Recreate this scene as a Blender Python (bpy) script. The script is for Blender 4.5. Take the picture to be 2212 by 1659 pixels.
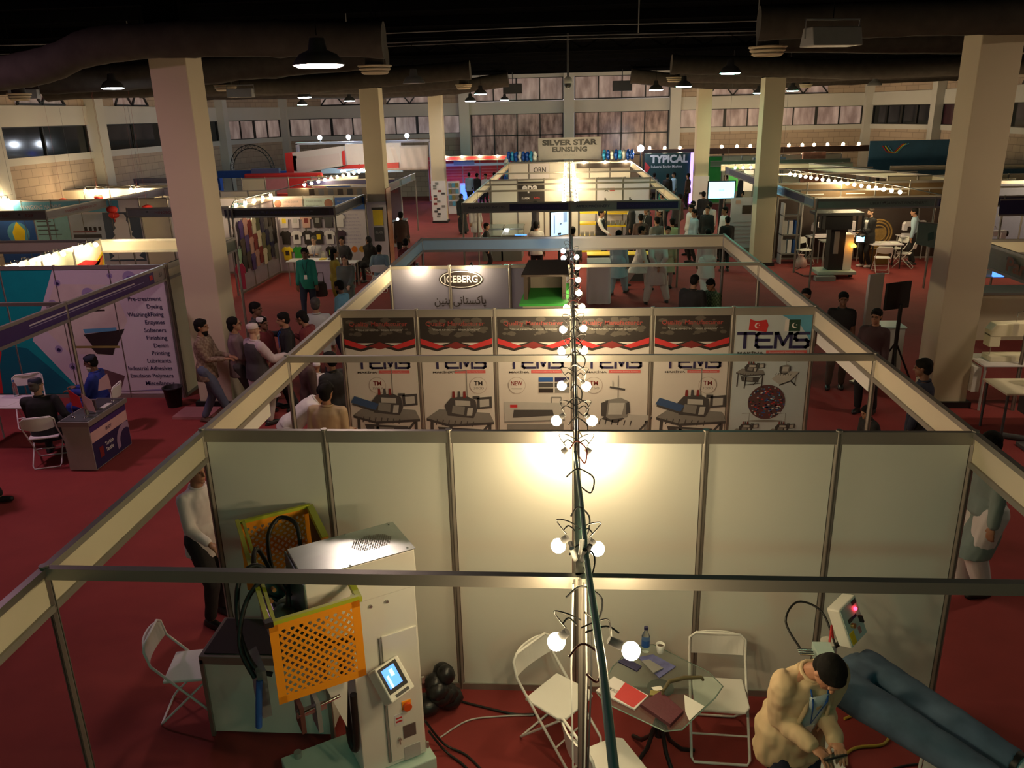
import bpy, math, random
from mathutils import Matrix, Vector, noise
V = Vector
random.seed(7)
scene = bpy.context.scene
for o in list(bpy.data.objects): bpy.data.objects.remove(o)
col = scene.collection

# ------------------------------------------------------------------ camera, world, exposure
F_PX, YAW, PITCH, ROLL = 1753.44, 0.0729, 0.3227, -0.0242
CAM = V((-0.0606, -5.8933, 4.7998))
cam = bpy.data.cameras.new('camera'); cam.sensor_width = 36.0; cam.lens = F_PX / 2212 * 36
cam.clip_start = 0.05; cam.clip_end = 200
camo = bpy.data.objects.new('camera', cam); col.objects.link(camo)
_f = V((-math.sin(YAW) * math.cos(PITCH), math.cos(YAW) * math.cos(PITCH), -math.sin(PITCH)))
_r = V((math.cos(YAW), math.sin(YAW), 0)); _u = _r.cross(_f)
_r2 = math.cos(ROLL) * _r + math.sin(ROLL) * _u; _u2 = -math.sin(ROLL) * _r + math.cos(ROLL) * _u
_m = Matrix((_r2, _u2, -_f)).transposed().to_4x4(); _m.translation = CAM
camo.matrix_world = _m
scene.camera = camo
scene.view_settings.view_transform = 'Standard'; scene.view_settings.look = 'None'
scene.view_settings.gamma = 1.0; scene.view_settings.use_curve_mapping = False
scene.view_settings.exposure = 1.35
world = bpy.data.worlds.new('world'); scene.world = world; world.use_nodes = True
_bg = world.node_tree.nodes['Background']; _bg.inputs[0].default_value = (0.62, 0.52, 0.50, 1); _bg.inputs[1].default_value = 0.35
BULB = 95.0      # radiance of the bare bulbs
HIGHBAY = 34.0   # radiance of the lit high-bay reflectors

# ------------------------------------------------------------------ materials
_mats = {}
def mat(name, rgb=(.5, .5, .5), rough=.6, metal=0., emit=0., noise_amt=.10, scale=6., trans=0., bump=0.):
    if name in _mats: return _mats[name]
    m = bpy.data.materials.new(name); m.use_nodes = True; nt = m.node_tree; n = nt.nodes; l = nt.links
    p = n['Principled BSDF']
    c = tuple(rgb) + (1,)
    p.inputs['Base Color'].default_value = c; p.inputs['Roughness'].default_value = rough; p.inputs['Metallic'].default_value = metal
    if emit:
        p.inputs['Emission Color'].default_value = c; p.inputs['Emission Strength'].default_value = emit
    if trans: p.inputs['Transmission Weight'].default_value = trans; p.inputs['IOR'].default_value = 1.3
    if noise_amt and not emit:
        tc = n.new('ShaderNodeTexCoord'); t = n.new('ShaderNodeTexNoise'); t.inputs['Scale'].default_value = scale; t.inputs['Detail'].default_value = 3
        mx = n.new('ShaderNodeMix'); mx.data_type = 'RGBA'
        l.new(tc.outputs['Object'], t.inputs['Vector']); l.new(t.outputs['Fac'], mx.inputs['Factor'])
        a = noise_amt
        mx.inputs['A'].default_value = tuple(x * (1 - a) for x in rgb) + (1,); mx.inputs['B'].default_value = tuple(min(1, x * (1 + a)) for x in rgb) + (1,)
        l.new(mx.outputs['Result'], p.inputs['Base Color'])
        if bump:
            b = n.new('ShaderNodeBump'); b.inputs['Strength'].default_value = bump; b.inputs['Distance'].default_value = .01
            l.new(t.outputs['Fac'], b.inputs['Height']); l.new(b.outputs['Normal'], p.inputs['Normal'])
    _mats[name] = m
    return m
def brick(name, c1, c2, mortar, sx, sy):
    m = mat(name, c1, .85); nt = m.node_tree; n = nt.nodes; l = nt.links; p = n['Principled BSDF']
    tc = n.new('ShaderNodeTexCoord'); mp = n.new('ShaderNodeMapping'); sep = n.new('ShaderNodeSeparateXYZ'); cb = n.new('ShaderNodeCombineXYZ'); ad = n.new('ShaderNodeMath'); ad.operation = 'ADD'
    b = n.new('ShaderNodeTexBrick'); b.inputs['Scale'].default_value = 1; b.inputs['Brick Width'].default_value = sx; b.inputs['Row Height'].default_value = sy
    b.inputs['Mortar Size'].default_value = .012; b.inputs['Color1'].default_value = c1 + (1,); b.inputs['Color2'].default_value = c2 + (1,); b.inputs['Mortar'].default_value = mortar + (1,)
    l.new(tc.outputs['Object'], sep.inputs[0]); l.new(sep.outputs['X'], ad.inputs[0]); l.new(sep.outputs['Y'], ad.inputs[1])
    l.new(ad.outputs[0], cb.inputs['X']); l.new(sep.outputs['Z'], cb.inputs['Y']); l.new(cb.outputs[0], b.inputs['Vector']); l.new(b.outputs['Color'], p.inputs['Base Color'])
    return m
def streaks(name, dark, light, scale, emit):
    m = bpy.data.materials.new(name); m.use_nodes = True; nt = m.node_tree; n = nt.nodes; l = nt.links; p = n['Principled BSDF']
    tc = n.new('ShaderNodeTexCoord'); mp = n.new('ShaderNodeMapping'); mp.inputs['Scale'].default_value = (1.6, 1.6, .5)
    t = n.new('ShaderNodeTexNoise'); t.inputs['Scale'].default_value = scale; t.inputs['Detail'].default_value = 6
    r = n.new('ShaderNodeValToRGB'); r.color_ramp.elements[0].position = .35; r.color_ramp.elements[0].color = dark + (1,); r.color_ramp.elements[1].position = .72; r.color_ramp.elements[1].color = light + (1,)
    l.new(tc.outputs['Object'], mp.inputs[0]); l.new(mp.outputs[0], t.inputs['Vector']); l.new(t.outputs['Fac'], r.inputs[0])
    l.new(r.outputs[0], p.inputs['Base Color']); l.new(r.outputs[0], p.inputs['Emission Color']); p.inputs['Emission Strength'].default_value = emit; p.inputs['Roughness'].default_value = .25
    return m
CARPET = mat('red carpet', (.25, .033, .031), .95, noise_amt=.18, scale=2.5, bump=.3)
CONC = mat('cream painted plaster', (.60, .52, .38), .85, noise_amt=.06, scale=1.2)
BEAM = mat('pale grey plaster', (.55, .54, .50), .85, noise_amt=.06, scale=1.2)
BRICK = brick('beige block wall', (.46, .36, .27), (.40, .31, .24), (.26, .20, .16), .6, .3)
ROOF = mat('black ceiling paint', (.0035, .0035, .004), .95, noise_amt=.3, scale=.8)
STEELB = mat('dark painted steel', (.006, .006, .007), .85)
DUCT = mat('grey duct wrap', (.055, .048, .042), .85, noise_amt=.35, scale=5, bump=.6)
DARKGLASS = mat('dark window glass', (.006, .009, .012), .08, noise_amt=0)
FRAME = mat('black window frame', (.015, .015, .015), .5)
PANEL = mat('white shell panel', (.74, .74, .68), .45, noise_amt=.025, scale=1.5)
CREAM = mat('cream fascia board', (.72, .66, .50), .5, noise_amt=.03, scale=2)
for m_ in (ROOF, STEELB): m_.node_tree.nodes['Principled BSDF'].inputs['Specular IOR Level'].default_value = 0
DUCT.node_tree.nodes['Principled BSDF'].inputs['Specular IOR Level'].default_value = .1
ALU = mat('anodised aluminium', (.34, .32, .29), .38, .55, noise_amt=.05)
ALUD = mat('aluminium groove', (.12, .11, .10), .5, .4)
BLUEF = mat('light blue fascia board', (.33, .50, .60), .5, noise_amt=.03)
GREYF = mat('grey fascia board', (.36, .34, .33), .5, noise_amt=.03)
NAVY = mat('navy print', (.022, .020, .085), .45)
PURPLE = mat('purple print', (.055, .025, .14), .45)
WHITE = mat('white plastic', (.78, .78, .76), .4, noise_amt=.03)
WPRINT = mat('white print', (.70, .68, .70), .5, noise_amt=.02)
LPRINT = mat('lilac white print', (.60, .56, .62), .5, noise_amt=.03)
BLACK = mat('black plastic', (.012, .012, .013), .45)
BLACKP = mat('black print', (.022, .017, .016), .5)
DGREY = mat('dark grey', (.06, .06, .065), .5)
MGREY = mat('mid grey', (.22, .22, .22), .5)
LGREY = mat('light grey', (.45, .45, .45), .5)
REDP = mat('red print', (.55, .03, .035), .5)
DREDP = mat('dark red print', (.20, .02, .02), .5)
TEAL = mat('teal print', (.0, .30, .33), .45)
DTEAL = mat('deep teal print', (.0, .14, .20), .45)
BLUEP = mat('blue print', (.02, .10, .38), .5)
SKYP = mat('sky blue print', (.10, .36, .55), .5)
ORANGE = mat('orange sheet metal', (.90, .32, .015), .4, noise_amt=.03)
LIME = mat('lime painted bar', (.42, .46, .03), .4)
YEL = mat('yellow paint', (.80, .60, .02), .45)
GREEN = mat('green felt', (.03, .30, .04), .8)
WMETAL = mat('white enamelled metal', (.76, .75, .70), .30, noise_amt=.02)
CHROME = mat('chrome', (.65, .65, .65), .15, 1.)
STEEL = mat('brushed steel', (.50, .50, .48), .35, .85)
GLASS = mat('clear glass', (.80, .92, .88), .03, 0, noise_amt=0, trans=.96)
RUBBER = mat('black rubber hose', (.010, .010, .010), .5)
BROWN = mat('dark brown wood', (.05, .03, .02), .5, noise_amt=.25, scale=12)
WARM = mat('warm bulb glow', (1.0, .76, .42), .4, emit=BULB)
COOL = mat('cool bulb glow', (.80, .88, 1.0), .4, emit=BULB * .55)
FARWARM = mat('distant warm bulb glow', (1.0, .74, .42), .4, emit=BULB * .8)
LAMPW = mat('high bay glow warm', (1.0, .72, .62), .4, emit=HIGHBAY)
LAMPC = mat('high bay glow white', (.85, .92, 1.0), .4, emit=HIGHBAY)
LAMPG = mat('high bay glow green', (.30, 1.0, .66), .4, emit=HIGHBAY * .9)
LAMPR = mat('high bay glow rose', (1.0, .55, .72), .4, emit=HIGHBAY * 1.7)
LAMPH = mat('high bay glow amber', (1.0, .76, .52), .4, emit=HIGHBAY * 1.7)
SCREEN = mat('lit cyan screen', (.22, .66, .90), .4, emit=1.6)
SCREENB = mat('lit blue screen', (.05, .16, .80), .4, emit=1.4)
SKIN = mat('brown skin', (.33, .17, .10), .5, noise_amt=.05)
SKIND = mat('dark brown skin', (.17, .08, .05), .5, noise_amt=.05)
SKINL = mat('light skin', (.50, .30, .20), .5, noise_amt=.05)
HAIR = mat('black hair', (.005, .004, .0035), .85, noise_amt=.3, scale=40, bump=.4); HAIR.node_tree.nodes['Principled BSDF'].inputs['Specular IOR Level'].default_value = .25
EYE = mat('dark eye', (.01, .008, .006), .2)
REDL = mat('red lantern cloth', (.60, .03, .02), .7)

# ------------------------------------------------------------------ helpers
W = {}                                   # world matrices of our roots
def tag(o, label=None, cat=None, group=None, kind=None):
    if label: o['label'] = label
    if cat: o['category'] = cat
    if group: o['group'] = group
    if kind: o['kind'] = kind
    return o
def thing(name, label, cat, loc=(0, 0, 0), rz=0., group=None):
    o = bpy.data.objects.new(name, None); o.empty_display_size = .1; col.objects.link(o)
    o.location = loc; o.rotation_euler = (0, 0, rz); W[o.name] = Matrix.Translation(V(loc)) @ Matrix.Rotation(rz, 4, 'Z')
    return tag(o, label, cat, group)
def ring_axes(d):
    d = d.normalized(); a = V((0, 0, 1)) if abs(d.z) < .9 else V((1, 0, 0))
    x = d.cross(a).normalized(); return x, d.cross(x).normalized()
_text = {}
def text_geo(s, bold=0.):
    k = (s, bold)
    if k not in _text:
        c = bpy.data.curves.new('t', 'FONT'); c.body = s; c.resolution_u = 3; c.offset = bold
        o = bpy.data.objects.new('t', c); tmp.collection.objects.link(o); tmp.view_layers[0].update()
        me = bpy.data.meshes.new_from_object(o.evaluated_get(tmp.view_layers[0].depsgraph))
        vs = [v.co.copy() for v in me.vertices]; fs = [tuple(p.vertices) for p in me.polygons]
        bpy.data.objects.remove(o); bpy.data.curves.remove(c); bpy.data.meshes.remove(me)
        x0 = min(v.x for v in vs); x1 = max(v.x for v in vs); y0 = min(v.y for v in vs); y1 = max(v.y for v in vs)
        _text[k] = ([((v.x - x0) / (x1 - x0), (v.y - y0) / (y1 - y0)) for v in vs], fs)
    return _text[k]
tmp = bpy.data.scenes.new('scratch')
class B:
    def __init__(s): s.v = []; s.f = []; s.fm = []; s.mats = []; s.sm = []
    def mi(s, m):
        if m not in s.mats: s.mats.append(m)
        return s.mats.index(m)
    def add(s, vs, fs, m, smooth=False):
        n = len(s.v); s.v += [V(v) for v in vs]; k = s.mi(m)
        for f in fs: s.f.append(tuple(i + n for i in f)); s.fm.append(k); s.sm.append(smooth)
        return s
    def box(s, c, d, m, rz=0., R=None):
        c = V(c); R = R or Matrix.Rotation(rz, 3, 'Z')
        vs = [c + R @ V((x * d[0] / 2, y * d[1] / 2, z * d[2] / 2)) for x in (-1, 1) for y in (-1, 1) for z in (-1, 1)]
        return s.add(vs, [(0, 1, 3, 2), (4, 6, 7, 5), (0, 4, 5, 1), (2, 3, 7, 6), (0, 2, 6, 4), (1, 5, 7, 3)], m)
    def bb(s, x0, x1, y0, y1, z0, z1, m): return s.box(((x0 + x1) / 2, (y0 + y1) / 2, (z0 + z1) / 2), (abs(x1 - x0), abs(y1 - y0), abs(z1 - z0)), m)
    def bar(s, p0, p1, w, h, m, up=(0, 0, 1)):
        p0 = V(p0); p1 = V(p1); d = p1 - p0; y = d.normalized(); x = y.cross(V(up)); x = x.normalized() if x.length > 1e-4 else V((1, 0, 0)); z = x.cross(y)
        return s.box((p0 + p1) / 2, (w, d.length, h), m, R=Matrix((x, y, z)).transposed())
    def cyl(s, p0, p1, r0, m, r1=None, n=12, smooth=True):
        p0 = V(p0); p1 = V(p1); r1 = r0 if r1 is None else r1; x, y = ring_axes(p1 - p0); vs = []
        for p, r in ((p0, r0), (p1, r1)):
            for i in range(n): a = 2 * math.pi * i / n; vs.append(p + (x * math.cos(a) + y * math.sin(a)) * r)
        s.add(vs, [(i, (i + 1) % n, n + (i + 1) % n, n + i) for i in range(n)], m, smooth)
        return s.add(vs, [tuple(range(n - 1, -1, -1)), tuple(range(n, 2 * n))], m)
    def tube(s, pts, r, m, n=8, closed=False):
        pts = [V(p) for p in pts]; k = len(pts); vs = []; rr = r if isinstance(r, (list, tuple)) else [r] * k; px = None
        for i, p in enumerate(pts):
            d = (pts[(i + 1) % k] - pts[i - 1]) if closed else (pts[min(i + 1, k - 1)] - pts[max(i - 1, 0)])
            d = d.normalized() if d.length > 1e-7 else V((0, 0, 1))
            if px is None: x, _ = ring_axes(d)
            else:
                x = px - d * px.dot(d); x = x.normalized() if x.length > 1e-5 else ring_axes(d)[0]
            px = x; y = d.cross(x)
            for j in range(n): a = 2 * math.pi * j / n; vs.append(p + (x * math.cos(a) + y * math.sin(a)) * rr[i])
        fs = [(i * n + j, i * n + (j + 1) % n, ((i + 1) % k) * n + (j + 1) % n, ((i + 1) % k) * n + j) for i in range(k if closed else k - 1) for j in range(n)]
        s.add(vs, fs, m, True)
        if not closed: s.add(vs[:n], [tuple(range(n - 1, -1, -1))], m); s.add(vs[-n:], [tuple(range(n))], m)
        return s
    def ell(s, c, r, m, n=12, k=8, R=None):
        c = V(c); R = R or Matrix.Identity(3); r = (r, r, r) if isinstance(r, (int, float)) else r
        vs = [c + R @ V((0, 0, r[2]))]
        for i in range(1, k):
            t = math.pi * i / k
            for j in range(n): a = 2 * math.pi * j / n; vs.append(c + R @ V((r[0] * math.sin(t) * math.cos(a), r[1] * math.sin(t) * math.sin(a), r[2] * math.cos(t))))
        vs.append(c + R @ V((0, 0, -r[2]))); L = len(vs) - 1
        fs = [(0, 1 + j, 1 + (j + 1) % n) for j in range(n)] + [(L, L - n + (j + 1) % n, L - n + j) for j in range(n)]
        for i in range(k - 2):
            for j in range(n): a = 1 + i * n; fs.append((a + j, a + n + j, a + n + (j + 1) % n, a + (j + 1) % n))
        return s.add(vs, fs, m, True)
    def lathe(s, c, prof, m, n=20, smooth=True, R=None):
        c = V(c); R = R or Matrix.Identity(3); vs = []
        for r, z in prof:
            for j in range(n): a = 2 * math.pi * j / n; vs.append(c + R @ V((r * math.cos(a), r * math.sin(a), z)))
        k = len(prof)
        s.add(vs, [(i * n + j, i * n + (j + 1) % n, (i + 1) * n + (j + 1) % n, (i + 1) * n + j) for i in range(k - 1) for j in range(n)], m, smooth)
        s.add(vs[:n], [tuple(range(n - 1, -1, -1))], m); return s.add(vs[-n:], [tuple(range(n))], m)
    def curve(s, pts, r, m, n=8, k=6):
        P = []; pts = [V(p) for p in pts]; L = len(pts)
        for i in range(L - 1):
            p0, p1, p2, p3 = [pts[max(0, min(L - 1, i + d))] for d in (-1, 0, 1, 2)]
            for j in range(k): t = j / k; P.append(.5 * ((2 * p1) + (p2 - p0) * t + (2 * p0 - 5 * p1 + 4 * p2 - p3) * t * t + (3 * p1 - p0 - 3 * p2 + p3) * t ** 3))
        return s.tube(P + [pts[-1]], r, m, n)
    def poly(s, pts, m): return s.add(pts, [tuple(range(len(pts)))], m)
    def prism(s, pts, d, m):
        pts = [V(p) for p in pts]; d = V(d); n = len(pts); vs = pts + [p + d for p in pts]
        return s.add(vs, [tuple(range(n - 1, -1, -1)), tuple(range(n, 2 * n))] + [(i, (i + 1) % n, n + (i + 1) % n, n + i) for i in range(n)], m)
    def loft(s, rings, m, n=16, smooth=True):
        # rings: (centre, halfx, halfy, (ax, ay) axes)
        vs = []
        for c, rx, ry, ax, ay in rings:
            for j in range(n):
                a = 2 * math.pi * j / n; ca, sa = math.cos(a), math.sin(a)
                vs.append(V(c) + V(ax) * (rx * math.copysign(abs(ca) ** .85, ca)) + V(ay) * (ry * math.copysign(abs(sa) ** .85, sa)))
        k = len(rings)
        s.add(vs, [(i * n + j, i * n + (j + 1) % n, (i + 1) * n + (j + 1) % n, (i + 1) * n + j) for i in range(k - 1) for j in range(n)], m, smooth)
        s.add(vs[:n], [tuple(range(n - 1, -1, -1))], m); return s.add(vs[-n:], [tuple(range(n))], m)
    def text(s, string, o, u, v, w, h, m, bold=0.):
        vs, fs = text_geo(string, bold); o = V(o); u = V(u); v = V(v)
        return s.add([o + u * (a * w) + v * (b * h) for a, b in vs], fs, m)
    def build(s, name, parent=None, label=None, cat=None, group=None, kind=None, bevel=0., local=False):
        me = bpy.data.meshes.new(name); o = bpy.data.objects.new(name, me); col.objects.link(o)
        if parent is not None:
            pm = W[parent.name]; inv = pm.inverted(); vs = s.v if local else [inv @ v for v in s.v]; o.parent = parent; W[o.name] = pm
        else:
            if local: base = V((0, 0, 0))
            else:
                xs = [v.x for v in s.v]; ys = [v.y for v in s.v]; zs = [v.z for v in s.v]
                base = V(((min(xs) + max(xs)) / 2, (min(ys) + max(ys)) / 2, min(zs)))
            vs = [v - base for v in s.v]; o.location = base; W[o.name] = Matrix.Translation(base)
        me.from_pydata([tuple(v) for v in vs], [], s.f)
        for m in s.mats: me.materials.append(m)
        me.polygons.foreach_set('material_index', s.fm); me.polygons.foreach_set('use_smooth', s.sm); me.update()
        if bevel:
            b = o.modifiers.new('bevel', 'BEVEL'); b.width = bevel; b.segments = 2; b.limit_method = 'ANGLE'; b.angle_limit = math.radians(50)
        return tag(o, label, cat, group, kind)
def copy_tree(o, parent=None):
    c = o.copy(); col.objects.link(c); c.parent = parent
    for ch in list(o.children): copy_tree(ch, c)
    return c
def place(proto, used, loc, rz, label, group=None):
    o = proto if proto.name not in used else copy_tree(proto)
    used.add(proto.name); o.location = loc; o.rotation_euler = (0, 0, rz); o['label'] = label
    if group: o['group'] = group
    return o
used = set()
# ------------------------------------------------------------------ the hall: floor, walls, windows, roof
def struct(name, b, parent=None, label=None): return b.build(name, parent, label=label, kind=None if parent else 'structure')
struct('floor', B().bb(-22, 22, -12, 46, -.2, 0, CARPET))
struct('ceiling', B().bb(-22, 22, -12, 46, 7.0, 7.2, ROOF))
WX, WY = 19.0, 45.0
ZS0, ZS1, ZB0, ZB1 = 3.45, 3.7, 4.72, 5.42
_wn = [0]; _tn = [0]
BROWNGLASS = streaks('dusty glass with painted daylight', (.10, .055, .045), (.42, .27, .22), 2.2, .10)  # dusk daylight and reflections painted into the dusty panes as glowing streaks
PALEGLASS = streaks('pale dusty glass with painted daylight', (.22, .15, .13), (.50, .38, .33), 1.4, .14)
REDGLASS = streaks('dark red curtained glass', (.012, .004, .006), (.05, .012, .014), 1.0, .15)
def trim(b, label=None):
    _tn[0] += 1; return b.build('trim_%d' % _tn[0], label=label, kind='structure')
def window(p0, p1, z0, z1, n, glass, label, rows=1, thick=()):
    # a glazed band from p0 to p1, seen from inside
    _wn[0] += 1; p0 = V(p0 + (0,)); p1 = V(p1 + (0,)); d = (p1 - p0); L = d.length; d.normalize(); nrm = V((d.y, -d.x, 0))
    if nrm.dot(-p0) < 0: nrm = -nrm
    mid = (p0 + p1) / 2
    r = thing('window_%d' % _wn[0], label, None, (mid.x, mid.y, z0)); r['kind'] = 'structure'
    g = B(); g.bar(p0 + V((0, 0, (z0 + z1) / 2)), p1 + V((0, 0, (z0 + z1) / 2)), .02, z1 - z0, glass); g.build('glass_pane', r)
    f = B()
    for i in range(n + 1):
        w = .16 if i in thick else .07
        f.bar(p0 + d * (L * i / n) + nrm * .03 + V((0, 0, z0)), p0 + d * (L * i / n) + nrm * .03 + V((0, 0, z1)), w, .08, FRAME, up=nrm)
    for k in range(rows + 1):
        z = z0 + (z1 - z0) * k / rows; f.bar(p0 + nrm * .03 + V((0, 0, z)), p1 + nrm * .03 + V((0, 0, z)), .08, .07, FRAME)
    f.build('window_frame', r)
    return r
# far wall
far = B()
for s in (-1, 1):
    far.bb(s * 6.2, s * 17.3, WY, WY + .3, 0, ZS0, BRICK); far.bb(s * 6.2, s * 17.3, WY - .06, WY + .3, ZS0, ZS1, BEAM)
    far.bb(s * 6.2, s * 17.3, WY - .06, WY + .3, ZB0, ZB1, BEAM); far.bb(s * 6.2, s * 17.3, WY, WY + .3, ZB1, 7.0, BRICK)
far.bb(-6.2, 6.2, WY - .06, WY + .3, ZB0, ZB1, BEAM); far.bb(-6.2, 6.2, WY, WY + .3, 0, 2.25, BRICK); far.bb(-6.2, 6.2, WY - .06, WY + .3, 6.72, 7.0, BEAM)
for x in (-6.2, 0, 6.2): far.bb(x - .3, x + .3, WY - .5, WY + .3, 0, 7.0, BEAM)
struct('wall_far', far)
for s, g, nm in ((-1, PALEGLASS, 'left'), (1, PALEGLASS, 'right')):
    window((s * 17.0, WY + .05), (s * 6.5, WY + .05), ZS1, ZB0, 8, g, 'long band of brownish dusty glass with painted-in daylight in the far wall, %s wing' % nm, thick=(0, 2, 6, 8))
    window((s * 5.85, WY + .05), (s * .35, WY + .05), 2.25, ZB0, 4, BROWNGLASS, 'tall brown-lit window bay in the far wall, %s of the middle pillar, lower one' % nm, rows=2)
    window((s * 5.85, WY + .05), (s * .35, WY + .05), 5.47, 6.72, 4, PALEGLASS, 'tall brown-lit window bay in the far wall, %s of the middle pillar, upper one' % nm)
# long side walls with pillars, chamfered far corners
def side(s, nm):
    w = B(); x0, x1 = s * WX, s * (WX + .3)
    w.bb(x0, x1, -12, 39.5, 0, ZS0, BRICK); w.bb(s * (WX - .06), x1, -12, 39.5, ZS0, ZS1, BEAM); w.bb(s * (WX - .06), x1, -12, 39.5, ZB0, ZB1, BEAM); w.bb(x0, x1, -12, 39.5, ZB1, 7, BRICK)
    for y in (1.9, 8.1, 14.3, 20.5, 26.9, 33.1, 39.3): w.bb(s * (WX - .45), x1, y - .3, y + .3, 0, 7, BEAM)
    struct('wall_' + nm, w)
    c = B(); a = V((s * WX, 39.6, 0)); b = V((s * 17.3, WY, 0)); n = V((s * .95, .3, 0)) * .15
    for z0, z1, m, t in ((0, ZS0, BRICK, .3), (ZS0, ZS1, BEAM, .42), (ZB0, ZB1, BEAM, .42), (ZB1, 7, BRICK, .3)):
        c.bar(a + n + V((0, 0, (z0 + z1) / 2)), b + n + V((0, 0, (z0 + z1) / 2)), t, z1 - z0, m)
    c.bb(s * 17.0, s * 17.6, WY - .4, WY + .3, 0, 7, BEAM)
    struct('wall_%s_corner' % nm, c)
    window((s * 18.95, 40.0), (s * 17.5, 44.6), ZS1, ZB0, 4, PALEGLASS if s < 0 else DARKGLASS, 'short window in the angled %s far corner' % nm, thick=(2,))
    for y0 in (2.2, 8.4, 14.6, 20.8, 27.2, 33.4):
        window((s * (WX + .02), y0), (s * (WX + .02), y0 + 5.6), ZS1 + (-.1 if s < 0 else 0), ZB0, 2, DARKGLASS if s < 0 or y0 < 30 else REDGLASS, 'dark side window in the %s wall, bay starting %d metres out' % (nm, y0))
side(-1, 'left'); side(1, 'right')
struct('wall_near', B().bb(-19.3, 19.3, -12.3, -12, 0, 7, BEAM))
# roof purlins and hanging wires
for i, y in enumerate((3, 9, 12, 15, 18, 24, 27, 30, 36, 39, 42)): trim(B().bb(-19, 19, y - .06, y + .06, 6.80, 7.0, STEELB))
for i, y in enumerate((7.5, 20.5, 32.4)):
    t = B()
    for z in (6.55, 6.95): t.bb(-19, 19, y - .07, y + .07, z - .05, z + .05, STEELB)
    x = -18.8
    while x < 18.5: t.bar((x, y, 6.58), (x + .6, y, 6.92), .05, .05, STEELB); t.bar((x + .6, y, 6.92), (x + 1.2, y, 6.58), .05, .05, STEELB); x += 1.2
    trim(t)
# triangular roof-truss openings above the side beams, dusk light painted into their panes as glow
for s in (-1, 1):
    for y in (23.8, 30.2):
        _wn[0] += 1; r = thing('window_%d' % _wn[0], 'triangulated clerestory opening high in the %s wall near %d metres' % ('left' if s < 0 else 'right', y), None, (s * 18.9, y, 5.45)); r['kind'] = 'structure'
        B().bb(s * 18.97, s * 18.99, y - 1.4, y + 1.4, 5.45, 6.3, PALEGLASS).build('glass_pane', r)
        f = B(); 
        for k in range(4):
            yy = y - 1.4 + k * .7; f.bar((s * 18.93, yy, 5.45 if k % 2 == 0 else 6.3), (s * 18.93, yy + .7, 6.3 if k % 2 == 0 else 5.45), .07, .07, FRAME)
        f.bar((s * 18.93, y - 1.4, 5.46), (s * 18.93, y + 1.4, 5.46), .07, .07, FRAME); f.bar((s * 18.93, y - 1.4, 6.3), (s * 18.93, y + 1.4, 6.3), .07, .07, FRAME); f.build('truss_frame', r)
    for x in (9.5, 13.5):
        _wn[0] += 1; r = thing('window_%d' % _wn[0], 'triangulated clerestory opening above the far beam, %s wing at %d metres' % ('left' if s < 0 else 'right', x), None, (s * x, 44.9, 5.45)); r['kind'] = 'structure'
        B().bb(s * x - 1.4, s * x + 1.4, 44.97, 44.99, 5.45, 6.3, PALEGLASS).build('glass_pane', r)
        f = B()
        for k in range(4):
            xx = s * x - 1.4 + k * .7; f.bar((xx, 44.93, 5.45 if k % 2 == 0 else 6.3), (xx + .7, 44.93, 6.3 if k % 2 == 0 else 5.45), .07, .07, FRAME)
        f.bar((s * x - 1.4, 44.93, 5.46), (s * x + 1.4, 44.93, 5.46), .07, .07, FRAME); f.build('truss_frame', r)

# ------------------------------------------------------------------ columns
for x, y, lab in ((-6.24, 7.5, 'square cream column standing by the left aisle, nearest on the left'), (6.2, 7.5, 'broad square cream column nearest on the right, stained band at mid height'),
                  (-6.16, 20.5, 'cream column on the left clad below in white advert boards, middle one of its row'), (6.08, 20.5, 'cream column on the right beside the dark pressing machine booth'),
                  (-6.0, 32.4, 'cream column on the left with a sticker-covered foot, farthest of its row'), (5.92, 32.4, 'cream column on the right near the cyan screen, farthest of its row')):
    r = thing('column', lab, 'column', (x, y, 0))
    B().bb(x - .3, x + .3, y - .3, y + .3, 0, 5.76 if y < 10 else 5.62, CONC).build('shaft', r, bevel=.015)
    B().bb(x - .28, x + .28, y - .28, y + .28, 5.62, 7.0, ROOF).build('unlit_shaft_top', r, label='upper column, shade put in as black')  # upper shaft coloured black where no light reaches
    B().bb(x - .36, x + .36, y - .36, y + .36, 0, .10, BLACK).build('plinth', r)
    if y == 20.5 and x < 0:
        b = B(); b.bb(x - .33, x + .33, y - .34, y - .305, .1, 2.2, LPRINT); b.bb(x + .305, x + .34, y - .34, y + .3, .1, 2.6, mat('rust tinted print', (.35, .14, .08), .5, noise_amt=.5, scale=9)); b.build('advert_cladding', r, label='white printed advert cladding')
        b = B(); b.bb(x - .14, x + .18, y - .36, y - .345, 1.45, 1.95, YEL); b.bb(x - .14, x + .18, y - .365, y - .345, .95, 1.40, DGREY); b.bb(x - .17, x + .2, y - .365, y - .345, 1.95, 2.02, BLACK)
        b.text('GLASS', (x - .10, y - .37, 1.2), (1, 0, 0), (0, 0, 1), .24, .07, LGREY); b.build('hanging_sign', r, label='yellow and grey hanging sign')
    if y == 32.4 and x < 0:
        b = B(); b.bb(x - .33, x + .33, y - .33, y - .305, .1, 1.9, WPRINT)
        for k in range(14): xx = x - .28 + random.random() * .42; zz = .25 + k * .115; b.bb(xx, xx + .16, y - .34, y - .33, zz, zz + .09, random.choice((DGREY, MGREY, BROWN, DREDP)))
        b.build('sticker_panel', r, label='white panel of small printed pictures')
    if y == 32.4 and x > 0:
        b = B(); b.bb(x - .34, x + .34, y - .34, y - .305, 0.1, 1.9, LPRINT); b.bb(x - .06, x + .12, y - .36, y - .34, 1.1, 1.2, DGREY); b.build('notice_panel', r)
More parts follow.
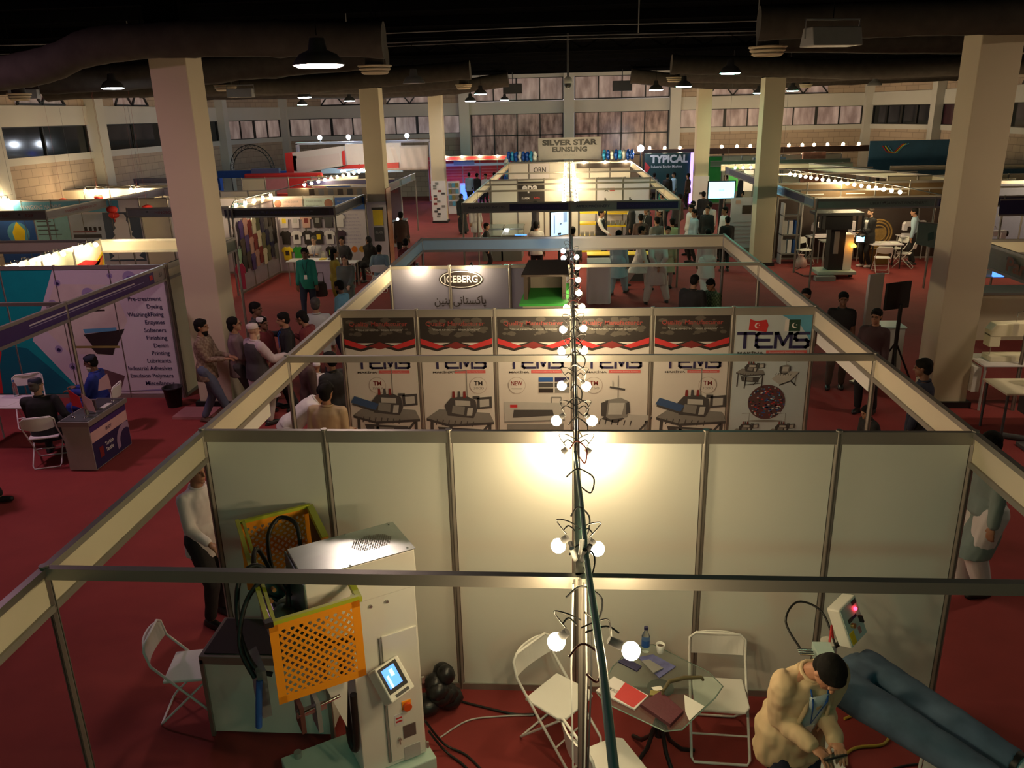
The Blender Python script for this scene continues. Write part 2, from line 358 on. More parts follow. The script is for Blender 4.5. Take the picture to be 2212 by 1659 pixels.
# ------------------------------------------------------------------ ducts, diffusers, lamps under the roof
def duct(pts, r, lab):
    P = []
    for i in range(len(pts) - 1):
        a, b_ = V(pts[i]), V(pts[i + 1])
        for k in range(8): P.append(a.lerp(b_, k / 8))
    P.append(V(pts[-1])); n = len(P)
    Q = [sum((P[max(0, min(n - 1, i + d))] for d in (-3, -2, -1, 0, 1, 2, 3)), V()) / 7 for i in range(n)]
    rad = [r * (1 + .10 * noise.noise(V((i * .55, r * 9, pts[0][1]))) + (.07 if i % 8 == 0 else 0)) for i in range(n)]
    rt = thing('air_duct', lab, 'air duct', Q[0])
    B().tube(Q, rad, DUCT, n=18).build('duct_body', rt)
    e = (Q[-1] - Q[-2]).normalized(); B().cyl(Q[-1] - e * .02, Q[-1] + e * .10, r * 1.04, DUCT, n=18).build('end_collar', rt)
    h = B()
    for i in range(6, n, 10): h.cyl(Q[i] + V((0, 0, r * .8)), (Q[i].x, Q[i].y, 7.0), .008, STEELB, n=5)
    h.build('hanger_rod', rt)
    return rt
duct([(-18, 8.2, 5.25), (-13, 7.6, 5.45), (-9.5, 7.1, 5.50), (-8.0, 6.9, 5.62), (-7.2, 6.85, 5.92), (-5.6, 6.85, 5.95), (-4.4, 6.9, 5.92), (-2.7, 7.0, 5.86)], .25, 'big lumpy grey air duct crossing the top left corner, nearest on the left')
duct([(18, 8.2, 5.6), (12, 7.3, 5.7), (8, 6.9, 5.88), (5.9, 6.85, 5.90), (4.2, 6.9, 5.92), (2.6, 7.0, 5.93)], .225, 'big grey air duct across the top right corner, nearest on the right')
duct([(-17, 13.9, 5.80), (-12, 13.9, 5.76), (-9, 13.9, 5.85), (-7, 13.9, 6.0), (-4, 14, 6.15)], .30, 'dark air duct low over the left stands, second row')
duct([(17, 13, 5.9), (12, 12.8, 5.95), (8, 13, 6.0), (3.6, 13, 6.15)], .26, 'dark air duct over the right stands, second row')
for s in (-1, 1):
    nm = 'left' if s < 0 else 'right'
    duct([(s * 17, 20.3, 5.75), (s * 12, 20.3, 5.8), (s * 8, 20.2, 5.75), (s * 5.6, 20.2, 5.92), (s * 2.8, 20.2, 6.05)], .27, 'dark %s air duct resting over the middle column' % nm)
    duct([(s * 17, 26.2, 5.95), (s * 12, 26.2, 5.9), (s * 7, 26.2, 5.85), (s * 3.6, 26.2, 6.0)], .28, 'dark %s air duct between the middle and far columns' % nm)
    duct([(s * 17, 32.2, 5.95), (s * 12, 32.2, 5.9), (s * 8, 32, 5.8), (s * 5, 32, 5.9), (s * 2.5, 32, 6.2)], .30, 'dark %s air duct over the far column' % nm)
def diffuser(x, y, z, s=1., lab=''):
    r = thing('air_diffuser', lab, 'air diffuser', (x, y, z))
    b = B()
    for k, w in enumerate((.27, .25, .22)): b.lathe((x, y, z + .10 - k * .05), [(w * s, .0), (w * s * .82, -.03), (w * s * .8, -.022), (w * s * .98, .012)], CONC, n=4 if False else 24)
    b.build('louvre_rings', r); B().cyl((x, y, z + .1), (x, y, z + .42), .15 * s, DUCT, n=16).build('neck', r)
    B().cyl((x, y, z + .42), (x, y, 7), .012, STEELB, n=6).build('hanger_rod', r)
for a in ((-3.34, 8.74, 5.50, 1.1, 'cream ringed ceiling air diffuser near the top left column'), (3.01, 7.83, 5.56, 1.1, 'cream ringed ceiling air diffuser near the top right duct'),
          (-3.3, 20.9, 5.55, 1, 'small cream ceiling diffuser over the middle stands, left'), (3.2, 20.9, 5.6, 1, 'small cream ceiling diffuser over the middle stands, right'),
          (-8.6, 15.2, 5.5, 1.1, 'flat ceiling diffuser over the left stands'), (9.2, 14.2, 5.6, 1.2, 'flat ceiling diffuser over the right stands'), (-11.5, 11.4, 5.3, .9, 'dark-necked square diffuser high over the far left stand'), (9.6, 30, 5.5, 1, 'pale diffuser high over the far right stands')): diffuser(*a)
def highbay(x, y, z, glow, lab, s=1.):
    r = thing('high_bay_lamp', lab, 'ceiling lamp', (x, y, z))
    B().lathe((x, y, z), [(.25 * s, 0), (.235 * s, .04), (.18 * s, .12), (.09 * s, .17), (.07 * s, .30), (.0, .31)], DGREY if glow else MGREY, n=24).build('lamp_shade', r)
    if glow: B().lathe((x, y, z), [(.235 * s, -.004), (.20 * s, -.025), (.0, -.035)], glow, n=24).build('lamp_lens', r, label='glowing lamp lens')
    B().cyl((x, y, z + .33), (x, y, 7), .006, STEELB, n=5).build('suspension_wire', r)
def prism_lamp(x, y, z, rz, lab):
    r = thing('floodlight', lab, 'floodlight', (x, y, z), rz)
    B().prism([(-.30, -.16, 0), (-.30, .16, 0), (-.30, .10, .20), (-.30, -.10, .20)], (.60, 0, 0), MGREY).build('housing', r, local=True, bevel=.01)
    B().tube([(-.33, 0, .08), (-.33, 0, .28), (.33, 0, .28), (.33, 0, .08)], .012, MGREY, n=6).build('bracket', r, local=True); B().cyl((0, 0, .28), (0, 0, 7 - z), .006, STEELB, n=5).build('suspension_wire', r, local=True)
highbay(-3.04, 4.38, 5.39, LAMPW, 'large glowing pinkish high-bay lamp, nearest lit one at upper left', 1.25)
highbay(-10.28, 12.92, 5.53, LAMPC, 'white glowing high-bay lamp left of the near left column')
highbay(-9.18, 23.46, 5.47, LAMPC, 'bluish-white glowing lamp between the left columns, upper of two'); highbay(-12.78, 34.57, 5.39, LAMPG, 'small white-green glowing lamp between the left columns, lower of two')
highbay(-3.50, 13.3, 5.47, None, 'faint green-rimmed lamp right of the middle left column'); highbay(-3.32, 26.18, 5.48, LAMPG, 'green-white glowing lamp left of the far windows')
highbay(-3.47, 40.42, 5.45, LAMPG, 'tiny green lamp in front of the far upper left window'); highbay(2.99, 24.33, 5.43, LAMPC, 'white-blue lamp right of the dome camera, left of a green one')
highbay(3.45, 20.64, 5.43, LAMPG, 'bright green-white lamp left of the far right column'); highbay(3.74, 14.79, 5.56, LAMPG, 'green lamp under the duct left of the middle right column')
highbay(8.0, 31.2, 5.34, LAMPG, 'tiny green lamp left of the middle right column'); highbay(8.74, 28.64, 5.36, LAMPG, 'green-white lamp just right of the middle right column')
highbay(-9.47, 30.71, 5.44, LAMPC, 'white lamp against the far left beam beside the middle column'); highbay(-4.2, 30.5, 5.3, LAMPC, 'small white lamp right of the middle left column')
highbay(-15.9, 8.8, 5.5, None, 'unlit high-bay lamp in the far top left corner'); highbay(10.6, 25, 5.4, None, 'unlit dark lamp high between the right columns')
prism_lamp(2.92, 4.29, 5.43, .25, 'unlit grey trapezoid floodlight hanging under the near right duct'); prism_lamp(-12.59, 13.24, 5.36, .3, 'unlit dark floodlight hanging at the far left'); prism_lamp(-8.0, 14.6, 5.3, .1, 'unlit dark floodlight hanging left of the near left column')
for x, y in ((-3.1, -8.5), (3.2, -8.8)): highbay(x, y, 5.5, LAMPG, 'high-bay lamp behind the viewpoint, %s one' % ('left' if x < 0 else 'right'))
for x, y in ((-9.6, 4.0), (9.6, 4.2)): highbay(x, y, 6.3, LAMPR if x < 0 else LAMPH, 'high-bay lamp above the near %s stands' % ('left' if x < 0 else 'right'), 1.25)
r = thing('dome_camera', 'white and black dome security camera hanging in the middle of the roof', 'camera', (-.06, 20.16, 5.5))
B().lathe((-.06, 20.16, 5.62), [(.05, .16), (.11, .12), (.13, 0), (.13, -.03)], WHITE).build('housing', r); B().ell((-.06, 20.16, 5.58), (.115, .115, .13), BLACK).build('dome', r); B().cyl((-.06, 20.16, 5.75), (-.06, 20.16, 7), .03, DGREY).build('drop_pole', r)
for s in (-1, 1):
    r = thing('projector', 'black box speaker hanging before the far upper %s window' % ('left' if s < 0 else 'right'), 'speaker', (s * 2.9 - .1, 40, 5.6))
    B().bb(s * 2.9 - .6, s * 2.9 + .4, 39.8, 40.2, 5.75, 6.25, BLACK).build('cabinet', r, bevel=.02); B().cyl((s * 2.9 - .1, 40, 6.25), (s * 2.9 - .1, 40, 7), .02, BLACK).build('drop_pole', r)
w = B()
for y, z in ((10.5, 6.3), (13.2, 6.35), (16, 6.5)): w.tube([(-18, y, z), (-6, y, z - .06), (0, y, z), (6, y, z - .04), (18, y, z)], .012, MGREY, n=5)
for x, y in ((1.2, 10), (3.4, 10.5), (-4.6, 12), (-9.5, 12.5)): w.cyl((x, y, 6.1), (x, y, 7), .012, MGREY, n=5)
w.build('ceiling_wires', label='thin wires strung across under the black roof', cat='wires')
# ------------------------------------------------------------------ shell-scheme stands
ZT, ZF = 2.44, 2.16
def post(p, lab=None, parent=None, z1=ZT, r=.024, name='support_post'):
    b = B(); x, y = p; R8 = [(r * math.cos(math.radians(22.5 + 45 * k)) * 1.08, r * math.sin(math.radians(22.5 + 45 * k)) * 1.08) for k in range(8)]
    b.prism([(x + a, y + c, 0) for a, c in R8], (0, 0, z1 + .012), ALU)
    for a, c in ((0, -r), (0, r), (-r, 0), (r, 0)): b.bb(x + a - .004, x + a + .004, y + c - .0035, y + c + .0035, .01, z1 - .01, ALUD)
    if parent: return b.build('post', parent)
    return b.build(name, label=lab, cat='post', group=None)
def rail(b, p0, p1, z, h, w=.044, m=None): b.bar((p0[0], p0[1], z), (p1[0], p1[1], z), w, h, m or ALU)
def partition(lab, p0, p1, n, mats=PANEL, zt=ZT, topr=.10, posts=True, pitch=None):
    p0 = V((p0[0], p0[1], 0)); p1 = V((p1[0], p1[1], 0)); d = (p1 - p0) / n
    r = thing('partition_wall', lab, 'partition wall', (p0 + p1) / 2)
    for i in range(n):
        a = p0 + d * i; c = a + d; u = d.normalized(); m = mats[i % len(mats)] if isinstance(mats, (list, tuple)) else mats
        B().bar(a + u * .03 + V((0, 0, zt / 2)), c - u * .03 + V((0, 0, zt / 2)), .014, zt - .08, m).build('panel', r)
    for i in range(n + 1): q = p0 + d * i; post((q.x, q.y), parent=r, z1=zt)
    rail(B_ := B(), p0, p1, zt - topr / 2, topr, .04); B_.build('top_rail', r)
    rail(B_ := B(), p0, p1, .03, .06, .04); B_.build('base_rail', r)
    return r
def fascia(lab, p0, p1, m=CREAM, z0=ZF, z1=ZT, prints=(), side=None, rm=None):
    # prints: (t0, t1, material, text, text material) along the beam, on the outer side given by the vector side
    p0 = V((p0[0], p0[1], 0)); p1 = V((p1[0], p1[1], 0)); L = (p1 - p0).length; u = (p1 - p0) / L
    r = thing('fascia_beam', lab, 'fascia beam', ((p0.x + p1.x) / 2, (p0.y + p1.y) / 2, z0))
    B().bar(p0 + V((0, 0, (z0 + z1) / 2)), p1 + V((0, 0, (z0 + z1) / 2)), .012, z1 - z0 - .02, m).build('fascia_board', r)
    b = B(); rail(b, p0, p1, z1 - .022, .044, m=rm); b.build('top_rail', r)
    b = B(); rail(b, p0, p1, z0 + .022, .044, m=rm); b.build('bottom_rail', r)
    if prints:
        s = V(side); b = B(); lt = B(); anyt = False
        for t0, t1, pm, txt, tm in prints:
            if pm: b.bar(p0 + u * t0 + s * .008 + V((0, 0, (z0 + z1) / 2)), p0 + u * t1 + s * .008 + V((0, 0, (z0 + z1) / 2)), .004, z1 - z0 - .09, pm)
            if txt:
                w = min((t1 - t0) * .8, .075 * len(txt)); uu = V((0, 0, 1)).cross(s) * -1; uu = -uu if (uu.cross(V((0, 0, 1)))).dot(s) < 0 else uu
                c = p0 + u * ((t0 + t1) / 2) + s * .013 + V((0, 0, (z0 + z1) / 2 - .035)); lt.text(txt, c - uu * w / 2, uu, (0, 0, 1), w, .07, tm); anyt = True
        if b.f: b.build('printed_strip', r)
        if anyt: lt.build('lettering', r)
    return r
def crossbar(lab, p0, p1, z=ZT, h=.07):
    b = B(); rail(b, p0, p1, z - h / 2, h, .045); return b.build('cross_beam', label=lab, cat='cross beam')
# the near island, the stand just below the camera first
partition('blank white six-panel partition wall across the nearest stand', (-3, 0), (3, 0), 6)
YT, YI, YE = 4.15, 7.26, 10.38
fascia('long cream fascia beam running away on the left of the near stands', (-3, -4.3), (-3, YI))
fascia('long cream fascia beam running away on the right of the near stands', (3, -3.6), (3, YE))
fascia('light blue fascia beam across the back of the near stands, left half', (-3, YE), (-.04, YE), BLUEF)
fascia('short light blue fascia beam running back to the left rear corner', (-3, YI), (-3, YE), BLUEF)
fascia('brightly lit cream fascia beam across the back of the near stands, right half', (.04, YE), (3, YE))
crossbar('aluminium cross beam nearest the camera, spanning the whole stand', (-3, -2.08), (3, -2.08))
crossbar('aluminium cross beam spanning in front of the printed banner wall', (-3, 2.08), (3, 2.08))
crossbar('thin cross beam from the middle to the right fascia behind the banner wall', (0, YI), (3, YI), h=.05)
crossbar('centre beam carrying the bulb string over the nearest stand', (0, 0), (0, -2.08), h=.03); crossbar('centre beam carrying the bulb string over the banner stand', (0, 0), (0, YT), h=.03); crossbar('centre beam carrying the bulb string behind the banner wall', (0, YT), (0, YE), h=.03)
for p, l in (((-3, -2.08), 'aluminium post at the left end of the nearest cross beam'), ((.02, -2.11), 'aluminium post under the middle of the nearest cross beam, cables tied to it'), ((-3, 2.08), 'aluminium post at the left end of the middle cross beam'),
             ((3, 2.08), 'aluminium post at the right end of the middle cross beam'), ((3, YI), 'aluminium post under the right fascia behind the banner wall'), ((3, YE), 'aluminium post at the right rear corner of the near stands'),
             ((-3, YE), 'post at the left rear corner under the blue beam'), ((0, YE), 'post in the middle of the rear beam where blue meets cream'), ((0, YI), 'post beside the green table behind the banner wall')): post(p, l)
for x, y0, y1, l in ((-3.03, .55, 1.52, 'short white board hanging below the left fascia beam'), (3.03, 2.25, 4.08, 'white board hanging below the right fascia beam')):
    B().bb(x - .006, x + .006, y0, y1, 1.985, ZF, WHITE).build('hanging_board', label=l, cat='board')
# ---- banner wall
tw = partition('partition wall hung with sewing machine banners, red and black headers', (-3, YT), (3, YT), 6)
BG = mat('banner ground', (.62, .59, .58), .45, noise_amt=.03)
BGB = mat('pale blue banner ground', (.50, .58, .64), .45, noise_amt=.12, scale=1.5)
GREYMAP = mat('grey map print', (.085, .075, .065), .5, noise_amt=.1)
def P2(o, u, v, n):
    o, u, v, n = V(o), V(u), V(v), V(n)
    return lambda x, y, k=0: o + u * x + v * y + n * (.0015 * k)
def machine_pic(b, q, x, y, s, kind, k=4, c1=MGREY, c2=DGREY, c3=LGREY):
    # a printed sewing machine: flat outline shapes on the banner
    def pg(pts, m, d=0): b.poly([q(x + px * s, y + py * s, k + d) for px, py in pts], m)
    def ln(p0, p1, w, m, d=0):
        dx, dy = p1[0] - p0[0], p1[1] - p0[1]; l = math.hypot(dx, dy); nx, ny = -dy / l * w / 2, dx / l * w / 2
        pg([(p0[0] + nx, p0[1] + ny), (p0[0] - nx, p0[1] - ny), (p1[0] - nx, p1[1] - ny), (p1[0] + nx, p1[1] + ny)], m, d)
    if kind == 'long':
        pg([(-.5, -.02), (.5, .02), (.5, .32), (-.5, .34)], c3); pg([(-.36, .06), (.32, .1), (.3, .2), (-.34, .2)], c2, 1); ln((-.5, -.02), (.5, .02), .03, c1, 1); ln((.28, .32), (.28, .42), .02, c1); ln((.28, .42), (.44, .42), .02, c1); ln((.44, .42), (.44, .3), .02, c1)
        pg([(-.46, -.3), (.48, -.26), (.48, -.04), (-.46, -.06)], c1); ln((-.4, -.2), (.3, -.17), .03, c2, 1); pg([(-.4, .24), (-.28, .24), (-.28, .29), (-.4, .29)], REDP, 1)
        return
    if kind == 'tilt':
        pg([(-.5, -.28), (-.12, .04), (.5, .0), (.2, -.34), (-.2, -.5)], c3); pg([(-.2, -.5), (.2, -.34), (.5, .0), (.5, -.04), (.2, -.4), (-.2, -.56)], c2, 1); ln((.42, -.08), (.36, -.5), .04, c1); ln((.2, -.36), (.42, -.55), .05, c2)
        pg([(-.24, -.05), (-.02, -.12), (.1, -.04), (-.12, .04)], c2, 2); pg([(-.2, .0), (-.1, -.06), (.14, -.02), (.16, .22), (.04, .28), (-.18, .24)], c1, 3); pg([(-.14, .02), (.06, .02), (.1, .2), (-.12, .2)], c3, 4); pg([(-.24, .0), (-.17, -.02), (-.14, .24), (-.24, .2)], c2, 4); pg([(.12, .02), (.18, .05), (.16, .22), (.12, .2)], c2, 5)
        ln((.0, .26), (.0, .62), .014, c1, 1); ln((-.12, .44), (.1, .40), .03, c2, 2); ln((-.08, .44), (-.08, .54), .02, c3, 2)
    else:
        pg([(-.5, -.02), (-.16, -.12), (.5, -.08), (.44, .06), (-.3, .12)], c1); pg([(-.5, -.02), (-.16, -.12), (.5, -.08), (.5, -.12), (-.16, -.16), (-.5, -.06)], c2, 1)
        ln((-.42, -.05), (-.44, -.56), .045, c2); ln((.44, -.1), (.42, -.56), .045, c2); ln((-.14, -.14), (-.18, -.62), .045, c2); ln((.44, -.1), (.12, -.5), .035, c2); ln((-.18, -.5), (.42, -.42), .03, c2)
        pg([(-.34, -.16), (.32, -.20), (.30, -.40), (-.28, -.36)], c2, -1); pg([(-.2, -.2), (.1, -.22), (.1, -.34), (-.2, -.32)], c1)
        pg([(-.18, .02), (.20, -.02), (.26, .10), (.24, .26), (.12, .32), (-.12, .30), (-.22, .18)], c2, 2); pg([(-.12, .06), (.06, .03), (.08, .16), (-.10, .18)], c1, 3); pg([(-.06, .18), (.16, .17), (.16, .25), (-.06, .26)], c3, 3); pg([(.10, .02), (.18, .02), (.2, .14), (.12, .14)], c3, 3)
        pg([(.26, .12), (.48, .14), (.48, .32), (.26, .30)], c2, 3); pg([(.30, .155), (.44, .17), (.44, .28), (.30, .27)], c3, 4); ln((.2, .3), (.3, .3), .05, c2, 3)
        ln((.12, .3), (.12, .72), .014, c1, 1); ln((-.14, .70), (.12, .72), .012, c1, 1)
        for t in (-.08, .0, .08): pg([(t - .022, .3), (t + .022, .3), (t + .016, .4), (t - .016, .4)], mat('dark red print') if t else c2, 4)
        if kind == 'blue': pg([(-.52, .18), (-.16, .06), (-.10, .16), (-.46, .28)], mat('slate blue print', (.04, .09, .22), .5), 3); ln((-.5, .16), (-.14, .04), .03, c2, 4)
    for t in range(7): ln((-.34 + t * .09, -.04 - t * .006), (-.36 + t * .09, -.13 - t * .004), .016, c2, 2)
def disc(b, q, x, y, r, m, k=4, n=28): b.poly([q(x + r * math.cos(2 * math.pi * i / n), y + r * math.sin(2 * math.pi * i / n), k) for i in range(n)], m)
def rect(b, q, x0, y0, x1, y1, m, k=4): b.poly([q(x0, y0, k), q(x1, y0, k), q(x1, y1, k), q(x0, y1, k)], m)
for i in range(6):
    x0 = -3 + i + .035; w = .93; q = P2((x0, YT - .014, 0), (1, 0, 0), (0, 0, 1), (0, -1, 0)); n = (0, -1, 0)
    last = i == 5
    pm = ['first', 'second', 'third', 'fourth', 'fifth', 'sixth'][i]
    b = B(); b.bb(x0, x0 + w, YT - .013, YT - .009, .07, 2.34, BGB if last else BG); base = b.build('banner', tw, label='%s banner from the left' % pm)
    base_w = W[base.name]; W[base.name] = base_w
    g = B(); t = B()
    zt = 1.95 if not last else 1.98
    if not last:
        rect(g, q, 0, 2.0, w, 2.34, BLACKP, 1)
        random.seed(40 + i % 2)
        for k in range(46):                                                                    # map blotches
            cx, cy, rr = random.uniform(.06, .87), random.uniform(2.10, 2.31), random.uniform(.015, .05)
            if random.random() < .35: cx = random.choice((.25, .55, .7)) + random.uniform(-.08, .08)
            g.poly([q(cx + rr * random.uniform(1, 1.6) * math.cos(a * 6.2832 / 7), min(2.335, cy + rr * random.uniform(.5, .9) * math.sin(a * 6.2832 / 7)), 2 + k * .02) for a in range(7)], GREYMAP)
        zo = .055
        g.poly([q(x_, y_ + zo, 3.2) for x_, y_ in ((0, 1.885), (.21, 1.83), (.46, 1.90), (.70, 1.83), (w, 1.885), (w, 2.03), (.70, 1.90), (.46, 1.965), (.21, 1.90), (0, 2.03))], BLACKP)
        g.poly([q(x_, y_ + zo, 4) for x_, y_ in ((0, 1.93), (.21, 1.865), (.31, 1.895), (0, 2.005))], REDP); g.poly([q(x_, y_ + zo, 4) for x_, y_ in ((w, 1.93), (.70, 1.865), (.61, 1.895), (w, 2.005))], REDP)
        g.poly([q(x_, y_ + zo, 4) for x_, y_ in ((.31, 1.90), (.46, 1.86), (.61, 1.90), (.46, 1.96))], DREDP)
        t.text('Quality Manufacturer', q(.08, 2.21, 5), (1, 0, 0), (0, 0, 1), .76, .075, mat('muted red print', (.30, .05, .045), .5), .01); t.text('"Наше качество - ваше доверие"', q(.16, 2.155, 5), (1, 0, 0), (0, 0, 1), .62, .036, LGREY)
        tx, ty, tw_ = .14, 1.65, .69
    else:
        g.poly([q(.55, 2.34, 1), q(w, 2.34, 1), q(w, 2.0, 1), q(.8, 2.2, 1)], SKYP)
        g.poly([q(.16, 2.15, 2), q(.38, 2.12, 2), q(.40, 2.21, 2), q(.37, 2.28, 2), q(.25, 2.26, 2), q(.17, 2.29, 2)], REDP)
        g.poly([q(.60, 2.13, 2), q(.65, 2.13, 2), q(.65, 2.28, 2), q(.60, 2.28, 2)], WPRINT); g.poly([q(.65, 2.13, 2), q(.79, 2.13, 2), q(.79, 2.28, 2), q(.65, 2.28, 2)], mat('dark green print', (.01, .05, .03), .5))
        for cx, cy, fm in ((.265, 2.205, REDP), (.72, 2.205, mat('dark green print'))):
            disc(g, q, cx, cy, .035, WPRINT, 3); disc(g, q, cx + .013, cy + (.006 if fm != REDP else 0), .028, fm, 4); disc(g, q, cx + .022, cy + .008, .009, WPRINT, 5, 5)
        tx, ty, tw_ = .04, 1.91, .86
    s = tw_ / .69
    # logo letters T E M S drawn as strokes
    def st(pts, wd=.031, m=NAVY):
        for a, c in zip(pts[:-1], pts[1:]):
            dx, dy = c[0] - a[0], c[1] - a[1]; l = math.hypot(dx, dy); ex, ey = dx / l * wd / 2, dy / l * wd / 2
            g.poly([q(tx + (a[0] - ex - ey) * s, ty + (a[1] - ey + ex) * s, 5), q(tx + (a[0] - ex + ey) * s, ty + (a[1] - ey - ex) * s, 5), q(tx + (c[0] + ex + ey) * s, ty + (c[1] + ey - ex) * s, 5), q(tx + (c[0] + ex - ey) * s, ty + (c[1] + ey + ex) * s, 5)], m)
    st([(0, .155), (.15, .155)]); st([(.065, .155), (.065, .012)])
    st([(.32, .155), (.20, .155), (.18, .14), (.18, .03), (.20, .012), (.33, .012)]); st([(.18, .085), (.30, .085)])
    st([(.37, .012), (.37, .155), (.385, .155), (.445, .04), (.505, .155), (.52, .155), (.52, .012)])
    st([(.69, .155), (.58, .155), (.56, .14), (.56, .10), (.58, .085), (.67, .085), (.69, .07), (.69, .028), (.67, .012), (.555, .012)])
    t.text('MAKİNA', q(tx, ty - .062 * s, 5), (1, 0, 0), (0, 0, 1), .26 * s, .034 * s, BLACKP, .015); rect(g, q, tx + .285 * s, ty - .062 * s, tx + .69 * s, ty - .022 * s, mat('pale red print', (.62, .12, .12), .5), 4)
    t.text('Automated Sewing System', q(tx + .31 * s, ty - .052 * s, 6), (1, 0, 0), (0, 0, 1), .35 * s, .018 * s, LPRINT)
    if not last:
        cxs = (.39, .73, .235, .235, .69)[i]; lab = (('TM', '3500 P'), ('TM', '2000'), ('NEW', 'TECHNOLOGY'), ('TM', '1750'), ('TM', '3000'))[i]; cy = 1.42
        disc(g, q, cxs, cy, .115, mat('pinkish grey print', (.42, .36, .35), .5), 4); disc(g, q, cxs, cy, .108, BG, 5)
        t.text(lab[0], q(cxs - (.055 if i != 2 else .075), cy, 6), (1, 0, 0), (0, 0, 1), .11 if i != 2 else .15, .06, DREDP if i != 1 else BLACKP, .02); t.text(lab[1], q(cxs - .07, cy - .055, 6), (1, 0, 0), (0, 0, 1), .14, .035 if i != 2 else .02, MGREY)
        if i == 2:
            for a in range(2):
                for c in range(3): rect(g, q, .52 + a * .21, 1.47 - c * .075, .71 + a * .21, 1.53 - c * .075, (BLUEP, NAVY, DGREY, DGREY, BLACKP, MGREY)[c * 2 + a] if (a or c) else BLUEP, 5)
            machine_pic(g, q, .46, .92, .80, 'long', c1=MGREY, c3=LGREY)
        else: machine_pic(g, q, (.48, .47, 0, .55, .50)[i], (1.02, .98, 0, 1.0, 1.0)[i], .90, ('blue', 'std', '', 'tilt', 'blue')[i])
    else:
        machine_pic(g, q, .22, 1.60, .36, 'std'); machine_pic(g, q, .66, 1.60, .34, 'tilt')
        disc(g, q, .45, 1.19, .235, mat('maroon globe print', (.10, .045, .05), .5), 4)
        random.seed(5)
        for k in range(210):
            a = random.uniform(0, 6.28); rr = .225 * math.sqrt(random.random()); cx, cy = .45 + rr * math.cos(a), 1.19 + rr * math.sin(a) * .97; sc = 1 - .5 * (rr / .235) ** 2
            rect(g, q, cx - .014 * sc, cy - .009, cx + .014 * sc, cy + .003, random.choice((REDP, WPRINT, BLUEP, WPRINT, DREDP, NAVY, mat('dark green print'), SKYP)), 5); 
        g.poly([q(.22 + .46 * (0.5 + .5 * math.cos(a * .4)), .93 + .015 * math.sin(a * .4), 3) for a in range(15)], MGREY)
        machine_pic(g, q, .20, .78, .36, 'std'); machine_pic(g, q, .66, .78, .36, 'std')
    g.build('printed_picture', base); t.build('lettering', base)
# ---- lilac sign wall of the next stand
LILAC = mat('grey lilac panel', (.17, .17, .23), .45, noise_amt=.03)
iw = partition('grey-lilac sign wall with an oval name plate, lit by two spotlights', (-3, YI), (-.02, YI), 3, LILAC, topr=.05)
b = B(); q = P2((-1.82, YI - .012, 2.215), (1, 0, 0), (0, 0, 1), (0, -1, 0))
def ov(a, c, k, m): b.poly([q(a * math.cos(2 * math.pi * i / 40), c * math.sin(2 * math.pi * i / 40), k) for i in range(40)], m)
ov(.37, .155, 1, BLACKP); ov(.352, .140, 2, WPRINT); ov(.335, .127, 3, BLACKP); b.build('oval_plate', iw, label='black oval plate with a white rim')
b = B(); b.text('ICEBERG', q(-.275, -.055, 5), (1, 0, 0), (0, 0, 1), .55, .12, WPRINT, .015); b.build('lettering', iw)
b = B(); b.text(' '.join(('ﻦﯿﻨﺑ', 'ﯽﻧﺎﺘﺴﮐﺎﭘ')), (-2.28, YI - .018, 1.74), (1, 0, 0), (0, 0, 1), .86, .20, BLACKP, .01); b.build('script_lettering', iw)
cb_ = thing('display_cabinet', 'tall cabinet with a bright green shelf and dark brown top, between the sign wall and the bulb string', 'cabinet', (-.41, 6.5, 0))
cb_['label'] = 'tall cabinet with bright green shelf and dark brown top beside the bulb string'
B().prism([(-.79, 5.95, 2.05), (-.05, 5.95, 2.05), (-.05, 7.18, 2.11), (-.72, 7.18, 2.11)], (0, 0, .035), GREEN).build('green_shelf', cb_); B().bb(-.74, -.10, 6.02, 7.12, 0, 2.05, mat('pale cabinet side', (.40, .38, .32), .5)).build('body', cb_)
B().prism([(-.76, 6.12, 2.46), (-.05, 6.12, 2.46), (-.08, 7.2, 2.50), (-.70, 7.2, 2.50)], (0, 0, .03), BROWN).build('top_board', cb_)
for x in (-.70, -.12): B().bb(x - .03, x + .03, 6.2, 7.1, 2.09, 2.46, BROWN).build('side_board', cb_)
B().bb(-.66, -.16, 6.9, 6.93, 2.1, 2.44, mat('taupe board', (.22, .18, .15), .6)).build('back_board', cb_)
def spot_lamp(x, y, z, face, lab, glow=WARM, s=1., grp=None):
    # clip-on spotlight: bracket, socket and a bare glowing bulb
    r = thing('spotlight', lab, 'spotlight', (x, y, z), 0, grp); f = V(face).normalized()
    B().tube([(x, y, z), V((x, y, z + .06)), V((x, y, z + .06)) + f * .07], .009 * s, BLACK, n=6).build('bracket', r)
    p = V((x, y, z + .05)) + f * .09; B().cyl(p, p + (f * .6 + V((0, 0, -.6))) * .07, .022 * s, BLACK, r1=.034 * s, n=10).build('socket', r)
    B().ell(p + (f * .6 + V((0, 0, -.6))) * .14, .048 * s, glow, n=10, k=7).build('light_bulb', r)
spot_lamp(-2.52, YI - .02, ZT, (0, -1, 0), 'clip-on spotlight over the lilac wall, left of the oval plate'); spot_lamp(-1.63, YI - .02, ZT, (0, -1, 0), 'clip-on spotlight right above the black oval plate')

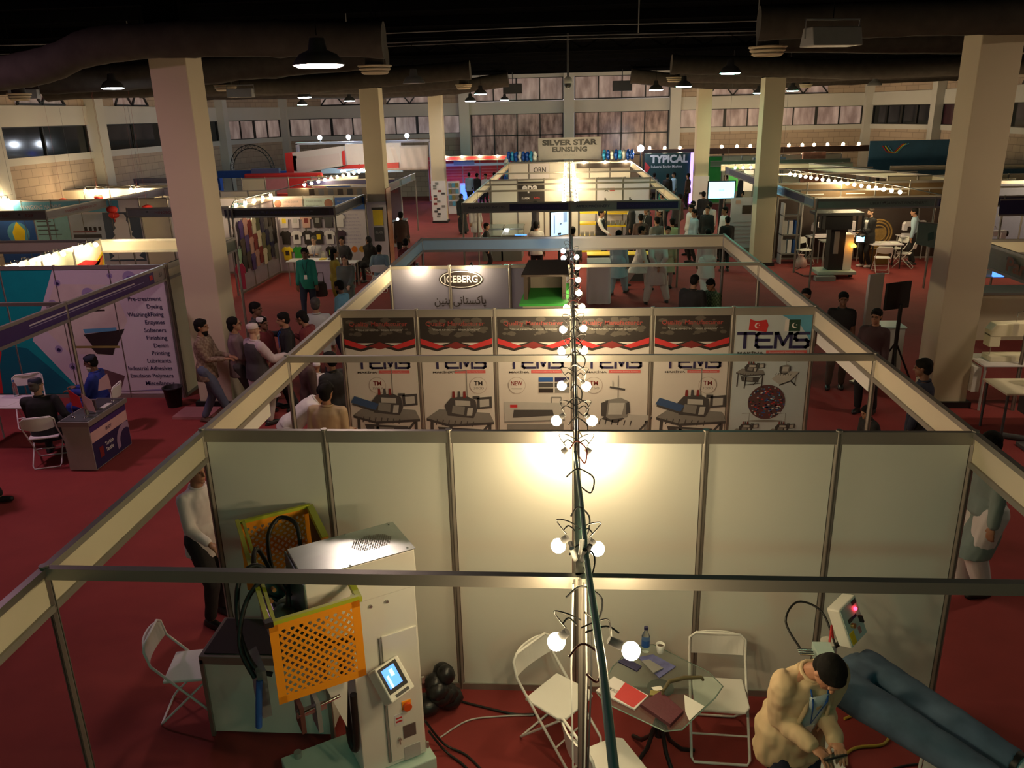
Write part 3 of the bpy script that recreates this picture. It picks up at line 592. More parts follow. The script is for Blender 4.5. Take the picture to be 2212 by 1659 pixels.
# ---- the far centre island
GR = mat('grey fascia print', (.25, .235, .23), .5, noise_amt=.03)
fascia('dark grey and navy fascia beam across the front of the far centre stands', (-3, 17), (3, 17), GR, prints=((.05, 1.3, None, 'RIAZ PROPERTIES (PVT) LTD', NAVY), (1.32, 2.95, NAVY, 'EXHIBITION 2018', PURPLE), (3.05, 4.2, None, 'ARTEX MACHINERY', NAVY), (4.28, 5.95, NAVY, 'EXHIBITION 2018', PURPLE)), side=(0, -1, 0))
fascia('cream fascia beam along the left of the far centre stands', (-3, 17), (-3, 35.5)); fascia('cream fascia beam along the right of the far centre stands', (3, 17), (3, 35.5))
partition('white partition wall with a black red-striped poster, behind the glass tables', (-2.95, 25.2), (2.05, 25.2), 5, topr=.06)
LB = mat('white lilac panel', (.66, .66, .74), .45, noise_amt=.02)
partition('bluish-white partition section standing right of the bulb string, far stands', (.98, 25.0), (2.95, 25.0), 2, LB, topr=.06)
partition('cream rear partition wall of the far centre stands', (-3, 35.5), (3, 35.5), 6, topr=.06)
fascia('cream fascia beam across the very back, under the tall silvery name board', (-2.9, 36.1), (3, 36.1))
for y, l in ((20.8, 'first'), (23.2, 'second'), (28.6, 'third')): crossbar('%s cross beam behind the dark grey front fascia of the far stands' % l, (-3, y), (3, y), h=.06)
for x, y, l in ((-3, 17, 'front left corner post of the far centre stands'), (0, 17, 'front middle post of the far centre stands'), (3, 17, 'front right corner post of the far centre stands'), (-3, 20.8, 'post under the left fascia of the far stands, beside the glass tables'), (3, 20.8, 'post under the right fascia of the far stands, among the crowd'), (-3, 25.2, 'post at the left end of the far poster wall'), (3, 23.2, 'second post under the right fascia of the far stands')): post((x, y), l)
r = thing('poster', 'black poster with a rounded white word and a red stripe on the far wall', 'poster', (-1.43, 25.15, 1))
q = P2((-1.93, 25.17, 0), (1, 0, 0), (0, 0, 1), (0, -1, 0)); b = B(); b.bb(-1.93, -.95, 25.172, 25.18, 1.35, 2.35, BLACKP); rect(b, q, .02, 1.48, .96, 1.56, REDP, 3); rect(b, q, 0, 1.35, .98, 1.4, BLACKP, 3); b.build('sheet', r)
b = B(); b.text('epa', q(.16, 1.92, 4), (1, 0, 0), (0, 0, 1), .58, .28, WPRINT, .03); b.text('KANSAI', q(.14, 1.70, 4), (1, 0, 0), (0, 0, 1), .3, .07, WPRINT, .02); b.text('JUITA', q(.58, 1.70, 4), (1, 0, 0), (0, 0, 1), .24, .07, REDP, .02); b.build('lettering', r)
r = thing('poster', 'white poster with small dark letters on the rearmost cream wall', 'poster', (-1.4, 35.4, 1.9)); b = B(); b.bb(-1.95, -.98, 35.45, 35.47, 1.5, 2.38, WPRINT); b.build('sheet', r); b = B(); b.text('ORN', (-1.75, 35.43, 1.95), (1, 0, 0), (0, 0, 1), .6, .26, DGREY, .02); b.build('lettering', r)
r = thing('poster', 'small brown printed logo sheet on the bluish-white far panels', 'poster', (1.5, 24.9, 1.7)); b = B(); b.bb(1.05, 1.93, 24.965, 24.975, 1.1, 2.33, LB); b.build('sheet', r); b = B(); b.text('X', (1.28, 24.955, 1.95), (1, 0, 0), (0, 0, 1), .16, .13, BROWN, .03); b.bb(1.48, 1.66, 24.955, 24.96, 1.96, 2.08, mat('pale red print')); b.build('logo_mark', r)
r = thing('black_banner', 'long black banner under three spotlights on the rear wall', 'banner', (1.7, 35.3, 2.2)); B().bb(.35, 2.95, 35.40, 35.43, 2.12, 2.36, BLACKP).build('sheet', r)
for i, x in enumerate((.72, 1.75, 2.75)): spot_lamp(x, 35.47, ZT, (0, -1, 0), '%s of three spotlights above the far black banner' % ('left', 'middle', 'right')[i], s=1.3)
r = thing('name_board', 'tall silvery name board rising above the far centre stands', 'sign', (0, 36.6, 2.4))
B().box((.02, 36.6, 3.02), (3.15, .05, 1.06), mat('silver grey banner', (.30, .29, .28), .4, noise_amt=.08), 0).build('board', r)
b = B(); b.text('SILVER STAR', (-1.35, 36.56, 3.18), (1, 0, 0), (0, 0, 1), 2.75, .28, BLACK, .05); b.text('EUNSUNG', (-.85, 36.56, 2.86), (1, 0, 0), (0, 0, 1), 1.75, .25, BLACK, .045); b.text('EST.1960', (-.3, 36.56, 2.66), (1, 0, 0), (0, 0, 1), .6, .09, MGREY); b.build('lettering', r)
B().bb(-1.5, -1.45, 36.62, 36.67, 0, 3.5, ALU).build('back_leg', r); B().bb(1.45, 1.5, 36.62, 36.67, 0, 3.5, ALU).build('back_leg', r)
BALL = [mat('royal blue balloon', (.01, .08, .42), .25), mat('sky blue balloon', (.03, .30, .60), .25), mat('pearl balloon', (.55, .60, .58), .3)]
def balloons(x0, x1, y, z, n, seq, lab):
    for i in range(n):
        x = x0 + (x1 - x0) * (i + .5) / n; zz = z; 
        if lab == 'drop': x = x0 - .05 * (i % 2); zz = z - i * .26
        m = BALL[seq[i % len(seq)]]; r = thing('balloon_cluster', None, 'balloon cluster', (x, y, zz), 0, 'balloon garland clusters on the far centre stands')
        r['label'] = '%s four-balloon cluster of the %s %s the silvery name board, number %s outwards' % (('royal blue', 'sky blue', 'pearl white')[seq[i % len(seq)]], 'dropping tail' if lab == 'drop' else 'garland', 'left of' if x < 0 else 'right of', ('one', 'two', 'three', 'four', 'five', 'six', 'seven', 'eight', 'nine', 'ten')[(n - 1 - i) if x < 0 and lab != 'drop' else i])
        for k in range(4):
            a = k * math.pi / 2 + i * .5; B().ell((x + .03 * math.cos(a), y + .12 * math.cos(a), zz + .13 * math.sin(a)), (.088, .13, .14), m, n=10, k=7).build('balloon', r)
balloons(-3.1, -1.62, 36.12, 2.70, 8, (0, 1, 0, 2, 0, 0, 1, 2), ''); balloons(1.64, 3.2, 36.12, 2.70, 8, (1, 0, 2, 0, 1, 2, 0, 0), ''); balloons(-3.12, -3.1, 36.0, 2.45, 5, (2, 2, 1, 0, 1), 'drop')
for o_ in bpy.data.objects:
    if o_.name.startswith('balloon_cluster') and 'tail' in o_['label']: o_['label'] = o_['label'].replace('dropping tail left of the silvery name board, number', 'tail dropping at the left corner, number').replace(' outwards', ' down')

# ---- left: stand with the teal wall
tk = partition('teal and white printed partition wall of the nearest left stand, list of chemical processes', (-13.05, 7.68), (-7.05, 7.68), 6, [DTEAL, DTEAL, DTEAL, TEAL, LPRINT, LPRINT], topr=.07)
q = P2((-13.05, 7.665, 0), (1, 0, 0), (0, 0, 1), (0, -1, 0)); g = B()
rect(g, q, 2.06, .08, 4.3, 2.36, TEAL, 0); rect(g, q, 2.06, .08, 3.03, 2.36, TEAL, 1); g.poly([q(0, .08, 2), q(2.55, .08, 2), q(2.7, .9, 2), q(2.1, 1.6, 2), q(0, 2.2, 2)], REDP); g.poly([q(2.55, .08, 3), q(4.05, .08, 3), q(3.2, .95, 3), q(2.75, 1.0, 3), q(2.6, .6, 3)], DTEAL)
g.poly([q(3.97, 2.36, 4), q(5.96, 2.36, 4), q(5.96, .08, 4), q(4.1, .08, 4), q(3.34, 1.09, 4)], LPRINT)
g.poly([q(3.97, 2.12, 5), q(5.02, 2.1, 5), q(5.18, 1.45, 5), q(4.75, .82, 5), q(4.0, .84, 5), q(3.55, 1.38, 5)], mat('pale cream print', (.62, .57, .52), .5))
g.poly([q(4.32, 1.2, 6), q(5.1, 1.3, 6), q(4.9, .98, 6), q(4.45, .98, 6)], BLACKP); g.poly([q(4.35, 1.22, 7), q(4.95, 1.27, 7), q(4.95, 1.33, 7), q(4.33, 1.3, 7)], SKYP); rect(g, q, 4.05, .95, 4.95, .99, mat('olive print', (.25, .22, .06), .5), 7)
g.poly([q(4.42, .95, 7), q(4.86, .95, 7), q(4.80, .82, 7), q(4.5, .84, 7)], BLACKP); g.poly([q(3.72, 1.72, 6), q(4.7, 1.78, 6), q(4.7, 1.70, 6), q(3.75, 1.66, 6)], MGREY); g.poly([q(3.78, 1.62, 6), q(4.8, 1.66, 6), q(4.8, 1.63, 6), q(3.78, 1.58, 6)], BLACKP)
for x, y, rr in ((4.02, 2.14, .06), (3.86, 1.76, .08), (3.8, .93, .07), (4.0, .60, .07), (5.0, 2.26, .05), (5.35, 2.22, .12), (4.55, 1.93, .12)):
    disc(g, q, x, y, rr, mat('soft violet print', (.32, .28, .48), .5), 6); disc(g, q, x, y - .2 * rr, rr * .5, NAVY if y < 2.2 else mat('mid violet print', (.16, .12, .36), .5), 7)
g.poly([q(4.30, .30, 5), q(4.58, .55, 5), q(4.95, .42, 5), q(4.80, .08, 5), q(4.35, .08, 5)], mat('brown blurred print', (.13, .07, .08), .5, noise_amt=.5, scale=3)); g.poly([q(4.1, .14, 7), q(5.9, .14, 7), q(5.9, .2, 7), q(4.9, .12, 7)], mat('soft violet print'))
g.build('wall_graphic', tk)
t = B(); zz = 1.95
for s_, wd in (('Pre-treatment', .60), ('Dyeing', .28), ('Washing&Fixing', .66), ('Enzymes', .36), ('Softeners', .40), ('Finishing', .38), ('Denim', .27), ('Printing', .33), ('Lubricants', .44), ('Industrial Adhesives', .82), ('Emulsion Polymers', .80), ('Miscellanous', .54)):
    t.text(s_, q(5.86 - wd, zz - (.145 if not ('g' in s_ or 'y' in s_) else .165), 8), (1, 0, 0), (0, 0, 1), wd, .080 if not ('g' in s_ or 'y' in s_) else .100, NAVY, .008); zz -= .142
t.build('lettering', tk)
ff = fascia('purple-printed fascia beam slanting across the nearest left stand', (-7.05, .5), (-7.05, 7.72), mat('pinkish grey fascia board', (.30, .25, .23), .5), side=(1, 0, 0), prints=((0, 6.75, PURPLE, None, None),))
b = B(); b.bb(-7.037, -7.034, 3.9, 6.6, 2.31, 2.33, LPRINT); b.bb(-7.037, -7.034, 3.9, 6.9, 2.28, 2.29, mat('soft violet print')); b.bb(-7.037, -7.034, 7.1, 7.2, 2.27, 2.35, REDP); b.build('lettering', ff)
b = B(); b.text('S3', (-7.03, 7.42, 2.27), (0, 1, 0), (0, 0, 1), .1, .07, DGREY); b.build('stand_number', ff)
fascia('short greenish-grey fascia beam behind the teal stand, by the near left column', (-7.05, 7.72), (-7.05, 10.85), mat('greenish grey board', (.26, .28, .20), .5))
partition('bare cream partition wall beside the near left column', (-7.05, 7.75), (-7.05, 9.75), 2, CREAM)
orw = partition('partition wall with orange swirl prints, lit by clip-on spotlights', (-10, 7.75), (-10, 10.85), 3, [CREAM, mat('pale green print panel', (.50, .52, .38), .5), CREAM])
g = B(); q = P2((-9.98, 7.75, 0), (0, 1, 0), (0, 0, 1), (1, 0, 0))
OR = mat('orange swirl print', (.75, .22, .03), .5)
g.poly([q(2.1, 1.4, 1), q(3.07, 1.4, 1), q(3.07, 2.2, 1), q(2.7, 1.98, 1), q(2.1, 1.9, 1)], YEL); g.poly([q(2.1, 2.08, 2), q(2.4, 2.12, 2), q(3.0, 2.0, 2), q(3.07, 2.12, 2), q(2.6, 1.84, 2), q(2.1, 1.7, 2)], REDP); g.poly([q(2.1, 1.7, 3), q(2.8, 1.9, 3), q(3.07, 2.1, 3), q(2.9, 1.75, 3), q(2.1, 1.55, 3)], OR); g.poly([q(1.08, 1.2, 2), q(2.0, 1.2, 2), q(2.0, 2.0, 2), q(1.5, 1.9, 2), q(1.1, 1.6, 2)], OR); g.build('swirl_print', orw)
for i, (y, c) in enumerate(((10.3, 'nearest the cream beam'), (10.0, 'second from the cream beam'), (9.15, 'in the middle of the wall'), (8.9, 'just left of the middle'), (8.2, 'second from the corner'), (7.9, 'at the corner'))): spot_lamp(-9.97, y, ZT, (1, .2, 0), 'clip-on spotlight on the orange-printed wall, %s' % c, s=.9)
fascia('cream fascia beam across the back of the nearest left stand', (-13.3, 10.85), (-7.05, 10.85))
crossbar('thin cross beam over the seated men in the nearest left stand', (-13.2, 4.75), (-7.05, 4.75), h=.05)
post((-7.05, 4.75), 'aluminium post beside the flag counter in the left stand'); post((-7.05, 10.85), 'post hidden beside the near left column'); post((-7.05, 7.72), 'post at the right end of the teal and white wall')

# ---- left: farther stands
GF = mat('mauve grey fascia board', (.22, .19, .19), .5)
fascia('grey fascia beam at the far left edge, in front of the picture wall', (-19, 16.95), (-15.1, 16.95), GF, prints=((2.0, 2.9, None, 'KINGTEX ELEC', DREDP), (3.1, 3.7, None, 'S28', DREDP)), side=(0, -1, 0))
fascia('grey fascia beam slanting back on the far left, red lettering', (-15.1, 16.95), (-15.1, 24.8), GF, prints=((.6, 3, None, 'SHANGHAI TEXTILE CO LTD', DREDP), (3.8, 6.8, None, 'ZHEJIANG MACHINERY', DREDP)), side=(1, 0, 0))
post((-15.1, 16.95), 'post at the corner of the far left grey fascia beams')
pw = partition('wall of large blue and grey pictures in the far left stand', (-19, 20.2), (-13.0, 20.2), 6, [LPRINT, LPRINT, LPRINT, LPRINT, LPRINT, CREAM], topr=.04)
q = P2((-19, 20.18, 0), (1, 0, 0), (0, 0, 1), (0, -1, 0)); g = B(); rect(g, q, .7, 2.02, 4.3, 2.38, SKYP, 1); rect(g, q, 0, .4, 1.3, 1.95, BLUEP, 2)
g.poly([q(.55, 1.0, 3), q(.85, 1.0, 3), q(.95, 1.45, 3), q(.7, 1.75, 3), q(.5, 1.4, 3)], YEL); disc(g, q, .7, 1.35, .38, SKYP, 2.5)
rect(g, q, 1.35, .4, 2.5, 1.95, mat('pale teal print', (.25, .50, .55), .5), 2); g.poly([q(1.35, .6, 3), q(1.9, 1.05, 3), q(2.3, 1.1, 3), q(2.5, .7, 3), q(2.5, .4, 3), q(1.35, .4, 3)], TEAL)
for k in range(4): rect(g, q, 1.4, 1.3 + k * .14, 2.2 - k * .1, 1.33 + k * .14, DGREY, 4)
rect(g, q, 2.55, .4, 3.7, 1.95, mat('pale steel print', (.40, .46, .55), .5), 2); rect(g, q, 2.6, 1.18, 3.55, 1.3, DGREY, 3); rect(g, q, 2.6, 1.36, 3.4, 1.40, DREDP, 3)
for k in range(4): rect(g, q, 3.0 + k * .16, 1.42, 3.1 + k * .16, 1.54, BLACKP, 3)
rect(g, q, 3.7, .4, 4.95, 2.0, mat('slate print', (.06, .09, .14), .5), 2)
random.seed(3); pts = []
for k in range(14): pts.append((4.3 - (.14 + .03 * k) * (1.15 if k % 2 else .85), 1.95 - k * .115))
for k in range(13, -1, -1): pts.append((4.3 + (.14 + .03 * k) * (1.15 if k % 2 else .85), 1.95 - k * .115))
g.poly([q(a, c, 4) for a, c in pts], WPRINT); g.build('picture_prints', pw)
t = B(); t.text('WANGXING MACHINE', q(.95, 2.14, 3), (1, 0, 0), (0, 0, 1), 1.4, .14, LPRINT); t.text('TEXTILE', q(2.8, 2.14, 3), (1, 0, 0), (0, 0, 1), .8, .14, LPRINT); t.build('lettering', pw)
fascia('cream fascia beam high at the far left, behind the red lanterns', (-19.2, 25.6), (-13.6, 25.6), CREAM)
partition('cream wall behind the row of red lanterns, far left', (-19.2, 24.2), (-13.2, 24.2), 6, CREAM, topr=.04)
for i, (x, y, z, c) in enumerate(((-14.78, 19.95, 1.93, 'hanging low on the beige wall right of the big pictures'), (-17.5, 23.9, 2.16, 'before the cream wall, left of the grey beam end'), (-15.95, 23.9, 2.18, 'before the cream wall, nearest the column'), (-13.7, 18.0, 2.32, 'close to the near left column'), (-12.6, 18.0, 2.34, 'right at the near left column'), (-18.9, 23.9, 2.05, 'between two warm bulbs at the far left'))):
    r = thing('red_lantern', 'red paper lantern ' + c, 'lantern', (x, y, z)); B().lathe((x, y, z), [(.05, -.10), (.13, -.07), (.165, 0), (.13, .07), (.05, .10)], REDL, n=12).build('shade', r); B().cyl((x, y, z - .22), (x, y, z - .1), .012, REDL, n=6).build('tassel', r); B().cyl((x, y, z + .09), (x, y, 7), .003, DREDP, n=4).build('cord', r)
fascia('mauve grey fascia beam behind the near left column, left part', (-12.8, 17.2), (-9.75, 17.2), GF, prints=((.6, 2.9, None, 'NINGBO SUPREME ELECTRONIC', DREDP),), side=(0, -1, 0))
post((-12.8, 17.2), 'post left of the near column at the group of four visitors')
fascia('near-black fascia beam above the hanging shirts', (-9.7, 16.7), (-6.55, 16.7), mat('black navy board', (.03, .022, .035), .5), prints=((.2, 3.0, BLACKP, 'TEXTILE ASIA EXHIBITION', NAVY),), side=(0, -1, 0))
fascia('dark slate fascia beam running back to the middle left column', (-6.55, 16.7), (-6.55, 20.2), mat('dark slate board', (.08, .075, .10), .5))
post((-6.55, 16.7), 'post at the right front corner of the shirt stand'); post((-9.5, 16.45), 'post at the left front corner of the shirt stand')
partition('lilac side wall with hanging garments in the shirt stand', (-9.45, 16.6), (-9.45, 19.9), 3, mat('lilac grey panel', (.42, .38, .46), .5))
bw = partition('rear wall of the shirt stand with printed header posters', (-9.45, 19.9), (-6.45, 19.9), 3, mat('lilac grey panel'))
q = P2((-9.45, 19.88, 0), (1, 0, 0), (0, 0, 1), (0, -1, 0)); g = B(); t = B()
rect(g, q, .05, 2.0, .97, 2.38, mat('pink cream print', (.60, .42, .38), .5), 1); rect(g, q, 1.03, 2.0, 1.97, 2.38, mat('mint grey print', (.40, .50, .48), .5), 1); rect(g, q, 2.03, 2.0, 2.97, 2.38, BLUEP, 1); disc(g, q, .18, 2.22, .12, mat('brown swirl print', (.25, .1, .06), .5), 2); disc(g, q, 1.82, 2.2, .14, mat('brown swirl print'), 2)
for x, s_ in ((.35, 'LIMING COLOR'), (1.1, 'TIANJIN SCREEN'), (2.1, 'DIGITAL PRINTING')): t.text(s_, q(x, 2.24, 3), (1, 0, 0), (0, 0, 1), .5, .06, MGREY); t.text('PRINTING INK', q(x, 2.1, 3), (1, 0, 0), (0, 0, 1), .4, .06, MGREY)
rect(g, q, 2.05, .3, 2.97, 1.95, LPRINT, 1)
for k in range(9): t.text('MATERIAL INDUSTRIAL PRINTING'[:18 + (k * 5) % 9], q(2.12, 1.82 - k * .11, 3), (1, 0, 0), (0, 0, 1), .6 + .03 * (k % 4), .045, mat('soft violet print'))
for k, m in enumerate((REDP, OR, mat('ochre print', (.5, .28, .03), .5))): disc(g, q, 2.28 + k * .25, .74, .1, m, 3)
g.build('header_prints', bw); t.build('lettering', bw)
fascia('pale fascia beam between the middle and far left columns, pink and blue prints', (-6.6, 20.9), (-6.6, 29.6), mat('olive grey board', (.30, .28, .20), .5), prints=((2.6, 5.2, mat('faded pink print', (.45, .28, .27), .5), None, None), (5.3, 7.6, mat('faded blue print', (.28, .36, .45), .5), None, None)), side=(1, 0, 0))
post((-6.6, 29.6), 'post at the far end of the pale left fascia beam'); post((-6.6, 24.0), 'post under the pale left fascia beam, by the brown-shirted man')
bwl = partition('blue and grey printed wall beside the dark rack, far left aisle', (-9.6, 26.4), (-6.6, 26.4), 3, [mat('mid blue panel', (.03, .10, .30), .5), LGREY, mat('maroon print panel', (.07, .035, .04), .5)])
t = B(); t.text('BLACK & WHITE', (-7.5, 26.37, 1.9), (1, 0, 0), (0, 0, 1), .8, .12, DREDP); 
for k in range(8): t.bb(-8.5, -7.7, 26.375, 26.38, 1.0 + k * .13, 1.03 + k * .13, MGREY)
t.build('lettering', bwl)
# banners and coloured boxes over the left stands
r = thing('banner', 'beige banner with a bold white slogan, above the shirt stand', 'banner', (-8.4, 23.6, 1.9)); B().bb(-10.2, -6.75, 23.6, 23.63, 1.75, 2.38, mat('beige print', (.34, .27, .19), .5)).build('sheet', r); b = B(); b.text('ENTER THE UK WITH EASE', (-9.3, 23.57, 1.92), (1, 0, 0), (0, 0, 1), 2.3, .17, WPRINT, .03)
b.build('lettering', r); g = B()
for k in range(7): g.bb(-9.4 + k * .35, -9.2 + k * .35, 23.58, 23.59, 2.12, 2.34, random.choice((BROWN, DGREY, MGREY)))
g.build('small_pictures', r)
fascia('navy-topped fascia beam behind the beige slogan banner', (-10.2, 26.0), (-6.75, 26.0), NAVY, z0=2.25, z1=2.5)
B().bb(-10.6, -10.2, 23.6, 23.9, 0, 2.2, REDP).build('red_cabinet', label='narrow red upright panel at the left end of the slogan banner', cat='panel')
wl = partition('white wall with small round logos left of the slogan banner', (-13.2, 22.4), (-10.2, 22.4), 3, CREAM, topr=.04); b = B(); b.bb(-11.9, -11.4, 22.37, 22.385, 2.05, 2.18, NAVY); b.text('TEXCO', (-11.85, 22.36, 2.08), (1, 0, 0), (0, 0, 1), .4, .07, WPRINT); b.build('lettering', wl)
wt = partition('pale turquoise-lettered wall strip behind the near left column', (-12.9, 19.9), (-9.5, 19.9), 3, LPRINT, topr=.04); b = B(); b.text('AUTOMATION CO', (-10.8, 19.88, 2.1), (1, 0, 0), (0, 0, 1), 1.1, .16, mat('turquoise print', (.05, .4, .42), .5)); b.build('lettering', wt)
r = thing('header_box', 'long rounded red header box above the left stands', 'header box', (-12.5, 30, 2.1)); B().bb(-14.1, -14.0, 29.95, 30.05, 0, 2.1, MGREY).build('leg', r); B().bb(-11.0, -10.9, 29.95, 30.05, 0, 2.1, MGREY).build('leg', r); B().bb(-14.25, -10.75, 29.9, 30.1, 2.1, 2.52, REDP).build('box', r, bevel=.08); b = B(); b.text('SM', (-10.95, 29.88, 2.2), (1, 0, 0), (0, 0, 1), .3, .2, YEL, .03); b.build('lettering', r)
cr = partition('cream wall with red and pink prints under the long red header', (-13.8, 28.5), (-8.8, 28.5), 5, [CREAM, mat('pink wash print', (.5, .2, .25), .5), REDP, mat('pink wash print'), CREAM], topr=.05)
WB = mat('white exhibition board', (.62, .62, .68), .5, noise_amt=.04)
r = thing('booth_header', 'white header box with red edges, high over the left stands', 'header box', (-11.3, 33, 2.2))
b = B(); b.prism([(-13.0, 33, 2.25), (-10.55, 33, 2.62), (-10.55, 33, 3.50), (-13.0, 33, 3.24)], (0, .35, 0), WB); b.build('front_panel', r); b = B(); b.prism([(-13.35, 32.95, 2.22), (-13.0, 32.95, 2.22), (-13.0, 32.95, 3.26), (-13.35, 32.95, 3.24)], (0, .4, 0), REDP); b.build('red_edge', r); b = B(); b.prism([(-10.62, 32.95, 2.62), (-10.5, 32.95, 2.62), (-10.5, 32.95, 3.3), (-10.62, 32.95, 3.26)], (0, .1, 0), REDP); b.build('red_edge', r)
b = B(); b.prism([(-12.85, 32.97, 2.4), (-10.75, 32.97, 2.7), (-10.75, 32.97, 3.18), (-12.85, 32.97, 2.98)], (0, .02, 0), LPRINT); b.build('inset_panel', r)
r = thing('booth_header', 'plain white curved wall right of the red-edged header box', 'header box', (-9.4, 33.2, 2.2)); b = B(); b.bb(-10.5, -7.9, 33.2, 33.5, 2.62, 3.58, WB); b.build('wall_panel', r); b = B(); b.prism([(-11.0, 33.1, 2.45), (-8.0, 33.1, 2.45), (-8.0, 33.1, 2.70), (-10.4, 33.1, 2.62)], (0, .3, 0), REDP); b.build('red_sill', r); b = B(); b.bb(-12.0, -8.0, 34, 34.1, 2.2, 2.44, BLUEF); b.build('lower_strip', r)
CLOTH = mat('white stretched cloth', (.66, .62, .66), .8, noise_amt=.06, scale=2, bump=.5)
b = B(); nx = 24
for i in range(nx):
    for j in range(8):
        def cp(i, j): x = -8.75 + 2.15 * i / nx; return (x, 33.2 + .03 * math.sin(i * 1.3 + j * .5), 2.35 + 1.10 * j / 8)
        pass
b.add([cp(i, j) for i in range(nx + 1) for j in range(9)], [(i * 9 + j, i * 9 + 9 + j, i * 9 + 10 + j, i * 9 + j + 1) for i in range(nx) for j in range(8)], CLOTH, True)
o = b.build('white_cloth_screen', label='white stretched cloth screen hanging between the left columns', cat='cloth screen'); o.modifiers.new('s', 'SOLIDIFY').thickness = .02
b = B(); b.bb(-13.2, -6.6, 34.2, 34.5, 3.55, 3.66, WB); b.bb(-13.2, -13.1, 34.2, 34.5, 0, 3.6, WB); b.bb(-6.7, -6.6, 34.2, 34.5, 0, 3.6, WB); b.build('top_light_shelf', label='long white shelf on top of the cloth screen under three white lamps', cat='shelf')
for x, l in ((-12.0, 'left'), (-10.6, 'middle'), (-7.75, 'right')):
    r = thing('spotlight', '%s of three cold white floodlights on the white shelf' % l, 'spotlight', (x, 34.3, 3.66)); B().cyl((x, 34.3, 3.65), (x, 34.3, 3.8), .03, BLACK).build('bracket', r); B().ell((x, 34.3, 3.86), .11, COOL, n=10, k=6).build('light_bulb', r)
for x, l in ((-10.7, 'left'), (-9.9, 'middle'), (-9.1, 'right')):
    r = thing('spotlight', '%s of three small downlights under the red sill' % l, 'spotlight', (x, 33.2, 2.3)); B().ell((x, 33.2, 2.35), (.14, .1, .06), mat('soft white glow', (.9, .95, 1), .4, emit=25), n=10, k=6).build('light_bulb', r); B().cyl((x, 33.2, 2.39), (x, 33.2, 2.66), .02, BLACK).build('bracket', r)
r = thing('truss_arch', 'thin dark metal lattice arch in front of the far left wall', 'truss arch', (-16.1, 36, 2.5))
for rr, nm in ((1.15, 'outer_hoop'), (.98, 'inner_hoop')): B().tube([(-16.15 + rr * math.cos(a * math.pi / 16), 36, 2.35 + rr * 1.05 * math.sin(a * math.pi / 16)) for a in range(17)], .022, FRAME, n=6).build(nm, r)
for x_ in (-17.3, -15.0): B().cyl((x_, 36, 0), (x_, 36, 2.36), .022, FRAME, n=6).build('leg', r)
b = B()
for a in range(16):
    p = lambda rr, t: (-16.15 + rr * math.cos(t * math.pi / 16), 36, 2.35 + rr * 1.05 * math.sin(t * math.pi / 16)); b.bar(p(1.15, a), p(.98, a + .5), .015, .015, FRAME); b.bar(p(.98, a + .5), p(1.15, a + 1), .015, .015, FRAME)
b.build('lattice', r)
BL = mat('bright blue panel', (.01, .10, .55), .4)
for x0, x1, y, z0, z1, m, nm, l in ((-17.6, -15.6, 35, 2.0, 2.35, BLUEP, 'booth_sign', 'blue header panel under the metal arch, left one'), (-15.7, -14.3, 34.6, 1.9, 2.45, mat('slate violet panel', (.20, .22, .34), .5), 'booth_sign', 'slate violet header panel under the metal arch, right one'), (-14.6, -13.6, 34.8, 1.8, 2.3, BL, 'blue_box', 'deep blue glowing box left of the red-edged header'),
                          (-16.9, -16.2, 30.5, 1.7, 2.2, SCREENB, 'lit_box', 'glowing blue box at the right edge of the near left column'), (-16.3, -15.6, 30.5, 1.7, 2.3, BL, 'blue_box', 'plain blue box right of the glowing one'), (-15.9, -15.35, 26.4, 2.5, 3.35, BL, 'blue_tower', 'tall dark blue tower behind the near left column'), (-13.5, -12.95, 22.0, 1.7, 2.2, SCREENB, 'lit_box', 'glowing blue screen at the end of the grey far left beam'), (-17.5, -15.8, 26.6, 2.44, 2.62, NAVY, 'booth_sign', 'dark blue canopy strip left of the near column'), (-13.2, -12.8, 33, 2.4, 3.1, mat('cyan print', (.1, .4, .5), .5), 'side_panel', 'narrow cyan strip beside the red-edged header')):
    B().bb(x0, x1, y, y + .3, z0, z1, m).bb(x0 + .05, x0 + .12, y + .1, y + .17, 0, z0 + .01, BLACK).bb(x1 - .12, x1 - .05, y + .1, y + .17, 0, z0 + .01, BLACK).build(nm, label=l, cat='panel', )
B().bb(-15.42, -15.34, 26.36, 26.41, 2.55, 3.3, mat('white lit strip', (.8, .9, 1), .4, emit=6)).build('light_strip', label='white glowing vertical strip on the dark blue tower', cat='light')
# red far stand with four spots
rw = partition('red printed wall of the far stand left of the name board', (-8.1, 42), (-3.1, 42), 5, REDP, topr=.04); b = B(); b.bb(-8, -3.2, 41.96, 41.98, 1.95, 2.1, WPRINT); b.bb(-8, -3.2, 41.96, 41.98, .3, 1.0, mat('pale cream print')); b.bb(-6.6, -5.4, 41.93, 41.95, 2.0, 2.42, mat('faded blue print'))
b.text('GULZAR TRADING', (-6.5, 41.92, 2.2), (1, 0, 0), (0, 0, 1), 1.0, .12, BLUEP)
for k in range(4): b.bb(-7.2, -5.6 + .2 * (k % 2), 41.96, 41.98, 1.75 - k * .16, 1.80 - k * .16, mat('pale red print')); b.bb(-5, -3.9, 41.96, 41.98, 1.75 - k * .16, 1.80 - k * .16, mat('pale red print'))
b.build('lettering', rw)
fascia('red fascia beam with spotlights over the far red stand', (-8.1, 41.2), (-3.3, 41.2), REDP, z0=2.3, z1=2.55)
for i, x in enumerate((-6.95, -6.0, -5.0, -4.0)): spot_lamp(x, 41.19, 2.545, (0, -1, 0), '%s of four spotlights on the red fascia' % ('first', 'second', 'third', 'fourth')[i], s=1.3)
B().bb(-7.05, -6.95, 40.9, 41.1, 0, 3.3, mat('blue neon strip', (.05, .12, 1), .4, emit=1.6)).build('light_strip', label='vertical blue glowing strip at the edge of the far left column', cat='light')
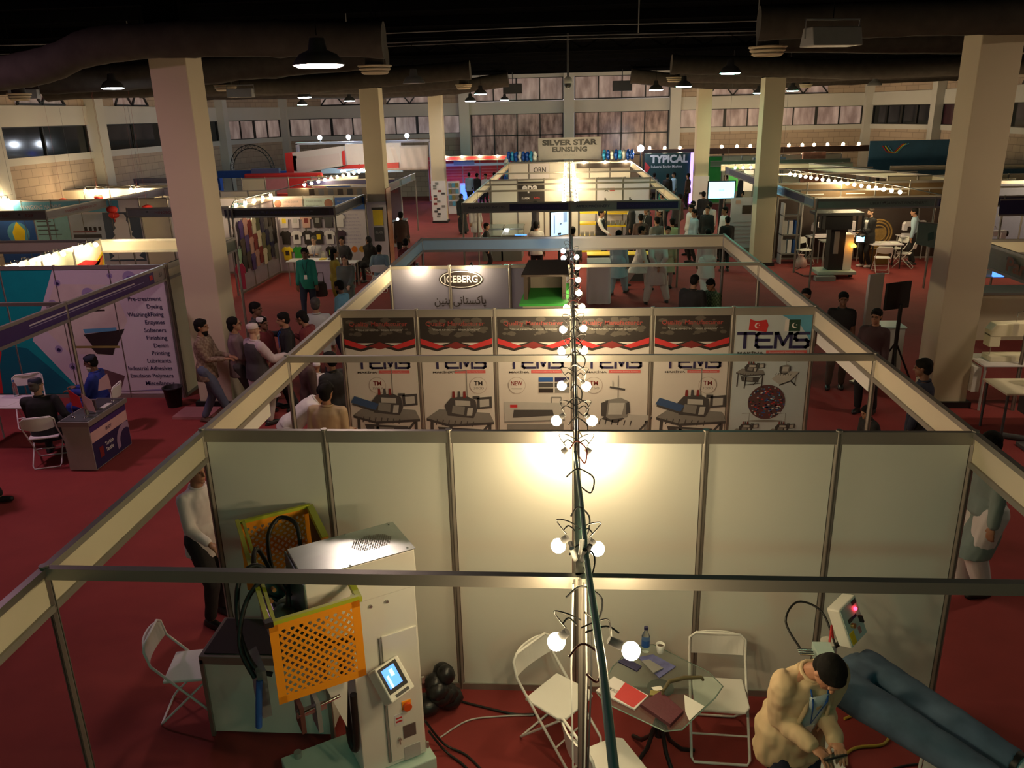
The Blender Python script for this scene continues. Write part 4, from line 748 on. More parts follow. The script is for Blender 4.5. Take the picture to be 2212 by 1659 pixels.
B().bb(-6.2, -5.3, 41.5, 41.9, 0, 0.9, mat('blue neon strip')).build('lit_counter', label='low blue glowing counter beneath the red wall', cat='counter')

# ---- right stands
LN = mat('pale lilac fascia board', (.22, .22, .30), .5)
fascia('lilac and navy fascia beam slanting back behind the middle right column', (6.55, 16.9), (6.55, 29.8), LN, prints=((.9, 6.6, NAVY, 'EXHIBITION', LPRINT), (7, 12, NAVY, None, None)), side=(-1, 0, 0))
fascia('greenish grey fascia beam with small dark lettering over the black pressing machine', (6.55, 16.6), (9.65, 16.6), mat('sage grey board', (.20, .24, .21), .5), prints=((1.2, 3.0, None, 'LIBERTY GARMENT MACHINERY', DGREY),), side=(0, -1, 0))
fascia('navy fascia beam right of the greenish grey one', (9.65, 16.6), (14, 16.6), LN, prints=((.05, 4.2, NAVY, None, None),), side=(0, -1, 0))
BRW = mat('brown printed wall', (.16, .10, .045), .45, noise_amt=.25, scale=2)
br = partition('brown printed partition wall lit by the right bulb string', (6.6, 21.6), (14.1, 21.6), 7, BRW, topr=.07); b = B()
for k, x in enumerate((7.6, 8.9, 10.2)): b.bb(x, x + .6, 21.56, 21.58, 2.05, 2.075, WPRINT); b.bb(x + .1, x + .5, 21.56, 21.58, 1.93, 1.95, WPRINT)
b.tube([(11.5, 21.57, 1.8), (12.6, 21.57, 1.8), (12.6, 21.57, 2.2), (11.5, 21.57, 2.2)], .015, LGREY, n=4, closed=True); b.build('lettering', br)
crossbar('cross beam in front of the brown printed wall', (6.6, 19.2), (14, 19.2), h=.05)
partition('long dark rear wall of the pressing machine stand', (6.7, 21.3), (14, 21.3), 1, mat('dark brown wall', (.035, .022, .018), .5), zt=2.0, topr=.05)
fascia('cream fascia beam on the far right side of the pressing machine stand', (12.9, 21.8), (10.3, 31), CREAM)
fascia('cream fascia beam across behind the right bulb string', (6.6, 31.2), (12.2, 31.2), CREAM); fascia('long greyish green fascia beam behind the right stands', (6.6, 34), (13, 34), mat('moss grey board', (.20, .21, .17), .5))
crossbar('thin rail across the right stands at the third bay', (6.6, 25.4), (12.6, 25.4), h=.05); crossbar('thin rail across the right stands at the fourth bay', (6.6, 28.2), (12, 28.2), h=.05)
for x, y, l in ((6.55, 16.6, 'front left corner post of the pressing machine stand'), (9.6, 16.6, 'front post beside the man in the dark suit'), (9.95, 17.0, 'second front post beside the man in the dark suit'), (11.35, 16.6, 'post left of the near right column, in the machine stand'), (6.75, 19.0, 'post behind the middle right column'), (6.55, 29.8, 'post at the far end of the lilac fascia beam')): post((x, y), l)
gw = partition('white wall with a bright green header, far right stands', (6.9, 38.2), (13.9, 38.2), 7, [mat('bright green panel', (.03, .32, .06), .5), CREAM, CREAM, CREAM, CREAM, CREAM, CREAM], topr=.04)
for i, (x, m) in enumerate(((10.9, BLUEP), (12.4, OR))): B().bb(x - .5, x + .5, 36.0, 36.2, 1.9, 2.5, m).build('booth_sign', label='%s header panel among the far right stands' % ('blue', 'orange'), cat='panel') if False else None
B().bb(8.7, 10.2, 34.6, 34.8, 2.05, 2.5, mat('slate violet panel')).bb(8.75, 8.8, 34.68, 34.73, 0, 2.06, MGREY).bb(10.1, 10.15, 34.68, 34.73, 0, 2.06, MGREY).build('booth_sign', label='slate blue header panel with faint lettering, far right stands', cat='panel')
B().bb(11.6, 12.7, 36.8, 37.0, 0, 2.6, mat('orange blue print', (.55, .22, .15), .5, noise_amt=.7, scale=4)).build('booth_sign', label='orange and violet picture panel before the blue cloth', cat='panel')
dk = B(); [dk.bb(x_ - .05, x_ + .05, 39.65, 39.85, 0, 2.5, BLACK) for x_ in (4.0, 8.2, 12.4, 16.4)]; dk.bb(3.9, 16.5, 39.6, 39.9, 2.45, 2.75, mat('dark red brown board', (.05, .02, .015), .6)); dk.build('dark_header_beam', label='long dark header beam under the far right lamp row', cat='header beam')
ty = thing('sign_wall', 'dark green sign wall with big white letters, right of the name board', 'sign', (5.0, 38.6, 0)); B().bb(3.95, 6.3, 38.6, 38.8, .3, 2.6, mat('dark teal sign', (.012, .05, .055), .4)).build('sign_board', ty); b = B(); b.text('TYPICAL', (4.25, 38.57, 2.1), (1, 0, 0), (0, 0, 1), 1.95, .42, WPRINT, .05); b.text('Industrial Sewing Machine', (4.3, 38.57, 1.82), (1, 0, 0), (0, 0, 1), 1.6, .17, WPRINT, .02); b.build('lettering', ty)
b = B(); b.poly([(3.97, 38.57, 1.4), (4.25, 38.57, 1.9), (3.97, 38.57, 2.2)], REDP); b.build('red_mark', ty); B().bb(6.35, 6.5, 38.5, 38.7, 0, 2.6, mat('violet neon strip', (.30, .18, 1), .4, emit=1.6)).build('light_strip', label='violet glowing strip at the right edge of the dark green sign', cat='light')
B().bb(6.5, 6.75, 38.3, 38.6, 0, 2.2, OR).build('orange_panel', label='narrow orange panel beside the violet strip', cat='panel')
BC = mat('blue printed cloth', (.035, .11, .20), .7, noise_amt=.35, scale=1.5)
r = thing('printed_cloth', 'big blue printed cloth banner with a coloured swoosh, right of centre', 'banner', (15.2, 33, 2.1)); B().bb(13.6, 13.66, 33.05, 33.1, 0, 3.2, MGREY).build('leg', r); B().bb(17.2, 17.26, 33.05, 33.1, 0, 3.2, MGREY).build('leg', r); b = B(); b.bb(13.45, 17.4, 33, 33.05, 1.9, 3.22, BC); b.build('cloth', r); b = B()
for k, m in enumerate((REDP, YEL, SKYP)): b.tube([(14.0 + .12 * k, 32.98, 3.0), (14.2 + .13 * k, 32.98, 2.75), (14.5 + .08 * k, 32.98, 2.68), (14.75 + .1 * k, 32.98, 2.95 + .03 * k), (14.9 + .12 * k, 32.98, 3.08)], .025, m, n=5)
b.build('swoosh', r)
fascia('pale fascia beam before the blue printed cloth', (12.4, 27.5), (18, 27.5), CREAM, z0=2.3, z1=2.5); B().bb(12.2, 18, 26.2, 26.25, 1.9, 2.4, BC).build('cloth_band', label='blue cloth band hanging below the pale beam, right', cat='cloth')
partition('cream low walls of the right stands left of the near column', (10.9, 23.6), (15.9, 23.6), 5, CREAM, topr=.04)
fascia('navy fascia beam right of the near right column', (10.9, 15.9), (14.9, 15.9), LN, prints=((0, 4, NAVY, None, None),), side=(0, -1, 0), z0=2.0)
rr_ = partition('low blue-green printed wall at the right edge of the picture', (12.2, 21), (17.2, 21), 5, mat('slate violet panel'))
cn = thing('counter', 'long cream-fronted exhibition counter right of the near right column', 'counter', (10.5, 11.6, 0)); B().bb(8.4, 12.6, 11.3, 12.0, 0, .98, CREAM).build('body', cn); B().bb(8.35, 12.65, 11.25, 12.05, .98, 1.03, MGREY).build('worktop', cn)
pf = thing('fascia_sign', 'grey fascia sign with brown script lettering at the right edge', 'sign', (7.2, 7.5, 2.1)); b = B(); b.bar((7.25, 9.2, 2.24), (7.15, 5.2, 2.24), .02, .40, mat('khaki grey board', (.30, .28, .22), .5)); b.build('fascia_board', pf); b = B(); b.bar((7.25, 9.2, 2.43), (7.15, 5.2, 2.43), .05, .05, ALU); b.build('top_rail', pf); b = B(); b.bar((7.25, 9.2, 2.05), (7.15, 5.2, 2.05), .05, .05, ALU); b.build('bottom_rail', pf)
b = B(); b.text('Paradise', (7.165, 7.95, 2.13), (-.02, -1, 0), (0, 0, 1), 1.55, .24, mat('rust lettering', (.28, .08, .02), .5), .03); b.build('lettering', pf)
b = B(); b.text('STITCHING SOLUTIONS', (7.17, 7.9, 2.085), (-.02, -1, 0), (0, 0, 1), 1.2, .03, MGREY); b.build('small_lettering', pf)
fascia('cream fascia beam behind the brown-lettered sign', (7.3, 9.3), (12, 9.3), CREAM); post((7.18, 7.05), 'pale post standing beside the sewing machine tables at the right edge', z1=2.1, r=.03)
# ------------------------------------------------------------------ bulbs strung along the stands
ORD = ['first', 'second', 'third', 'fourth', 'fifth', 'sixth', 'seventh', 'eighth', 'ninth', 'tenth', 'eleventh', 'twelfth', 'thirteenth', 'fourteenth', 'fifteenth', 'sixteenth', 'seventeenth', 'eighteenth', 'nineteenth', 'twentieth']
GLASSB = mat('unlit bulb glass', (.55, .50, .42), .1)
def hung_bulb(x, y, z, s, lab, glow=WARM, r=.045):
    # socket clamped to the centre beam, arm, bulb hanging slightly outwards
    rt = thing('hanging_bulb', lab, 'light bulb', (x * .3, y, z + .1), 0, 'bulbs hung along the centre beam')
    sx = 1 if x > 0 else -1
    B().curve([(.02 * sx, y, z + .10), (x * .5, y + .01, z + .13), (x * .75, y, z + .10)], .005, BLACK, n=5).build('flex', rt)
    B().cyl((x * .55, y, z + .06), (x * .8, y, z + .03), .02, DGREY, r1=.024, n=10).build('socket', rt)
    B().ell((x, y, z), r, glow or GLASSB, n=12, k=8).build('bulb', rt, label='glowing bulb' if glow else 'unlit glass bulb')
    B().curve([(0, y - .02, z + .14), (sx * .07, y - .04, z + .19), (sx * .13, y, z + .17), (x * .6, y, z + .08)], .004, BLACK, n=5).build('wire_loop', rt)
L = [(-.12, -2.51), (.24, -2.57), (-.12, -1.58), (.11, -1.61), (-.13, -.24), (.13, -.24), (-.16, .50), (.14, .50), (-.12, 1.42), (.11, 1.40), (-.13, 2.60), (.11, 2.62), (-.12, 3.52), (.12, 3.56), (-.08, 4.66), (.12, 4.69), (.09, 5.57), (.09, 6.51), (.09, 7.58), (.09, 8.59)]
for i, (x, y) in enumerate(L):
    lit = True
    pr = 'pair nearest the camera' if i < 2 else '%s pair from the camera' % ORD[i // 2] if i < 16 else '%s single bulb beyond the banner wall' % ORD[i - 16]
    if i < 16: lab = '%s bulb on the %s of the string, %s' % ('glowing warm' if lit else 'unlit clear', 'left' if x < 0 else 'right', pr)
    else: lab = 'glowing warm bulb on the string, %s' % pr
    hung_bulb(x, y, 2.33, 1, lab, WARM if lit else None)
hung_bulb(-.14, 8.5, 2.33, 1, 'cold white bulb left of the string before the blue beam, nearer one', COOL); hung_bulb(-.15, 9.27, 2.33, 1, 'cold white bulb left of the string before the blue beam, farther one', COOL)
c = thing('cable_pole', 'teal-grey pole wound with cables leaning along the bulb string, nearest the camera', 'pole', (0, -2, 2.4))
TG = mat('teal grey painted pipe', (.09, .24, .22), .5)
B().tube([(-.01, -.5, 2.47), (.02, -1.3, 2.49), (.04, -2.1, 2.51), (.085, -2.95, 2.53), (.125, -4.3, 2.56)], [.012, .014, .017, .020, .020], TG, n=10).build('pipe', c)
B().tube([(0, YE, 2.46), (.02, YI, 2.47), (-.01, YT, 2.46), (.01, 2, 2.47), (0, 0, 2.47), (-.01, -.5, 2.48)], .012, DGREY, n=8).build('cable_run', c)
random.seed(11)
for i in range(24):
    y = -2.8 + i * .47 + random.uniform(-.1, .1); a = .03 + .05 * random.random(); z = 2.5
    b = B(); b.curve([(-a, y, z - .03), (-.01, y + .02, z + .02), (a * .6, y + .04, z), (a * 1.5, y + .02, z - .05), (a * 1.2, y - .05, z - .12), (.02, y - .08, z - .06)], .0055, random.choice((BLACK, BLACK, WHITE, DREDP)), n=5); b.build('tied_wire', c)
b = B()
for k, (dx, m) in enumerate(((-.035, WHITE), (.03, WHITE), (.05, DGREY))): b.tube([(dx, -2.13, 2.42), (dx * 1.3, -2.16, 1.9), (dx, -2.15, 1.2), (dx * 1.6, -2.17, .6), (dx * 1.2, -2.16, .02)], .006, m, n=6)
b.build('drop_cables', c)
r = thing('cable_junction', 'small cluster of bulb sockets tied on the nearest cross beam', 'sockets', (.02, -2.0, 2.47)); b = B()
for k in range(5): b.cyl((.03 * math.cos(k * 1.3), -1.95 + .03 * math.sin(k * 1.3), 2.47), (.06 * math.cos(k * 1.3), -1.95 + .06 * math.sin(k * 1.3), 2.55), .014, WHITE if k % 2 else DGREY, n=8)
b.build('sockets', r)
def string(pts, glow, where, grp, r=.06, cable=None):
    if cable is None:
        cable = [V((x, y, z + r * .9 + .10)) for x, y, z in pts]; cable = [cable[0] * 2 - cable[min(1, len(pts) - 1)]] + cable + [cable[-1] * 2 - cable[-2]]
        B().tube(cable, .012, DGREY, n=6).cyl(cable[0], (cable[0].x, cable[0].y, 7), .004, DGREY, n=4).cyl(cable[-1], (cable[-1].x, cable[-1].y, 7), .004, DGREY, n=4).build('string_cable', label='cable carrying the bulbs ' + where.split(',')[0], cat='cable')
    cable = [V(c) for c in cable]
    for i, (x, y, z) in enumerate(pts):
        rt = thing('string_bulb', 'glowing bulb %s, %s' % (ORD[i] if i < 20 else 'number %d' % (i + 1), where), 'light bulb', (x, y, z), 0, grp)
        B().ell((x, y, z), r, glow, n=8, k=6).build('bulb', rt); B().cyl((x, y, z + r * .9), (x, y, z + r * .9 + .08), .02, DGREY, n=8).build('socket', rt)
        top_ = V((x, y, z + r * .9 + .07)); best = None
        for c0_, c1_ in zip(cable[:-1], cable[1:]):
            d_ = c1_ - c0_; t_ = max(0, min(1, (top_ - c0_).dot(d_) / d_.dot(d_))); q_ = c0_ + d_ * t_
            if best is None or (q_ - top_).length < (best - top_).length: best = q_
        B().cyl(top_, best + V((0, 0, .001)), .006, DGREY, n=5).build('flex', rt)
string([(-.17, 17.3 + i * 1.05, 2.42) for i in range(17)], WARM, 'left row over the far centre stands, counted away from the camera', 'left row of bulbs over the far centre stands', cable=[(0, 17, 2.56), (0, 26, 2.55), (0, 35, 2.56)])
string([(.17, 17.3 + i * 1.05, 2.42) for i in range(17)], WARM, 'right row over the far centre stands, counted away from the camera', 'right row of bulbs over the far centre stands', cable=[(0, 17, 2.56), (0, 26, 2.55), (0, 35, 2.56)])
B().tube([(0, 17, 2.56), (0, 26, 2.55), (0, 35, 2.56)], .02, DGREY, n=6).build('string_cable', label='cable carrying the double bulb row over the far centre stands', cat='cable')
crossbar('centre beam under the double bulb row of the far stands', (0, 17), (0, 35.5), z=2.42, h=.04)
string([(-9.55 + (i % 2) * .14, 17.2 + i * .36, 2.47) for i in range(9)], WARM, 'string over the shirt stand, counted away from the camera', 'bulbs over the shirt stand', .05, [(-9.5, 16.7, 2.44), (-9.5, 17, 2.6), (-9.5, 20, 2.58), (-9.1, 31, 2.62)])
string([(-9.55 + i * .045, 23.6 + i * .72, 2.50) for i in range(12)], WARM, 'string behind the slogan banner, counted away from the camera', 'bulbs behind the slogan banner', .06, [(-9.5, 16.7, 2.44), (-9.5, 17, 2.6), (-9.5, 20, 2.58), (-9.1, 31, 2.62)])
B().tube([(-9.5, 16.7, 2.44), (-9.5, 17, 2.6), (-9.5, 20, 2.58), (-9.1, 31, 2.62)], .015, DGREY, n=6).build('string_cable', label='cable carrying the left bulb strings behind the near column', cat='cable')
string([(9.28 - i * .072, 18.2 + i * .42, 2.42) for i in range(18)], WARM, 'string over the right stand, counted away from the camera', 'bulbs over the brown-walled right stand', .055, [(9.95, 16.6, 2.44), (9.3, 18.1, 2.58), (8.0, 25.8, 2.58)])
B().tube([(9.95, 16.6, 2.44), (9.3, 18.1, 2.58), (8.0, 25.8, 2.58)], .015, DGREY, n=6).build('string_cable', label='pale cable carrying the right bulb string', cat='cable')
string([(6.9 + i * .32, 29.6, 2.40) for i in range(6)], WARM, 'row left of the middle right column, counted from the left', 'bulbs left of the middle right column', .055)
string([(x, 39.7, 2.82) for x in (3.8, 4.3, 5.1, 5.9, 6.8, 7.3, 8.1, 8.9, 9.6, 10.2, 11.0, 11.6, 12.3, 12.9, 13.6, 14.4, 15.2)], FARWARM, 'row along the far dark header beam, counted from the left', 'lamps along the far dark header beam', .08, [(3.5, 39.7, 2.74), (16, 39.7, 2.74)])
string([(-19 + .5, 20.0, 2.45), (-18.3, 20.0, 2.47)], WARM, 'pair above the blue banner at the far left edge', 'bulbs at the far left edge', .05)
string([(-17.9, 23.8, 2.4), (-17.5, 23.8, 2.42), (-17.2, 23.8, 2.38), (-16.15, 23.8, 2.42), (-15.95, 23.8, 2.40)], WARM, 'among the red lanterns, counted from the left', 'bulbs among the red lanterns', .06)
string([(14.6, 19.0, 2.42), (15.0, 19.1, 2.38), (15.3, 19, 2.46)], WARM, 'right of the near right column, counted from the left', 'bulbs right of the near right column', .08)
for i, (x, y, l) in enumerate(((-17.6, 17.06, 'far left picture stand, left'), (-15.9, 17.06, 'far left picture stand, right'), (-12.2, 17.3, 'stand left of the near column, left'), (-10.6, 17.3, 'stand left of the near column, right'), (-8.6, 16.8, 'shirt stand, left'), (-7.2, 16.8, 'shirt stand, right'), (7.42, 6.4, 'brown-lettered sign, nearer'), (7.45, 8.0, 'brown-lettered sign, farther'), (8.3, 16.7, 'pressing machine stand, left'), (10.4, 16.7, 'pressing machine stand, right'))):  # unseen lamps added behind the boards to brighten dim stands
    r = thing('added_fascia_lamp', ('small lamp clipped behind the ' if 'sign' in l else 'added lamp hidden behind the front fascia of the ') + l, 'lamp', (x, y, 2.2)); B().bb(x - (.26 if 'sign' in l else .03), x + .03, y - (.03 if 'sign' in l else .12), y + .03, 2.30, 2.34, DGREY).build('bracket', r); B().cyl((x, y, 2.27), (x, y, 2.31), .022, DGREY).build('socket', r); B().ell((x, y, 2.235), .04, WARM, n=8, k=6).build('bulb', r)
r = thing('globe_lamp', 'large bright white globe lamp right of the balloon garland', 'lamp', (3.55, 36.5, 2.9)); B().ell((3.55, 36.5, 2.95), .17, COOL, n=12, k=8).build('globe', r); B().cyl((3.55, 36.5, 0), (3.55, 36.5, 2.8), .03, BLACK).build('stem', r)
# ------------------------------------------------------------------ folding chairs
def folding_chair(name='folding_chair', m=WHITE):
    r = thing(name, 'x', 'chair'); W[r.name] = Matrix.Identity(4)
    B().prism([(-.20, -.19, .43), (-.21, .14, .43), (-.17, .20, .43), (.17, .20, .43), (.21, .14, .43), (.20, -.19, .43)], (0, 0, .025), m).build('seat', r, bevel=.01)
    b = B(); vs = []; n = 10
    for i in range(n + 1):
        t = i / n * 2 - 1; y = -.265 - .045 * (1 - t * t); lo = .60 + .03 * t * t
        for dz, dy in ((lo, .012), (.80 - .04 * abs(t) ** 6, -.012)):
            for k in (0, .014): vs.append((t * .205, y + dy - k, dz))
    fs = []
    for i in range(n): a = i * 4; c = a + 4; fs += [(a, c, c + 2, a + 2), (a + 1, a + 3, c + 3, c + 1), (a, a + 1, c + 1, c), (a + 2, c + 2, c + 3, a + 3)]
    fs += [(0, 2, 3, 1), (n * 4, n * 4 + 1, n * 4 + 3, n * 4 + 2)]
    b.add(vs, fs, m, False); b.build('backrest', r)
    B().tube([(-.22, -.28, .76), (-.22, -.25, .62), (-.22, .02, .30), (-.22, .24, .04), (-.20, .26, .012), (.20, .26, .012), (.22, .24, .04), (.22, .02, .30), (.22, -.25, .62), (.22, -.28, .76), (.17, -.29, .80), (-.17, -.29, .80)], .011, m, closed=True).build('front_frame', r)
    B().tube([(-.19, .15, .42), (-.19, -.24, .05), (-.17, -.27, .012), (.17, -.27, .012), (.19, -.24, .05), (.19, .15, .42)], .010, m).build('rear_frame', r)
    B().cyl((-.22, .13, .17), (.22, .13, .17), .008, m, n=6).build('stretcher', r)
    return r
chair = folding_chair()
R_ = math.radians
def chr_(x, y, deg, lab, grp=None): return place(chair, used, (x, y, 0), R_(deg - 90), lab, grp)   # deg = heading the chair faces
chr_(-.13, -.62, -38, 'white folding chair left of the glass table, turned towards it')
chr_(1.12, -.55, -93, 'white folding chair right of the glass table, back against the partition wall')
chr_(.24, -1.30, 28, 'white folding chair nearest the bottom edge, below the glass table')
chr_(2.25, -1.78, 228, 'white folding chair at the bottom right corner by the jeans')
chr_(-3.22, -.35, 10, 'white folding chair behind the black-topped counter, beside the man in the white shirt')
chr_(-7.78, 4.80, 110, 'folding chair under the seated man in black, beside the flag counter')
chr_(-9.05, 6.35, -60, 'white folding chair at the far left behind the paper-covered table')
chr_(-7.60, 6.0, 190, 'folding chair under the seated man in blue')
chr_(7.45, 20.5, -70, 'white folding chair behind the black pressing machine, left side'); chr_(10.2, 19.65, 150, 'white folding chair right of the paper-strewn table, nearer one')
chr_(10.3, 20.6, 200, 'white folding chair right of the paper-strewn table, rear one'); chr_(9.3, 18.95, 80, 'white folding chair between the suited man and the table legs')
chr_(-7.0, 18.75, -90, 'folding chair under the seated woman beside the table in the shirt stand')

# ------------------------------------------------------------------ glass table and what lies on it
gt = thing('glass_table', 'round-cornered glass table on a black pedestal between the white chairs', 'table', (.62, -.85, 0))
cs = [(.15, -.93), (.28, -.62), (.46, -.36), (.62, -.34), (1.00, -.66), (1.08, -.82), (1.0, -.95), (.72, -1.28), (.60, -1.30), (.2, -1.03)][::-1]
B().prism([(x, y, .732) for x, y in cs], (0, 0, .010), GLASS).build('glass_top', gt)
B().tube([(x, y, .736) for x, y in cs], .005, mat('green glass edge', (.25, .36, .32), .2), n=5, closed=True).build('edge', gt)
B().lathe((.62, -.85, 0), [(.035, .30), (.028, .5), (.05, .71), (.10, .73)], BLACK, n=14).build('pedestal', gt)
for k in range(4): a = .5 + k * math.pi / 2; B().tube([(.62 + .02 * math.cos(a), -.85 + .02 * math.sin(a), .45), (.62 + .10 * math.cos(a), -.85 + .10 * math.sin(a), .22), (.62 + .22 * math.cos(a), -.85 + .22 * math.sin(a), .08), (.62 + .34 * math.cos(a), -.85 + .34 * math.sin(a), .02)], .017, BLACK).build('leg', gt)
ZT_ = .7425
def sheet(name, lab, cat, pts, h, m, z=ZT_, bev=.002):
    b = B(); b.prism([(x, y, z) for x, y in pts], (0, 0, h), m); return b.build(name, label=lab, cat=cat, bevel=bev)
br_ = thing('brochure', 'white brochure with a red half, left side of the glass table', 'brochure', (.33, -.93, ZT_)); B().prism([(.28, -.76, ZT_), (.14, -.92, ZT_), (.41, -1.11, ZT_), (.52, -.96, ZT_)], (0, 0, .012), WPRINT).build('pages', br_)
b = B(); b.prism([(.36, -.825, ZT_ + .0122), (.27, -.985, ZT_ + .0122), (.40, -1.095, ZT_ + .0122), (.51, -.965, ZT_ + .0122)], (0, 0, .001), REDP); b.build('red_cover', br_)
b = B(); b.text('DENIM WORLD', (.20, -.885, ZT_ + .0125), (.79, -.61, 0), (.61, .79, 0), .13, .035, DGREY, .02); b.build('lettering', br_)
sheet('notebook', 'thick maroon and black notebook near the front corner of the glass table', 'notebook', [(.61, -.93), (.75, -1.13), (.64, -1.27), (.45, -1.07)], .03, mat('maroon leatherette', (.10, .015, .03), .5, bump=.3, scale=40))
sheet('notepad', 'pink-edged pad under the maroon notebook', 'notepad', [(.66, -.98), (.78, -1.15), (.66, -1.30), (.50, -1.14)], .01, mat('pink pad', (.6, .2, .25), .6), ZT_ - .0) if False else None
sheet('paper_card', 'blank white card at the right corner of the glass table', 'paper', [(.78, -.93), (.91, -1.05), (.78, -1.20), (.765, -1.11)], .003, WHITE)
sheet('magazine', 'dark blue and pink magazine at the back of the glass table', 'magazine', [(.48, -.52), (.60, -.48), (.76, -.62), (.62, -.76)], .010, mat('blue pink print', (.10, .11, .28), .4, noise_amt=.8, scale=14))
sheet('tablet_computer', 'grey tablet lying on the magazine', 'tablet', [(.50, -.58), (.56, -.56), (.66, -.66), (.58, -.72)], .012, MGREY, ZT_ + .0105)
sheet('folder', 'dark folded brochure left of the grey tablet', 'folder', [(.32, -.58), (.38, -.53), (.50, -.63), (.46, -.69)], .012, NAVY)
sheet('visiting_card', 'small white card in the middle of the glass table', 'card', [(.55, -.86), (.62, -.84), (.64, -.88), (.57, -.90)], .003, WHITE)
sheet('card_holder', 'olive card holder between the brochure and the notebook', 'card holder', [(.54, -.90), (.62, -.91), (.60, -.97), (.53, -.95)], .012, mat('olive print'))
bt = thing('water_bottle', 'clear plastic water bottle with blue label and cap on the glass table', 'bottle', (.545, -.43, ZT_)); B().lathe((.545, -.43, ZT_), [(.030, 0), (.033, .01), (.033, .14), (.014, .185), (.013, .20)], GLASS, n=16).build('bottle_body', bt); B().lathe((.545, -.43, ZT_ + .05), [(.0335, 0), (.0335, .06)], BLUEP, n=16).build('label', bt); B().cyl((.545, -.43, ZT_ + .20), (.545, -.43, ZT_ + .222), .016, NAVY).build('cap', bt)
cp_ = thing('paper_cup', 'small white cup beside the water bottle', 'cup', (.66, -.44, ZT_)); B().lathe((.66, -.44, ZT_), [(.025, 0), (.036, .075), (.031, .073), (.022, .01), (.0, .01)], WHITE, n=16).build('cup_body', cp_); B().cyl((.66, -.44, ZT_ + .05), (.66, -.44, ZT_ + .055), .028, BROWN).build('drink', cp_)
b = B(); b.tube([(.62, -.96, .79), (.68, -.86, .80), (.80, -.80, .79), (.93, -.78, .78)], [.012, .016, .016, .013], mat('olive brown strap', (.12, .10, .05), .5), n=8); b.tube([(.62, -.96, .79), (.62, -.97, .755)], .010, mat('olive brown strap')); b.tube([(.93, -.78, .78), (.94, -.78, .755)], .010, mat('olive brown strap')); b.build('strap_handle', label='curved olive strap standing on the right part of the glass table', cat='strap')

# ------------------------------------------------------------------ counter behind the machine
ct = thing('counter', 'white display counter with a black top and aluminium edges, left of the big machine', 'counter', (-2.45, -.4, 0))
B().bb(-2.96, -1.98, -.64, -.16, .03, .74, PANEL).build('body', ct); B().bb(-2.985, -1.955, -.665, -.135, .70, .775, ALU).build('edge_frame', ct, bevel=.005); B().bb(-2.95, -1.99, -.63, -.17, .775, .785, BLACKP).build('black_top', ct)
for x in (-2.97, -1.97):
    for y in (-.65, -.15): B().bb(x - .015, x + .015, y - .015, y + .015, 0, .74, ALU).build('corner_post', ct)
# ------------------------------------------------------------------ the big press with orange guards
ms = thing('pressing_machine', 'big white garment machine with perforated orange guards and a blue touch screen', 'machine', (-1.275, -.71, 0), math.atan2(-.535, -.845))
def LB_(b, name, par=ms, lab=None, bevel=0.): return b.build(name, par, label=lab, local=True, bevel=bevel)
b = B(); b.prism([(0, -.22, .12), (.50, -.22, .12), (.50, .22, .12), (0, .22, .12)], (0, 0, 1.50), WMETAL); cab = LB_(b, 'cabinet', bevel=.008)
b = B(); b.prism([(-.02, -.225, 1.60), (-.01, -.225, 1.895), (.77, -.225, 1.895), (.77, -.225, 1.50), (.50, -.225, 1.30), (.50, -.225, 1.60)], (0, .45, 0), WMETAL); LB_(b, 'arm_housing', bevel=.006)
b = B(); b.box((.375, 0, 1.900), (.79, .455, .008), mat('polished steel lid', (.55, .62, .58), .22, .7, noise_amt=.25, scale=4)); LB_(b, 'top_lid')
b = B(); cells = []
for i in range(-9, 10):
    for j in range(-6, 7):
        x, y = .22 + i * .018 + (.009 if j % 2 else 0), -.01 + j * .017
        if ((x - .22) / .15) ** 2 + ((y + .01) / .105) ** 2 < 1: b.poly([(x - .008, y, 1.906), (x, y - .0065, 1.906), (x + .008, y, 1.906), (x, y + .0065, 1.906)], BROWN)
LB_(b, 'vent_holes', lab='oval field of vent holes in the lid')
for x, y in ((.02, -.20), (.35, -.215), (.03, .2), (.45, .21)): b = B(); b.cyl((x, y, 1.903), (x, y, 1.911), .008, CHROME, n=8); LB_(b, 'screw')
for x, z in ((.34, 1.58), (.22, 1.58)): b = B(); b.cyl((x, .225, z - .03), (x, .238, z - .03), .012, STEEL, n=12); LB_(b, 'knob')
b = B(); b.box((.30, .23, .72), (.012, .012, 1.1), MGREY); LB_(b, 'door_gap')
b = B(); b.box((.15, .228, .72), (.27, .016, 1.12), WMETAL); LB_(b, 'door_panel', bevel=.006)
b = B(); b.box((.14, .24, .64), (.07, .012, .07), ORANGE); b.cyl((.14, .244, .635), (.14, .275, .635), .032, mat('red orange knob', (.65, .08, .01), .4), n=16); LB_(b, 'main_switch', lab='red knob on an orange plate')
b = B(); b.box((.205, .238, .53), (.07, .003, .10), WPRINT); b.box((.205, .2405, .545), (.05, .002, .012), REDP); b.box((.205, .2405, .515), (.05, .002, .014), REDP); LB_(b, 'warning_label')
b = B(); b.box((.13, .239, .40), (.10, .008, .11), mat('brown mesh grille', (.13, .09, .09), .6)); LB_(b, 'vent_grille')
b = B(); b.box((.12, .238, .20), (.13, .006, .12), LGREY); LB_(b, 'lower_grille')
b = B(); b.cyl((.215, .236, .36), (.215, .256, .36), .012, STEEL); b.box((.215, .26, .34), (.006, .004, .04), STEEL); LB_(b, 'door_lock')
for z in (.80, .2): b = B(); b.box((-.005, .235, z), (.02, .02, .05), STEEL); LB_(b, 'hinge')
b = B(); b.prism([(-.05, -.30, 0), (1.0, -.30, 0), (1.0, .22, 0), (.55, .30, 0), (-.05, .30, 0)], (0, 0, .11), mat('pale green enamel', (.50, .66, .60), .4)); LB_(b, 'base_plate', bevel=.01)
